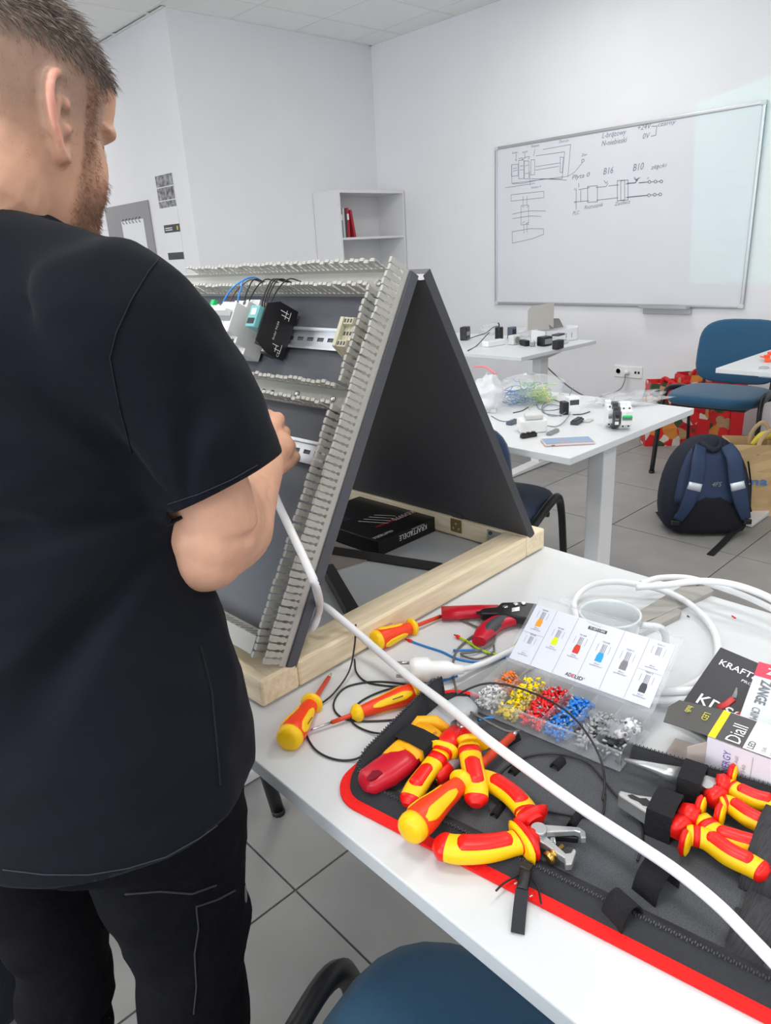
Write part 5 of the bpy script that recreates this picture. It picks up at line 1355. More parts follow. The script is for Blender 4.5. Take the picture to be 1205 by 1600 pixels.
def pict(cx, top, s, col, code):
    g = G(); P = lambda x, y: (cx+x*s, top-y*s)
    m = mat('chart_'+code, col, .6)
    g.prism([P(-.0042, .019), P(-.0030, .0145), P(.0030, .0145), P(.0042, .019), P(.0042, .027), P(-.0042, .027)], 0, .0002, CFm, 0)
    o = g.obj('chart_collar', m, chart)
    g = G()
    for x in (-.0026, -.0012, .0004, .0022): g.prism([P(x, .0025), P(x+.0006, .0025), P(x+.0006, .0150), P(x, .0150)], 0, .00015, CFm)
    for x in (-.0078, .0078): ribbon(g, [P(x, .003), P(x, .014)], CFm, .0003)
    text(g, code, (T(CFm, (*P(0, .0005), 0)), CFm[1]), .0022*s, width=.0095*s, align='CENTER')
    text(g, '200 pcs', (T(CFm, (*P(0, .0310), 0)), CFm[1]), .0018*s, width=.007*s, align='CENTER')
    text(g, 'Size:MM/0.75mm²', (T(CFm, (*P(0, .0340), 0)), CFm[1]), .0018*s, width=.016*s, align='CENTER')
    stuff(g.obj('chart_print', mat('print_dark_grey', (88, 90, 98), .7), chart))
cw = CWW/6
pict(cw*.5, CHH-.006, 1.0, (236, 150, 40), 'TE0508'); pict(cw*.5, CHH*.5-.002, 1.0, (206, 208, 216), 'TE7508'); pict(cw*1.5, CHH*.72, 1.0, (206, 220, 30), 'TE1008'); pict(cw*2.5, CHH*.72, 1.05, (196, 52, 36), 'TE1508')
pict(cw*3.5, CHH*.72, 1.1, (36, 150, 214), 'TE2508'); pict(cw*4.5, CHH*.72, 1.1, (122, 118, 124), 'TE4012'); pict(cw*5.5, CHH-.006, 1.05, (206, 208, 214), 'TE10-12'); pict(cw*5.5, CHH*.5-.002, 1.05, (66, 68, 72), 'TE6012')
g = G(); g.prism([(cw*2.55, CHH-.0135), (cw*3.35, CHH-.0135), (cw*3.35, CHH-.0085), (cw*2.55, CHH-.0085)], 0, .0002, CFm); g.obj('title_badge', M_dark, chart)
g = G(); text(g, 'TI-SET-1200', (T(CFm, (cw*2.95, CHH-.0125, .0003)), CFm[1]), .0030, width=cw*.66, align='CENTER'); g.obj('title_text', M_wink, chart)
g = G(); text(g, 'AD', (T(CFm, (cw*2.52, .004, 0)), CFm[1]), .0052, width=.0088, bold=.02); text(g, 'LID', (T(CFm, (cw*2.52+.0135, .004, 0)), CFm[1]), .0052, width=.0115, bold=.02); text(g, '®', (T(CFm, (cw*2.52+.0255, .0075, 0)), CFm[1]), .002, width=.0018); g.obj('maker_name', M_ink, chart)
g = G(); text(g, 'E', (T(CFm, (cw*2.52+.0093, .004, 0)), CFm[1]), .0052, width=.0036, bold=.02); g.obj('maker_name', mat('print_red', (196, 40, 44), .6), chart)

M_tin = mat('tinned_copper', (168, 170, 176), .5, .5)
def ferrule_mesh(r, l, m, rt=None, lt=None):
    rt = rt or r*.52; lt = lt or l*.75; g = G()
    g.lathe([(r*.96, 0), (r, .0004), (r, l*.72), (rt*1.25, l)], ZF, 8); g.lathe([(rt, l*.98), (rt, l+lt)], ZF, 7, mi=1)
    g.lathe([(r*.62, -.0001), (r*.62, .0002)], ZF, 8, mi=2)
    return g.mesh('ferrule', [m, M_tin, M_dark])
def heap(nm, col, col2, x0, x1, y0, y1, n, r, l, hmax, label, cat='ferrule', nfill=170, peak=.6, alpha=None):
    m = mat('ferrule_'+nm, col, .4, noise=.10, nscale=300)
    me = ferrule_mesh(r, l, m)
    def height(u, v): return hmax*(.45+.55*math.exp(-((u-.5)**2*2.2+(v-peak)**2*3.0)))
    lim = r*2.2
    fg = G(); base = ferrule_mesh(r, l, m, lt=l*.12); vs0 = np.array([v.co[:] for v in base.vertices]); fs0 = [list(p.vertices) for p in base.polygons]; mi0 = [p.material_index for p in base.polygons]
    for k in range(nfill):
        u, v = rng.random(), rng.random(); z = height(u, v)*rng.uniform(.05, .75)
        q = np.array(Matrix.Rotation(rng.uniform(0, 6.28), 3, 'Z') @ Matrix.Rotation(rng.uniform(.6, 2.4), 3, 'X'))
        c = np.array([x0+lim+(x1-x0-2*lim)*u, y0+lim+(y1-y0-2*lim)*v, .002+r+z])
        P = [bp3(*(np.clip(c+q@p, (x0+.0006, y0+.0006, .0014), (x1-.0006, y1-.0006, 1)))) for p in vs0]
        b = len(fg.v); fg.v += [tuple(p) for p in P]
        for f_, mi in zip(fs0, mi0): fg.f.append([b+i for i in f_]); fg.m.append(mi); fg.sm.append(True)
    o = fg.obj('ferrule_heap', [m, M_tin, M_dark]); stuff(o); tag(o, label.replace('one of the', 'lower layers of the').replace(' ferrule in', ' ferrules in'), 'ferrules')
    bpy.data.meshes.remove(base)
    for k in range(n):
        for _ in range(20):
            u, v = rng.random(), rng.random()
            c = np.array([x0+lim+(x1-x0-2*lim)*u, y0+lim+(y1-y0-2*lim)*v, .003+r+height(u, v)*rng.uniform(.85, 1.08)])
            q = Matrix.Rotation(rng.uniform(0, 6.28), 4, 'Z') @ Matrix.Rotation(rng.uniform(1.0, 2.1), 4, 'X')
            e = c+np.array(q.to_3x3() @ Vector((0, 0, l*2.1)))
            if x0 < e[0] < x1 and y0 < e[1] < y1: break
        o = bpy.data.objects.new('ferrule', me); COL.objects.link(o)
        o.matrix_basis = Matrix.Translation(Vector(bp3(*c))) @ Matrix(((*BFm[1][0], 0), (*BFm[1][1], 0), (*BFm[1][2], 0), (0, 0, 0, 1))) @ q
        tag(o, label, cat, nm.replace('_', ' ')+' ferrules in the sorting box')
e_ = .0012; hw_ = BW*.5
heap('white', (232, 232, 230), None, e_, CWc-e_, e_, hw_, 34, .0019, .0066, .019, 'one of the white ferrules heaped in the left front compartment')
heap('orange', (246, 126, 20), None, e_, CWc-e_, hw_, BW-e_, 26, .0017, .0060, .016, 'one of the orange ferrules heaped in the left rear compartment', nfill=90)
heap('yellow', (244, 216, 18), None, CWc, 2*CWc, e_, BW-e_, 58, .0019, .0064, .019, 'one of the yellow ferrules heaped in the second compartment', nfill=330)
heap('red', (226, 26, 30), None, 2*CWc, 3*CWc, e_, BW-e_, 58, .0020, .0066, .019, 'one of the red ferrules heaped in the third compartment', nfill=330)
heap('blue', (26, 122, 210), None, 3*CWc, 4*CWc, e_, BW-e_, 54, .0022, .0068, .017, 'one of the blue ferrules heaped in the fourth compartment', nfill=260)
heap('grey', (150, 152, 154), None, 4*CWc, 5*CWc, e_, BW-e_, 26, .0026, .0075, .007, 'one of the grey ferrules scattered in the fifth compartment', nfill=24)
heap('black', (34, 34, 38), None, 5*CWc, 6*CWc-e_, e_, hw_, 12, .0030, .0080, .008, 'one of the black ferrules in the right front compartment', nfill=14)
heap('large_white', (226, 228, 228), None, 5*CWc, 6*CWc-e_, hw_, BW-e_, 12, .0036, .0090, .009, 'one of the large white ferrules in the right rear compartment', nfill=12)

# ------------------------------------------------------------------ mug, grey duct covers, plug
M_cer = mat('white_ceramic', (204, 209, 211), .15, coat=.4)
mugc = np.array([.835, .455, TZ]); mug = thing('mug', 'white ceramic mug behind the lid of the ferrule box', 'mug', mugc)
mf = (mugc, np.eye(3))
G().lathe([(.030, .0), (.034, .002), (.037, .02), (.041, .06), (.0435, .086), (.0435, .088), (.0405, .088), (.0395, .084), (.037, .06), (.033, .018), (.028, .008), (.001, .006)], mf, 36).obj('body', M_cer, mug)
hp_ = smooth_path([mugc+np.array([.020, -.036, .072]), mugc+np.array([.034, -.062, .070]), mugc+np.array([.036, -.066, .040]), mugc+np.array([.020, -.033, .022])], 6)
G().tube(hp_, .0052, 10).obj('handle', M_cer, mug)
M_gcov = mat('grey_duct_cover', (158, 156, 150), .5)
def slab(pxs, z0, z1, name, label, cat, m):
    P = [A(x, y, z1) for x, y in pxs]; o = G().prism([p[:2] for p in P], z0, z1).obj(name, m, bevel=.0008); tag(o, label, cat); return o
slab([(992, 958), (1062, 917), (1108, 915), (1116, 923), (1030, 963), (1000, 974)], TZ, TZ+.008, 'duct_cover', 'wide grey plastic duct cover lying at the table edge behind the mug', 'duct cover', M_gcov)
slab([(990, 982), (1058, 950), (1065, 953), (1062, 960), (1000, 990)], TZ, TZ+.010, 'duct_cover', 'narrow grey plastic duct strip in front of the wider one by the mug', 'duct cover', M_gcov)
# wide grey cover slipping under the ferrule box (left of it)
a_, b_ = A(660, 1110, TZ+.004), A(825, 1024, TZ+.004)
slab([(700, 1079), (770, 1040), (835, 1003), (850, 1034), (790, 1068), (716, 1102)], TZ, TZ+.004, 'duct_cover', 'grey plastic duct cover sticking out left of the ferrule box', 'duct cover', mat('grey_cover_cool', (150, 152, 152), .45))
plg = thing('mains_plug', 'white two pin mains plug lying on the table under the white cable', 'plug', A(668, 1048))
a, b = A(640, 1046, TZ+.019), A(705, 1046, TZ+.019); fp_ = frame(a, b-a); L = np.linalg.norm(b-a); fz = (fp_[0], np.stack([fp_[1][:, 1], fp_[1][:, 2], fp_[1][:, 0]], 1))
G().lathe([(.010, 0), (.0178, .0008), (.0185, .010), (.0180, .026), (.013, .032), (.0125, .036), (.0135, .046), (.0125, .056), (.0075, .066), (.0062, .078)], fz, 22).obj('body', M_wplast, plg)
for s_ in (-1, 1): G().lathe([(.0024, -.019), (.0024, .001)], (T(fz, (s_*.0095*.7, s_*.0095*.7, 0)), fz[1]), 8).obj('pin', M_steel, plg)
M_cab = mat('white_cable', (228, 229, 231), .4, bump=.02)
G().tube(smooth_path([T(fz, (0, 0, .074)), A(735, 1043, TZ+.012), A(762, 1034, TZ+.008), A(795, 1018, TZ+.007), A(845, 996, TZ+.007)], 6), .0048, 8).obj('cable', M_cab, plg)

# ------------------------------------------------------------------ thick white cable from the man's hand over the rail and the case
CR_ = .0058
def on_v(px, py, v):
    d = ray(px, py); return CP + d*((sg(0, v, 0)-CP)@SV)/(d@SV)
pth = [on_panel(424, 745, .075), on_panel(430, 775, .060), on_panel(452, 824, .058), on_panel(476, 875, .056), on_panel(494, 918, .052), on_v(499, 950, .012), on_v(489, 980, .024), on_v(474, 986, .05), on_v(468, 962, .07), on_v(484, 944, .062), on_v(506, 947, .035), on_v(530, 965, .010), A(560, 990, TZ+.051), A(600, 1025, TZ+.036), A(650, 1066, TZ+.036), A(700, 1104, TZ+.046), A(760, 1154, TZ+.056), A(830, 1206, TZ+.050), A(910, 1263, TZ+.044), A(1000, 1322, TZ+.043), A(1060, 1363, TZ+.044), A(1120, 1412, TZ+.040), A(1170, 1462, TZ+.034), A(1240, 1535, TZ+.026)]
o = G().tube(smooth_path(pth, 8), CR_, 12).obj('white_cable', M_cab); tag(o, 'thick white cable running from the hand over the wooden rail and across the tool case', 'cable')
P = [A(1206, 1066, TZ+.060), A(1160, 1074, TZ+.040), A(1100, 1078, TZ+.030), A(1040, 1080, TZ+.022), A(985, 1078, TZ+.012), A(1030, 1085, TZ+.008), A(1080, 1070, TZ+.008), A(1114, 1045, TZ+.008), A(1122, 1010, TZ+.008), A(1110, 976, TZ+.010), A(1078, 944, TZ+.014), A(1040, 924, TZ+.020), A(1000, 914, TZ+.030), A(960, 909, TZ+.034), A(925, 914, TZ+.026), A(903, 930, TZ+.014), A(897, 950, TZ+.008), A(912, 985, TZ+.0075), A(950, 1010, TZ+.0075)]
o = G().tube(smooth_path(P, 8), CR_*.92, 12).obj('white_cable', M_cab); tag(o, 'thick white cable looping behind the mug and back past the ferrule box lid', 'cable')
P = [A(993, 918, TZ+.045), A(1040, 914, TZ+.052), A(1090, 908, TZ+.056), A(1140, 912, TZ+.056), A(1190, 928, TZ+.054), A(1240, 955, TZ+.050)]
o = G().tube(smooth_path(P, 8), CR_*.95, 12).obj('white_cable', M_cab); tag(o, 'end of thick white cable arching over the duct covers towards the right edge', 'cable')
P = [A(1002, 912, TZ+.030), A(1030, 903, TZ+.035), A(1075, 903, TZ+.040), A(1120, 916, TZ+.040), A(1170, 934, TZ+.036), A(1240, 968, TZ+.030)]
o = G().tube(smooth_path(P, 8), CR_*.85, 12).obj('white_cable', M_cab); tag(o, 'thick white cable just behind the arching one at the far table edge', 'cable')
P = [A(1240, 1078, TZ+.050), A(1205, 1082, TZ+.044), A(1150, 1088, TZ+.036), A(1090, 1092, TZ+.022), A(1040, 1094, TZ+.010), A(990, 1092, TZ+.008)]
o = G().tube(smooth_path(P, 8), CR_*.95, 12).obj('white_cable', M_cab); tag(o, 'lower of the two white cables lying across the dark carton at the right', 'cable')

# ------------------------------------------------------------------ thin loose wires
def W_(label, pxs, m, r=.0014, z=.0018, tip=None, group=None, zs=None):
    P = [A(x, y, TZ+(zs[i] if zs else z)) for i, (x, y) in enumerate(pxs)]
    t = thing('wire', label, 'wire', P[0]*np.array([1, 1, 0])+np.array([0, 0, TZ]), group)
    G().tube(smooth_path(P, 7), r, 6).obj('insulation', m, t)
    if tip is not None:
        d = unit(P[0]-P[1]); fz = frame(P[0], d); fz = (fz[0], np.stack([fz[1][:, 1], fz[1][:, 2], fz[1][:, 0]], 1))
        G().lathe([(r*.9, -.001), (r*1.7, 0), (r*1.5, .006), (r*.7, .0065), (r*.7, .012)], fz, 8).obj('ferrule_tip', tip, t)
    return t
W_('thin dark wire hanging over the wooden rail and curling round the near screwdriver', [(556, 976), (554, 1010), (545, 1050), (520, 1085), (490, 1110), (478, 1140), (490, 1168), (515, 1184), (545, 1188), (570, 1178), (610, 1140), (655, 1090)], M_wire_bk, .0014, zs=[.051, .040, .012, .006, .003, .002, .002, .002, .002, .006, .012, .012])
W_('thin dark wire looping left of the tool case under the long screwdriver', [(554, 1030), (558, 1052), (580, 1068), (640, 1074), (672, 1074), (640, 1070), (590, 1065), (545, 1072), (525, 1090), (523, 1110), (545, 1125), (600, 1126), (640, 1118), (668, 1092), (690, 1074)], M_wire_bk, .0014, z=.0016)
W_('thin dark wire making a flatter loop beneath the long screwdriver', [(660, 1068), (610, 1076), (570, 1092), (549, 1112), (552, 1130), (580, 1144), (620, 1147), (660, 1146)], M_wire_bk, .0014, zs=[.002, .002, .002, .002, .002, .003, .014, .034])
W_('dark wire arching over the ferrule compartments and curling down into the case', [(706, 1095), (725, 1080), (760, 1068), (800, 1072), (850, 1090), (890, 1115), (920, 1150), (940, 1190), (945, 1225), (942, 1250)], M_wire_bk, .0014, zs=[.02, .035, .044, .046, .046, .044, .042, .03, .012, .006])
W_('dark wire circling on the felt between the cable and the box', [(760, 1240), (790, 1200), (825, 1182), (870, 1178), (915, 1190), (940, 1215), (965, 1245), (990, 1265), (1003, 1290), (1004, 1320), (996, 1345)], M_wire_bk, .0013, zs=[.006, .006, .007, .008, .008, .007, .007, .007, .007, .007, .008])
W_('dark wire passing below the white cable towards the stripper', [(842, 1266), (880, 1272), (910, 1276), (940, 1275), (946, 1240)], M_wire_bk, .0013, z=.0065)
W_('blue wire with red ferrule running towards the crimping pliers', [(643, 1002), (665, 1010), (690, 1018), (720, 1031), (760, 1034), (800, 1024)], M_wire_bl, .0017, tip=M_redp)
W_('second blue wire lying beside the first one', [(708, 1016), (740, 1016), (760, 1018), (790, 1024), (806, 1014)], M_wire_bl, .0017, z=.003)
W_('short blue wire peeking out beside the mains plug', [(672, 1066), (690, 1064), (715, 1056)], M_wire_bl, .0017)
W_('yellow green earth wire bending past the crimping pliers', [(718, 996), (735, 1005), (748, 1014), (775, 1022), (795, 1016), (812, 1000)], mat('yellow_green_insulation', (176, 206, 22), .4), .0018, z=.004, tip=M_redp)
W_('grey brown wire looping from the crimping pliers down to the case', [(700, 960), (735, 975), (750, 985), (730, 1000), (712, 1020), (708, 1050), (714, 1080), (726, 1105), (745, 1118), (790, 1142), (812, 1142)], M_wire_gy, .0017, zs=[.003, .003, .004, .004, .004, .004, .006, .02, .028, .022, .018])
W_('grey brown wire curling between the blue wires', [(775, 985), (770, 1005), (745, 1018), (720, 1022), (745, 1030), (770, 1020), (772, 1008)], M_wire_gy, .0017, z=.005)
W_('blue wire stub showing left of the ferrule box', [(748, 1126), (760, 1122), (772, 1122)], M_wire_bl, .0016, z=.016)
o = G().tube([A(851, 1358, TZ+.0065), A(865, 1371, TZ+.0065)], .0022, 8).obj('insulation_scrap', mat('green_insulation', (40, 176, 80), .4)); tag(o, 'short green piece of stripped insulation on the felt below the strippers', 'scrap')
for (x, y, k) in ((804, 1381, 'left'), (828, 1401, 'middle'), (817, 1388, 'right')):
    o = G().tube([A(x, y, TZ+.0075), A(x+4, y-2, TZ+.0075)], .0007, 5).obj('wire_scrap', M_lgrey); tag(o, {'left': 'tiny white wire scrap left of the zipper pull', 'middle': 'tiny white wire scrap right below the zipper pull', 'right': 'tiny white wire scrap under the zipper slider'}[k], 'scrap')
o = G().tube([A(1144, 962, TZ+.001), A(1150, 966, TZ+.001)], .0011, 5).obj('insulation_scrap', M_redp); tag(o, 'tiny red insulation scrap near the far right table edge', 'scrap')
o = G().tube([A(1074, 962, TZ+.001), A(1077, 964, TZ+.001)], .0011, 5).obj('wire_scrap', M_dark); tag(o, 'tiny dark scrap on the table right of the duct strips', 'scrap')

# ------------------------------------------------------------------ cartons at the right edge
M_dkcard = mat('charcoal_card', (62, 61, 65), .45)
kc = thing('plier_carton', 'flat charcoal carton with red plier picture lying at the right table edge', 'box', A(1150, 1080))
tl, bl_, tr_ = A(1126, 1010.6, TZ+.075), A(1074, 1128, TZ+.012), A(1205, 1044, TZ+.075)
KX = unit(tr_-tl); KY = unit((tl-bl_) - KX*((tl-bl_)@KX)); KH = np.linalg.norm((tl-bl_))
KFr = (tl, np.stack([KX, KY, np.cross(KX, KY)], 1))
G().bx((0, -KH, -.016), (.19, 0, 0), KFr).obj('carton', M_dkcard, kc, bevel=.001)
g = G(); text(g, 'KRAFT&DELE', (T(KFr, (.011, -.024, .0003)), KFr[1]), .0085, width=.084, bold=.01); text(g, 'PROFESSIONAL', (T(KFr, (.046, -.033, .0003)), KFr[1]), .0038, width=.05); text(g, 'KDS07', (T(KFr, (.014, -KH+.030, .0003)), KFr[1]), .015, width=.070, bold=.01); g.obj('lettering', M_wink, kc)
g = G(); g.bx((0, -KH+.0, .0002), (.10, -KH+.020, .0006), KFr); g.obj('orange_band', mat('orange_print', (214, 122, 52), .5), kc)
for i, x in enumerate((.050, .074)):
    g = G(); g.tube([T(KFr, (x, -.058, .0006)), T(KFr, (x-.003, -.068, .0006)), T(KFr, (x-.009, -.078, .0006))], .0045, 6, flat=.1, up=KFr[1][:, 2]); g.obj('printed_handle', mat('red_print', (206, 72, 70), .5), kc)
    g = G(); g.tube([T(KFr, (x-.004, -.043, .0006)), T(KFr, (x, -.057, .0006))], [.001, .004], 6, flat=.1, up=KFr[1][:, 2]); g.obj('printed_jaw', M_grey, kc)
wc = thing('blister_card', 'white blister card with grey vertical lettering lying on the charcoal carton', 'box', A(1180, 1090))
wt, wb_ = A(1186, 1034, TZ+.080), A(1138, 1168, TZ+.030); WY = unit(wt-wb_); WXv = unit(np.cross(WY, [0, 0, 1.0])); WH = np.linalg.norm(wt-wb_)
WFr = (wb_, np.stack([WXv, WY, np.cross(WXv, WY)], 1))
G().bx((0, 0, -.003), (.085, WH, 0), WFr).obj('card', mat('card_grey_white', (206, 212, 216), .4), wc, bevel=.0008)
G().bx((0, WH-.022, .0001), (.085, WH, .0005), WFr).obj('red_header', mat('pink_red_print', (206, 62, 84), .5), wc)
fv = (T(WFr, (.006, .118, .0004)), np.stack([-WY, WXv, np.array([0, 0, 1.0])], 1))
fv = (T(WFr, (.022, .112, .0004)), np.stack([-WY, WXv, np.array([0, 0, 1.0])], 1)) 
fv = frame(T(WFr, (.010, WH-.030, .0006)), -WY, WFr[1][:, 2])
g = G(); text(g, 'ZANGE', frame(T(WFr, (.010, WH-.026, .0006)), -WY, WFr[1][:, 2]), .012, width=.036, bold=.02); text(g, 'CRIMPING PLIER', frame(T(WFr, (.010, WH-.068, .0006)), -WY, WFr[1][:, 2]), .009, width=.055); g.obj('lettering', mat('print_mid_grey', (104, 106, 112), .6), wc)
g = G(); text(g, 'Z', frame(T(WFr, (.012, WH-.016, .0008)), WXv, WFr[1][:, 2]), .010, width=.010, bold=.02); g.obj('lettering', M_wink, wc)
g = G(); ball(g, (.055, .05, .004), (.020, .045, .012), WFr); g.obj('blister', M_clear, wc)

# opened light bulb carton in front
lb = thing('bulb_carton', 'opened white light bulb carton with dark flap and energy label', 'box', A(1140, 1180))
p0 = A(1098, 1215, TZ+.001); p1 = A(1215, 1262, TZ+.001); LX = unit(p1-p0); LY = np.cross([0, 0, 1.0], LX)
LBF = (p0, np.stack([LX, LY, np.array([0, 0, 1.0])], 1)); LW, LD, LHh = .16, .058, .058
M_lav = mat('pale_card', (216, 214, 224), .5)
G().bx((0, 0, 0), (LW, .0012, LHh), LBF).obj('front_panel', M_lav, lb)
G().bx((0, LD, 0), (LW, LD+.0012, LHh), LBF).obj('back_panel', M_lav, lb)
G().bx((0, 0, LHh-.0012), (LW, LD, LHh), LBF).obj('top_panel', M_paper, lb); G().bx((0, 0, 0), (LW, LD, .0012), LBF).obj('bottom_panel', M_lav, lb)
M_flap = mat('inside_grey_card', (184, 174, 166), .7); M_dkflap = mat('dark_flap_print', (78, 77, 76), .45)
def flap(pts, m, nm='flap', label=None): return G().prism(pts[0], 0, .0008, pts[1]).obj(nm, m, lb, label=label)
flap(([(0, 0), (0, LD), (-.050, LD-.004), (-.056, LD*.6), (-.050, .002)], frame(T(LBF, (0, 0, LHh-.0005)), LX*.96-np.array([0, 0, .02])+np.array([0, 0, .10]), (0, 0, 1))), M_dkflap, label='dark printed top flap')
flap(([(0, 0), (0, LHh*.8), (-.022, LHh*.7), (-.020, .004)], (T(LBF, (0, 0, .004)), np.stack([LX*.75+LY*.66, np.array([0, 0, 1.0]), np.cross(LX*.75+LY*.66, [0, 0, 1.0])], 1))), M_flap, label='side flap folded outward')
flap(([(0, 0), (0, LHh*.8), (-.024, LHh*.7), (-.022, .004)], (T(LBF, (0, LD, .004)), np.stack([LX*.85-LY*.5, np.array([0, 0, 1.0]), np.cross(LX*.85-LY*.5, [0, 0, 1.0])], 1))), M_flap)
flap(([(0, .004), (0, LD-.004), (-.048, LD-.010), (-.048, .010)], frame(T(LBF, (0, 0, .002)), LX, (0, 0, 1))), M_flap, label='lower flap lying on the table')
g = G(); f_ = frame(T(LBF, (-.016, LD*.7, LHh+.0008)), -LY, (0, 0, 1)); text(g, 'LED', f_, .007, width=.016); text(g, 'bulb', frame(T(LBF, (-.036, LD*.75, LHh+.0002)), -LY, (0, 0, 1)), .007, width=.014); g.obj('flap_print', mat('lime_print', (206, 206, 40), .5), lb)
TPf = LBF; zt = LHh+.0002
G().bx((0, 0, LHh), (.008, LD, LHh+.0004), LBF).obj('yellow_stripe', mat('yellow_print_b', (244, 206, 24), .5), lb)
G().bx((.008, 0, LHh), (.036, LD, LHh+.0003), LBF).obj('dark_stripe', M_dkflap, lb)
def tv(x, y, s, h, w, m, nm='print'): g = G(); text(g, s, frame(T(LBF, (x, y, LHh+.0005)), LY, (0, 0, 1)), h, width=w); g.obj(nm, m, lb)
tv(.032, .004, 'Diall', .016, .036, M_wink); tv(.046, .004, 'LED', .007, .014, M_ink); tv(.058, .004, '15W', .005, .012, M_line); tv(.068, .004, '1521lm', .006, .018, M_line)
g = G(); ball(g, (.098, .030, LHh+.0002), (.017, .011, .0008), LBF); g.obj('bulb_print', mat('cyan_print', (64, 170, 222), .4), lb)
g = G(); 
for k in range(4): ball(g, (.078+(k % 2)*.004, .034+k*.004, LHh+.0002), (.0022, .0022, .0006), LBF, 8)
stuff(g.obj('dot_print', mat('mixed_print', (206, 150, 90), .5), lb))
FFr = (T(LBF, (0, -.0003, 0)), np.stack([LX, np.array([0, 0, 1.0]), np.cross(LX, [0, 0, 1.0])], 1))
def fv_(x, y, s, h, w, m): g = G(); text(g, s, frame(T(FFr, (x, y, 0)), np.array([0, 0, 1.0]), FFr[1][:, 2]), h, width=w); g.obj('print', m, lb)
M_viol = mat('violet_print', (84, 70, 160), .5)
fv_(.026, .014, 'ENERGY', .008, .034, M_viol); fv_(.034, .012, 'Diall 15W A60', .004, .034, M_line); fv_(.042, .012, '5059340', .004, .026, M_line)
G().bx((.018, .005, 0), (.027, .012, .0004), FFr).obj('label_badge', M_viol, lb)
g = G(); g.prism([(.076, .030), (.088, .030), (.088, .042), (.082, .046), (.076, .042)][::-1], 0, .0004, FFr); g.obj('energy_arrow', M_ink, lb)
g = G(); text(g, 'E', frame(T(FFr, (.086, .033, .0003)), np.array([0, 0, 1.0]), FFr[1][:, 2]), .007, width=.006); g.obj('print', M_wink, lb)
for k, c in enumerate(((92, 150, 60), (140, 180, 60), (200, 200, 50), (220, 160, 50), (216, 90, 60), (206, 40, 60))):
    g = G(); g.lathe([(.003, 0), (.003, .0004)], (T(FFr, (.048+k*.0085, .010, 0)), FFr[1]), 10); g.obj('rating_dot', mat('rating_%d' % k, c, .5), lb)
g = G(); ribbon(g, [(.048, .004), (.048, .052)], FFr, .0005); ribbon(g, [(.104, .004), (.104, .052)], FFr, .0005); g.obj('label_line', M_line, lb)

# ================================================================== things on the middle table
DZ = .7402
def D(px, py, z=0): return onz(px, py, DZ+z)
M_film = mat('clear_film', (232, 236, 240), .16, alpha=.24, spec=1.0)
M_film2 = mat('milky_film', (230, 231, 234), .22, alpha=.55, spec=.8)
def crumple(name, label, cat, c, dims, m, seed, amp=.25, ang=0, mid=None, flat=False, group=None):
    """a crumpled film bag: a puffed shell with sharp random folds"""
    c = np.array(c, float); f = rotz(c, ang); P = []; n1, n2 = 18, 30
    for i in range(n1+1):
        t = i/n1; row = []
        for k in range(n2):
            a = 2*math.pi*k/n2
            rr = (math.sin(math.pi*min(1, t*.93+.06)))**.55
            p = np.array([math.cos(a)*rr, math.sin(a)*rr, t if not flat else (1-math.cos(math.pi*t))/2])
            v = Vector((p[0]*1.6+seed, p[1]*1.6, p[2]*2.0))
            h = 1 + amp*(abs(mnoise.noise(v*1.3))*2-.5) + amp*.6*(abs(mnoise.noise(v*3.1))*2-.5)
            row.append(T(f, (p[0]*dims[0]/2*h, p[1]*dims[1]/2*h, max(.0006, p[2]*dims[2]*(1+amp*.5*mnoise.noise(v*1.7))))))
        P.append(row+[row[0]])
    t_ = thing(name, label, cat, c, group)
    G().grid(P, 0, True).obj('film', m, t_)
    return t_
b_ = crumple('plastic_bag', 'crumpled clear zip bag standing at the left end of the middle table', 'bag', D(764, 642), (.12, .10, .14), M_film2, 2.3, .3)
g = G().tube(smooth_path([D(742, 626)+np.array([0, 0, .135]), D(758, 630)+np.array([0, 0, .142]), D(775, 638)+np.array([0, 0, .130])], 5), .004, 6); g.obj('zip_strip', mat('pink_zip', (222, 120, 130), .5), b_)
G().bx((0, 0, 0), (.05, .02, .012), rotz(D(775, 645, .001), 40)).bx((.01, .02, 0), (.04, .035, .009), rotz(D(775, 645, .001), 40)).obj('bag_content', M_lgrey, b_)
bw = crumple('wire_bag', 'clear plastic bag full of blue and yellow green wire offcuts', 'bag', D(828, 630), (.27, .20, .115), M_film, 7.7, .22, -35)
wc_ = D(826, 628)
for (nm, col, n, sp_, off) in (('blue_wire', (70, 130, 190), 46, (.085, .06), (-.03, .02)), ('green_wire', (150, 200, 40), 44, (.06, .05), (.025, -.02)), ('teal_wire', (40, 120, 120), 26, (.08, .05), (.0, .0)), ('yellow_wire', (226, 214, 40), 14, (.045, .04), (.03, -.03))):
    g = G()
    for k in range(n):
        p = wc_+np.array([off[0]+rng.normal()*sp_[0]*.5, off[1]+rng.normal()*sp_[1]*.5, .008+abs(rng.normal())*.026])
        d = unit(np.array([rng.normal(), rng.normal(), rng.normal()*.25]))*rng.uniform(.025, .05); q = p+rng.normal(size=3)*.008
        pts = [p-d, q, p+d]
        for z in pts: z[2] = np.clip(z[2], DZ+.003, DZ+.085)
        g.tube(smooth_path(pts, 3), .0016, 5)
    stuff(g.obj(nm, mat('bag_'+nm, col, .4), bw))
sh_ = crumple('plastic_sheet', 'flat crumpled clear plastic film beside the breakers', 'film', D(985, 628), (.32, .18, .028), M_film, 4.1, .45, -12, flat=True)
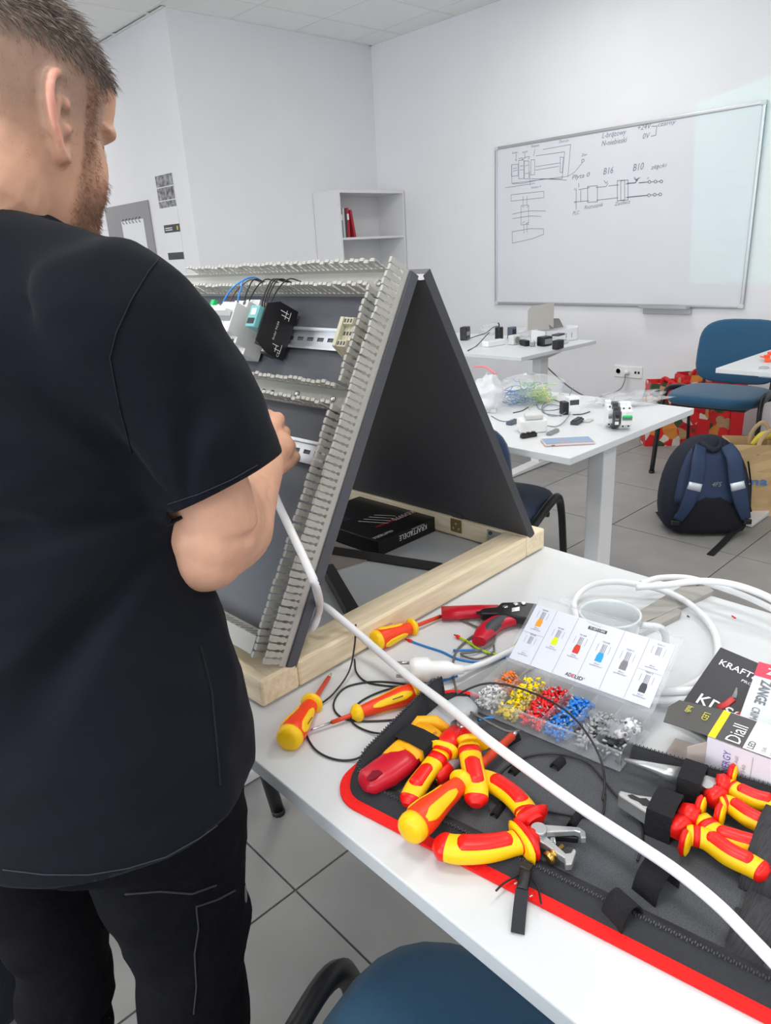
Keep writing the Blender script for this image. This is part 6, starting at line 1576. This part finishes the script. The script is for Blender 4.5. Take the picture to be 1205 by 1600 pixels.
# breakers standing on the table
def desk_breaker(label, px, py, deg, poles, lever, dark=False):
    c = D(px, py); f = rotz(c+np.array([0, 0, .0005]), deg)
    fr_ = (T(f, (0, 0, .0425)), np.stack([f[1][:, 0], np.array([0, 0, 1.0]), -f[1][:, 1]], 1))
    return breaker('circuit_breaker', label, 0, poles, lever, 'loose breakers on the middle table', frm=fr_, col=M_dark if dark else M_wplast)
desk_breaker('white breaker at the left of the three on the middle table', 943, 664, -50, 1, M_grey)
desk_breaker('dark grey breaker between two white ones on the middle table', 953, 667, -50, 1, M_black, True)
desk_breaker('white breaker with green lever at the right of the three on the middle table', 964, 667, -50, 2, M_green)
# phone
ph = thing('smartphone', 'pale pink smartphone lying face up at the front corner of the middle table', 'phone', D(887, 688))
pa, pb = D(848, 690, .008), D(926, 686, .008); pf = frame((pa+pb)/2-np.array([0, 0, .008]), pb-pa); PL_ = np.linalg.norm(pb-pa)
G().bx((-PL_/2, -.036, 0), (PL_/2, .036, .008), pf).obj('case', mat('pale_pink_case', (206, 190, 188), .4), ph, bevel=.004)
G().bx((-PL_/2+.004, -.033, .008), (PL_/2-.004, .033, .0086), pf).obj('screen', mat('phone_screen', (150, 146, 156), .12, noise=.5, nscale=22, rgb2=(110, 156, 196)), ph)
G().bx((-PL_/2+.02, -.0366, .003), (-PL_/2+.03, -.0355, .005), pf).obj('port', M_black, ph)
# small enclosure, relay and terminals
en = thing('switch_enclosure', 'small white rounded enclosure standing in front of the wires', 'enclosure', D(830, 676))
ef = rotz(D(831, 674), -38)
G().prism([(-.045, -.028), (.045, -.028), (.045, .028), (-.045, .028)], 0, .045, ef).obj('body', M_wplast, en, bevel=.006)
G().prism([(-.03, -.03), (.03, -.03), (.022, .02), (-.022, .02)], .045, .062, ef).obj('rocker', M_lgrey, en, bevel=.004)
rb_ = thing('relay_module', 'black and white relay module standing behind the wire loops', 'relay', D(890, 645))
rf_ = rotz(D(890, 646), -35)
G().bx((-.01, -.02, 0), (.03, .02, .06), rf_).obj('body', M_wplast, rb_, bevel=.002); G().bx((-.032, -.018, 0), (-.010, .018, .045), rf_).obj('socket', M_black, rb_, bevel=.002); G().bx((-.008, -.0206, .034), (.026, -.0200, .052), rf_).obj('label', M_dark, rb_)
def small(nm, label, px, py, deg, dims, m, k=3):
    t = thing(nm, label, 'terminal', D(px, py)); f = rotz(D(px, py, .0005), deg)
    G().bx((-dims[0]/2, -dims[1]/2, 0), (dims[0]/2, dims[1]/2, dims[2]), f).obj('body', m, t, bevel=.0015)
    for i in range(k):
        x = -dims[0]/2+dims[0]*(i+.5)/k; G().bx((x-dims[0]*.3/k, -dims[1]*.3, dims[2]), (x+dims[0]*.3/k, dims[1]*.35, dims[2]*1.35), f).obj('clamp', m, t, bevel=.001)
small('terminal_strip', 'black terminal strip in front of the small white enclosure', 826, 683, -20, (.055, .018, .012), M_black)
small('terminal_strip', 'light grey terminal strip between enclosure and phone', 864, 677, 8, (.065, .016, .008), M_grey, 4)
small('terminal_strip', 'dark terminal block strip left of the breakers', 902, 661, 12, (.062, .026, .012), M_dark, 4)
small('terminal_strip', 'pale oval terminal piece right of the dark strip', 919, 658, 10, (.045, .022, .006), M_lgrey, 2)
small('terminal_strip', 'slate coloured module at the left of the white enclosure', 801, 662, 5, (.05, .022, .010), mat('slate_plastic', (90, 98, 112), .5), 3)
def WD(label, pxs, m, r=.0016, zs=None):
    P = [D(x, y, (zs[i] if zs else .002)) for i, (x, y) in enumerate(pxs)]
    o = G().tube(smooth_path(P, 6), r, 6).obj('wire', m); tag(o, label, 'wire', 'loose wires on the middle table'); return o
M_wire_sl = mat('slate_insulation', (118, 128, 146), .4)
WD('slate wire curling from the enclosure up to the relay module', [(848, 664), (870, 666), (885, 655), (890, 640), (860, 632), (848, 640), (862, 650), (884, 644), (890, 618), (896, 606)], M_wire_sl, zs=[.003, .003, .006, .01, .004, .003, .003, .01, .05, .07])
WD('slate wire in a wide loop in front of the wire bag', [(838, 630), (845, 640), (870, 640), (880, 632), (862, 624), (848, 634), (850, 645), (878, 650)], M_wire_sl)
WD('dark wire end poking right from the relay module', [(895, 648), (910, 647), (922, 643)], M_wire_bk)
WD('thin slate wire running left to the slate module', [(768, 650), (785, 658), (812, 657)], M_wire_sl)
WD('dark wire offcut lying before the wire bag', [(802, 645), (815, 642), (826, 636)], M_wire_bk)
WD('slate wire standing up from the wire bag', [(818, 622), (814, 606), (811, 592)], M_wire_sl, zs=[.02, .06, .09])
WD('white wire loop beside the plastic film', [(825, 640), (835, 632), (850, 630), (862, 634)], M_lgrey)

# ================================================================== far table clutter
t = thing('cardboard_box', 'opened white device box with raised grey brown lid on the far table', 'box', D(862, 534))
cf = rotz(D(866, 533), -14)
for a_, b_2 in (((-.13, -.07, 0), (.13, -.066, .075)), ((-.13, .066, 0), (.13, .07, .075)), ((-.13, -.07, 0), (-.126, .07, .075)), ((.126, -.07, 0), (.13, .07, .085)), ((-.13, -.07, 0), (.13, .07, .003))): G().bx(a_, b_2, cf).obj('side', M_paper, t)
G().prism([(-.08, 0), (.08, 0), (.08, .16), (-.06, .145), (-.08, .12)], 0, .003, frame(T(cf, (-.06, .06, .07)), (.725, -.687, 0), (-.687, -.725, 0))).obj('lid', mat('grey_brown_card', (172, 168, 162), .7), t)
G().prism([(-.06, 0), (.05, 0), (.04, .06), (-.05, .07)], 0, .003, (T(cf, (.04, .02, .075)), np.stack([cf[1][:, 0], cf[1][:, 1]*.5+np.array([0, 0, .85]), np.cross(cf[1][:, 0], cf[1][:, 1]*.5+np.array([0, 0, .85]))], 1))).obj('inner_flap', mat('grey_card', (120, 118, 116), .7), t)
for k in range(2): G().bx((.03+k*.045, -.0712, .02), (.035+k*.045, -.070, .05), cf).obj('printed_mark', M_grey, t)
def dev(nm, label, cat, px, py, deg, dims, m, extra=None):
    t = thing(nm, label, cat, D(px, py)); f = rotz(D(px, py, .0005), deg)
    G().bx((-dims[0]/2, -dims[1]/2, 0), (dims[0]/2, dims[1]/2, dims[2]), f).obj('body', m, t, bevel=min(dims)*.12)
    if extra: extra(t, f)
    return t
dev('power_adapter', 'black power adapter at the left end of the far table', 'adapter', 727, 531, 20, (.07, .05, .085), M_black, lambda t, f: G().bx((-.035, -.0255, .03), (.035, -.0248, .055), f).obj('label', M_grey, t))
dev('power_adapter', 'upright black plug adapter on the white roll of the far table', 'adapter', 780, 532, 0, (.04, .04, .085), M_black, lambda t, f: G().tube([T(f, (0, 0, .085)), T(f, (0, 0, .10)), T(f, (-.01, 0, .112))], .004, 6).obj('strain_relief', M_black, t))
def _strip(t, f):
    for x in (-.05, .0, .05): G().lathe([(.018, .0005), (.016, .001), (.015, -.002)], (T(f, (x, 0, .034)), f[1]), 14).obj('socket', M_lgrey, t)
dev('power_strip', 'white power strip under the black plug adapter', 'power strip', 772, 540, -8, (.15, .055, .034), M_wplast, _strip)
def _sock(t, f): G().lathe([(.020, 0), (.018, .0015), (.016, -.001), (.005, -.001)], (T(f, (0, -.026, .028)), np.stack([f[1][:, 0], f[1][:, 2], -f[1][:, 1]], 1)), 14).obj('socket', M_grey, t)
dev('socket_module', 'small white socket module in front of the plastic film', 'socket', 804, 538, -10, (.065, .05, .056), M_lgrey, _sock)
dev('contactor', 'black contactor with grey label at the front of the clutter', 'contactor', 851, 540, -8, (.075, .06, .055), M_blackm, lambda t, f: G().bx((-.03, -.0305, .012), (.03, -.0298, .042), f).obj('label', M_grey, t))
dev('contactor', 'black contactor behind the labelled one on the far table', 'contactor', 872, 545, 5, (.07, .04, .050), M_black, lambda t, f: G().bx((-.04, -.02, .075), (.04, .02, .085), f).obj('top', M_dark, t))
dev('push_button', 'black cylinder push button lying left of the contactors', 'button', 820, 540, 60, (.08, .032, .034), M_black, lambda t, f: G().bx((.04, -.012, .006), (.055, .012, .028), f).obj('cap', M_dark, t))
dev('push_button', 'grey clamp piece between push button and contactors', 'button', 832, 541, 30, (.045, .03, .026), M_grey, lambda t, f: G().bx((-.015, -.008, .026), (.015, .008, .034), f).obj('cap', M_lgrey, t))
dev('relay_module', 'small dark relay behind the socket module', 'relay', 800, 529, 0, (.05, .04, .075), mat('slate_plastic', (90, 98, 112), .5), lambda t, f: G().bx((-.02, -.0206, .03), (.02, -.02, .06), f).obj('label', M_black, t))
dev('rail_module', 'flat light grey module at the right end of the clutter', 'module', 880, 537, 6, (.09, .03, .018), M_lgrey, lambda t, f: G().bx((-.03, -.01, .018), (.03, .01, .022), f).obj('clip', M_grey, t))
crumple('plastic_bag', 'crumpled clear film lying on the far table left of the box', 'film', D(768, 522), (.20, .12, .07), M_film, 11.2, .3, flat=True)
crumple('plastic_bag', 'clear film over the parts in the middle of the far table', 'film', D(818, 526), (.20, .12, .06), M_film, 14.9, .3, flat=True)
P = [D(727, 531, .05), D(745, 525, .03), D(760, 520, .04), D(770, 512, .09), D(778, 510, .13), D(780, 516, .11)]
o = G().tube(smooth_path(P, 6), .003, 6).obj('adapter_cable', M_dark); tag(o, 'dark cable between the two black adapters on the far table', 'cable')
P = [D(731, 548, .004), D(745, 540, .004), D(762, 522, .05), D(765, 520, .06)]
o = G().tube(smooth_path(P, 6), .003, 6).obj('adapter_cable', M_dark); tag(o, 'grey cable running over the front edge of the far table', 'cable')

# ================================================================== right table: orange clips and a ring
oc = thing('clip_heap', 'orange plastic clip lying at the front corner of the right table', 'clip', D(1200, 566))
cf2 = rotz(D(1200, 565), 10)
for k, (x, y, a_) in enumerate(((0, 0, 10), (.03, .02, 50), (.05, -.01, -20))):
    f = rotz(T(cf2, (x, y, .001+k*.012)), a_); G().bx((-.025, -.012, 0), (.025, .012, .006), f).bx((-.025, -.012, .006), (-.010, .012, .016), f).obj('clip_body', mat('orange_plastic', (240, 92, 48), .4), oc, bevel=.002)
rg = G().tube([D(1194, 574, .003)+np.array([.028*math.cos(a), .018*math.sin(a), 0]) for a in np.linspace(0, 2*math.pi, 20, endpoint=False)], .0022, 6, closed=True).obj('clear_ring', mat('grey_ring', (176, 178, 182), .3)); tag(rg, 'thin clear plastic ring in front of the orange clip', 'ring')

# ================================================================== bags on the floor
CRh = unit(np.array([CR[0], CR[1], 0])); CFh = unit(np.array([CF[0], CF[1], 0]))
def ffr(p, turn=0.0):
    c, s_ = math.cos(turn), math.sin(turn); x = CRh*c+CFh*s_
    return (np.array(p, float), np.stack([x, np.cross([0, 0, 1.0], x), np.array([0, 0, 1.0])], 1))
# backpack, its shoulder straps towards the camera
M_bp = mat('navy_nylon', (40, 58, 88), .7, noise=.14, nscale=500, bump=.3, bscale=700)
M_bpd = mat('dark_navy_nylon', (22, 27, 42), .75, noise=.2, nscale=500, bump=.3, bscale=700)
M_mesh = mat('black_padded_mesh', (17, 18, 24), .9, noise=.3, nscale=900, bump=.5, bscale=900)
bpk = thing('backpack', 'navy backpack with black straps standing on the floor beside paper bag', 'backpack', onz(1104, 838, 0))
BPF = ffr(onz(1111, 837, 0)+CFh*.10, -.10); LEAN = .10
def bpp(x, y, z): return T(BPF, (x, y+LEAN*z, z))
prof = [(.004, .165, .095), (.03, .190, .115), (.10, .205, .125), (.20, .200, .120), (.30, .176, .105), (.37, .140, .085), (.42, .090, .060), (.445, .040, .028)]
rings = []
for z, w, d in prof:
    rings.append([bpp(w*math.copysign(abs(math.cos(a))**.7, math.cos(a)), d*math.copysign(abs(math.sin(a))**.7, math.sin(a))*(1.25 if math.sin(a) > 0 else .9), z) for a in np.linspace(0, 2*math.pi, 36, endpoint=False)])
G().loft(rings).obj('body', M_bpd, bpk, sub=1)
def bwid(z): return np.interp(z, [p[0] for p in prof], [p[1] for p in prof]), np.interp(z, [p[0] for p in prof], [p[2] for p in prof])
def bpanel(nm, zs, wf, off, m, curve=.02):
    P = []
    for z in zs:
        w, d = bwid(z); row = []
        for u in np.linspace(-1, 1, 13):
            ww = wf(z)*w; row.append(bpp(u*ww, -d*.9*(1-.10*abs(u)**3)-off*(1-u**4), z))
        P.append(row)
    return G().grid(P).obj(nm, m, bpk, solid=.006)
bpanel('back_panel', np.linspace(.16, .40, 10), lambda z: .80, .012, M_bp)
bpanel('lumbar_pad', np.linspace(.02, .19, 9), lambda z: .85*math.sqrt(max(.04, 1-((z-.02)/.175)**2)), .022, M_mesh)
for s_ in (-1, 1):
    P = [bpp(s_*.055, -.085, .415), bpp(s_*.075, -.135, .37), bpp(s_*.088, -.150, .27), bpp(s_*.118, -.150, .17), bpp(s_*.150, -.130, .09)]
    st_ = G().tube(smooth_path(P, 6), resample([.028, .033, .034, .032, .022], 25), 12, flat=.26, up=BPF[1][:, 1], ex=.7).obj('shoulder_strap', M_bp, bpk)
    Q = smooth_path(P, 6); i = 12
    G().tube([q+BPF[1][:, 1]*-.0045 for q in Q[i:i+3]], .031, 10, flat=.20, up=BPF[1][:, 1], ex=.6).obj('reflective_stripe', mat('reflective_silver', (206, 212, 220), .3, .3), st_)
    G().tube([q+np.cross(BPF[1][:, 1], [0, 0, 1.0])*s_*.030 for q in Q[:-3]], .0045, 6).obj('strap_edge', M_mesh, st_)
    G().bx((-.018, -.008, -.012), (.018, .008, .012), (bpp(s_*.158, -.125, .075), BPF[1])).obj('buckle', M_black, bpk, bevel=.004)
hdl = smooth_path([bpp(-.045, -.05, .43), bpp(-.03, -.085, .415), bpp(0, -.10, .40), bpp(.03, -.085, .415), bpp(.045, -.05, .43)], 5)
G().tube(hdl, .013, 8, flat=.35, up=BPF[1][:, 1]).obj('carry_loop', M_bpd, bpk)
for pts in ([bpp(-.158, -.125, .07), onz(1046, 818, .012), onz(1029, 800, .010)], [bpp(.14, -.12, .05), onz(1142, 836, .02), onz(1126, 852, .004), onz(1110, 867, .004)]):
    Q = smooth_path(pts, 5); G().tube(Q, .016, 8, flat=.14, ex=.6).obj('webbing_tail', M_mesh, bpk)
for s_ in (1,):
    P = [bpp(.17, -.045, .33), bpp(.195, -.03, .22), bpp(.205, -.02, .10)]
    G().tube(smooth_path(P, 5), .004, 6).obj('zipper', M_mesh, bpk); G().lathe([(.004, 0), (.003, .004)], (bpp(.172, -.075, .235), np.stack([BPF[1][:, 0], BPF[1][:, 2], -BPF[1][:, 1]], 1)), 8).obj('zipper_pull', M_steel, bpk)
g = G(); text(g, '4FS', (bpp(-.012, -.1345, .245), np.stack([BPF[1][:, 0], np.array([0, 0, 1.0]), -BPF[1][:, 1]], 1)), .022, width=.042, shear=.2); g.obj('logo_print', M_grey, bpk)

# paper carrier bag
M_kraft = mat('kraft_paper', (196, 166, 122), .75, noise=.08, nscale=8, bump=.2, bscale=14)
pb = thing('paper_bag', 'brown paper carrier bag with blue lettering standing behind the backpack', 'bag', onz(1190, 800, 0))
PBF = ffr(onz(1172, 806, 0)+CFh*.0, -.22); w_, d_, h_ = .36, .17, .36
def pbp(x, y, z): return T(PBF, (x, y, z))
n = 9; rings = []
for i in range(n):
    z = h_*i/(n-1); row = []
    for k, (x, y) in enumerate([(-.13, 0), (.0, 0), (.12, 0), (.24, 0), (.24, .085), (.24, .17), (.12, .17), (0, .17), (-.13, .17), (-.115, .085)]):
        j = mnoise.noise(Vector((x*9, y*9+3, z*9)))*.012*(0 if i == 0 else 1)
        row.append(pbp(x+j, y+j*1.4, z+(mnoise.noise(Vector((x*7, y*7, 5)))*.012 if i == n-1 else 0)))
    rings.append(row)
G().loft(rings, 0, False, caps=False).obj('sides', M_kraft, pb, solid=.002)
G().add([pbp(-.13, 0, .001), pbp(.24, 0, .001), pbp(.24, .17, .001), pbp(-.13, .17, .001)], [(0, 1, 2, 3)])
G().bx((-.13, 0, .0005), (.24, .17, .002), PBF).obj('base', M_kraft, pb)
for y in (.004, .166):
    G().tube(smooth_path([pbp(.0, y, h_-.05), pbp(.005, y, h_+.02), pbp(.045, y-.01, h_+.075), pbp(.085, y, h_+.02), pbp(.09, y, h_-.05)], 6), .010, 8, flat=.25, up=PBF[1][:, 1]).obj('handle', mat('kraft_handle', (206, 178, 138), .7), pb)
g = G(); text(g, 'ma', (pbp(-.040, -.014, .165), np.stack([PBF[1][:, 0], np.array([0, 0, 1.0]), -PBF[1][:, 1]], 1)), .042, width=.095, bold=.015); g.obj('lettering', mat('blue_print', (70, 130, 190), .6), pb)
g = G(); g.bx((.075, -.0145, .175), (.14, -.013, .195), PBF); g.obj('yellow_mark', mat('bag_yellow_print', (232, 206, 60), .6), pb)
bn = thing('banana_bunch', 'yellow fruit packet peeking out of the brown paper bag', 'fruit', pbp(.06, .08, .25))
G().tube(smooth_path([pbp(-.01, .08, .34), pbp(.03, .075, .385), pbp(.08, .08, .385), pbp(.12, .085, .345)], 5), resample([.012, .022, .022, .010], 16), 10).obj('peel', mat('banana_yellow', (226, 206, 70), .5), bn)
G().tube([pbp(-.01, .08, .34), pbp(-.02, .08, .325)], [.008, .005], 8).obj('stem', mat('banana_stem', (130, 120, 50), .6), bn)

# printed shopping bags under the far chair
def food_print(name, seed):
    m = bpy.data.materials.new(name); m.use_nodes = True; nt = m.node_tree; b = nt.nodes['Principled BSDF']; b.inputs['Roughness'].default_value = .4
    tc = nt.nodes.new('ShaderNodeTexCoord'); mp = nt.nodes.new('ShaderNodeMapping'); mp.inputs['Location'].default_value = (seed, seed, seed)
    nt.links.new(tc.outputs['Object'], mp.inputs['Vector'])
    vo = nt.nodes.new('ShaderNodeTexVoronoi'); vo.inputs['Scale'].default_value = 17; nz = nt.nodes.new('ShaderNodeTexNoise'); nz.inputs['Scale'].default_value = 5
    nt.links.new(mp.outputs[0], nz.inputs['Vector'])
    ad = nt.nodes.new('ShaderNodeVectorMath'); ad.operation = 'MULTIPLY_ADD'; ad.inputs[1].default_value = (.12, .12, .12)
    nt.links.new(nz.outputs['Color'], ad.inputs[0]); nt.links.new(mp.outputs[0], ad.inputs[2]); nt.links.new(ad.outputs[0], vo.inputs['Vector'])
    sp = nt.nodes.new('ShaderNodeSeparateColor'); nt.links.new(vo.outputs['Color'], sp.inputs[0])
    cr = nt.nodes.new('ShaderNodeValToRGB'); cr.color_ramp.interpolation = 'CONSTANT'
    cols = [(0, (206, 30, 36)), (.22, (226, 44, 40)), (.40, (226, 216, 206)), (.55, (60, 80, 50)), (.68, (222, 140, 60)), (.80, (188, 150, 110)), (.92, (196, 26, 34))]
    el = cr.color_ramp.elements
    while len(el) < len(cols): el.new(.5)
    for e, (p, c) in zip(el, cols): e.position = p; e.color = (*lin(c), 1)
    nt.links.new(sp.outputs[0], cr.inputs[0]); nt.links.new(cr.outputs[0], b.inputs['Base Color']); return m
M_bagred = mat('bag_red', (214, 30, 36), .45)
def shop_bag(label, p, w, d, h, turn, seed, script=None):
    f = ffr(p, turn); t = thing('shopping_bag', label, 'bag', p, 'printed shopping bags under the chair')
    q = lambda x, y, z: T(f, (x, y, z)); rings = []
    for i in range(8):
        z = h*i/7; row = []
        for (x, y) in [(-w/2, 0), (-w/4, 0), (0, 0), (w/4, 0), (w/2, 0), (w/2, d), (0, d), (-w/2, d)]:
            j = mnoise.noise(Vector((x*6+seed, y*6, z*6)))*.022*(i > 0); row.append(q(x*(1-.06*(z/h))+j, y+j, z))
        rings.append(row)
    G().loft(rings, 0, False, caps=False).obj('sides', food_print('food_print_%d' % int(seed*10), seed), t, solid=.002)
    G().bx((-w/2, 0, .0005), (w/2, d, .002), f).obj('base', M_bagred, t)
    for y in (0, d):
        G().tube(smooth_path([q(-w*.22, y, h-.12), q(-w*.18, y, h), q(-.02, y-.02, h-.02), q(w*.10, y, h), q(w*.2, y, h-.12)], 5), .014, 8, flat=.2, up=f[1][:, 1]).obj('handle', M_bagred, t)
    G().bx((w*.30, -.006, .01), (w*.5, .0, h*.98), f).obj('red_panel', M_bagred, t)
    if script:
        G().bx((-w*.30, -.012, h*.52), (w*.30, -.010, h*.60), f).obj('white_band', M_paper, t)
        g = G(); text(g, script, (q(-w*.26, -.0125, h*.54), np.stack([f[1][:, 0], np.array([0, 0, 1.0]), -f[1][:, 1]], 1)), .022, width=w*.5, shear=.3); g.obj('lettering', mat('bag_script', (150, 96, 70), .6), t)
    return t
shop_bag('red food printed shopping bag at the left under the blue chair', onz(1062, 700, 0)+CFh*.06, .40, .16, .42, -.10, 1.3)
shop_bag('red food printed shopping bag with white script band behind the chair seat', onz(1140, 712, 0)+CFh*.30, .42, .16, .46, -.05, 4.6, 'najlepsze')

# dark cloth bag at the left edge behind the man's leg
cb = thing('gym_bag', 'dark navy cloth bag with white lettering on the floor at the left edge', 'bag', onz(0, 1560, 0))
GF = ffr(onz(-40, 1560, 0), 0); rings = []
for z, w, d in ((.002, .13, .10), (.04, .155, .13), (.12, .15, .12), (.19, .11, .09), (.225, .05, .04), (.24, .03, .025)):
    rings.append([T(GF, (w*math.cos(a)*(1+.08*math.sin(5*a)), d*math.sin(a), z)) for a in np.linspace(0, 2*math.pi, 32, endpoint=False)])
G().loft(rings).obj('sack', mat('dark_navy_cloth', (22, 24, 38), .9, noise=.2, nscale=300, bump=.4, bscale=300), cb, sub=1)
g = G()
for s, (dx, z), h in (('Reebok', (.052, .075), .016),):
    text(g, s, (T(GF, (dx, -.137 if z < .1 else -.118, z)), np.stack([GF[1][:, 0], np.array([0, 0, 1.0]), -GF[1][:, 1]], 1)), h, width=.10, shear=.2, bold=.02)
text(g, 'Reebok', frame(T(GF, (.072, -.122, .115)), np.array([0, 0, 1.0])+GF[1][:, 0]*.25, -GF[1][:, 1]), .016, width=.09, bold=.02)
g.obj('lettering', M_wink, cb)
G().tube(smooth_path([T(GF, (-.03, 0, .24)), T(GF, (0, -.01, .27)), T(GF, (.05, -.02, .25))], 5), .004, 6).obj('drawstring', M_black, cb)

# ================================================================== seams, pockets and hems that lie on the man's clothes
from mathutils.bvhtree import BVHTree
def surf(ob):
    off = WLOC[man.name]; me = ob.data
    return BVHTree.FromPolygons([Vector(v.co)+Vector(off) for v in me.vertices], [list(p.vertices) for p in me.polygons])
def seam(nm, ob, tree, pxs, r, m, lift=.0008, n=6, label=None):
    pts = []
    for i, (p, q) in enumerate(zip(pxs[:-1], pxs[1:])):
        for k in range(6):
            x, y = p[0]+(q[0]-p[0])*k/6, p[1]+(q[1]-p[1])*k/6
            h = tree.ray_cast(Vector(CP), Vector(unit(ray(x, y))))
            if h[0] is not None: pts.append(np.array(h[0])+np.array(h[1])*lift*(1 if np.array(h[1])@CF < 0 else -1))
    if len(pts) > 3: return G().tube(pts, r, n).obj(nm, m, ob, label=label)
tt = surf(trou); ts = surf(shirt)
M_stitch = mat('worn_stitching', (46, 45, 51), .95); M_sst = mat('shirt_stitching', (44, 47, 54), .95)
seam('seam', trou, tt, [(306, 1416), (310, 1450), (304, 1490), (307, 1540), (302, 1592)], .0009, M_stitch)
seam('pocket_edge', trou, tt, [(196, 1396), (250, 1392), (300, 1396), (345, 1380)], .0010, M_stitch)
seam('pocket_edge', trou, tt, [(306, 1416), (340, 1405), (372, 1388)], .0010, M_stitch)
h = tt.ray_cast(Vector(CP), Vector(unit(ray(383, 1397))))
if h[0] is not None:
    nn = np.array(h[1]); nn = nn if nn@CF < 0 else -nn; ax = unit(np.cross(nn, [0, 0, 1.0]))
    rv = G().lathe([(.0085, -.001), (.0085, .0014), (.0068, .0022), (.0062, .0012), (.004, .0014), (.003, .0024), (.0005, .0026)], frame(np.array(h[0]), ax, nn), 18).obj('snap_button', mat('antique_metal', (128, 126, 128), .35, .8), trou)
seam('hem_stitch', shirt, ts, [(5, 1358), (70, 1366), (140, 1366), (200, 1356), (260, 1338), (310, 1310), (345, 1285)], .0006, M_sst)
seam('hem_stitch', shirt, ts, [(262, 788), (310, 772), (360, 750), (410, 722)], .0004, M_sst)
seam('side_seam', shirt, ts, [(312, 1010), (330, 1080), (338, 1160), (345, 1240)], .0010, mat('shirt_seam_dark', (14, 16, 22), .95))
seam('sleeve_seam', shirt, ts, [(262, 388), (232, 425), (205, 470), (182, 520), (172, 560), (188, 640), (210, 720)], .0006, mat('shirt_seam_dark', (14, 16, 22), .95))
seam('shoulder_seam', shirt, ts, [(190, 338), (225, 358), (258, 380)], .0010, mat('shirt_seam_dark', (14, 16, 22), .95))
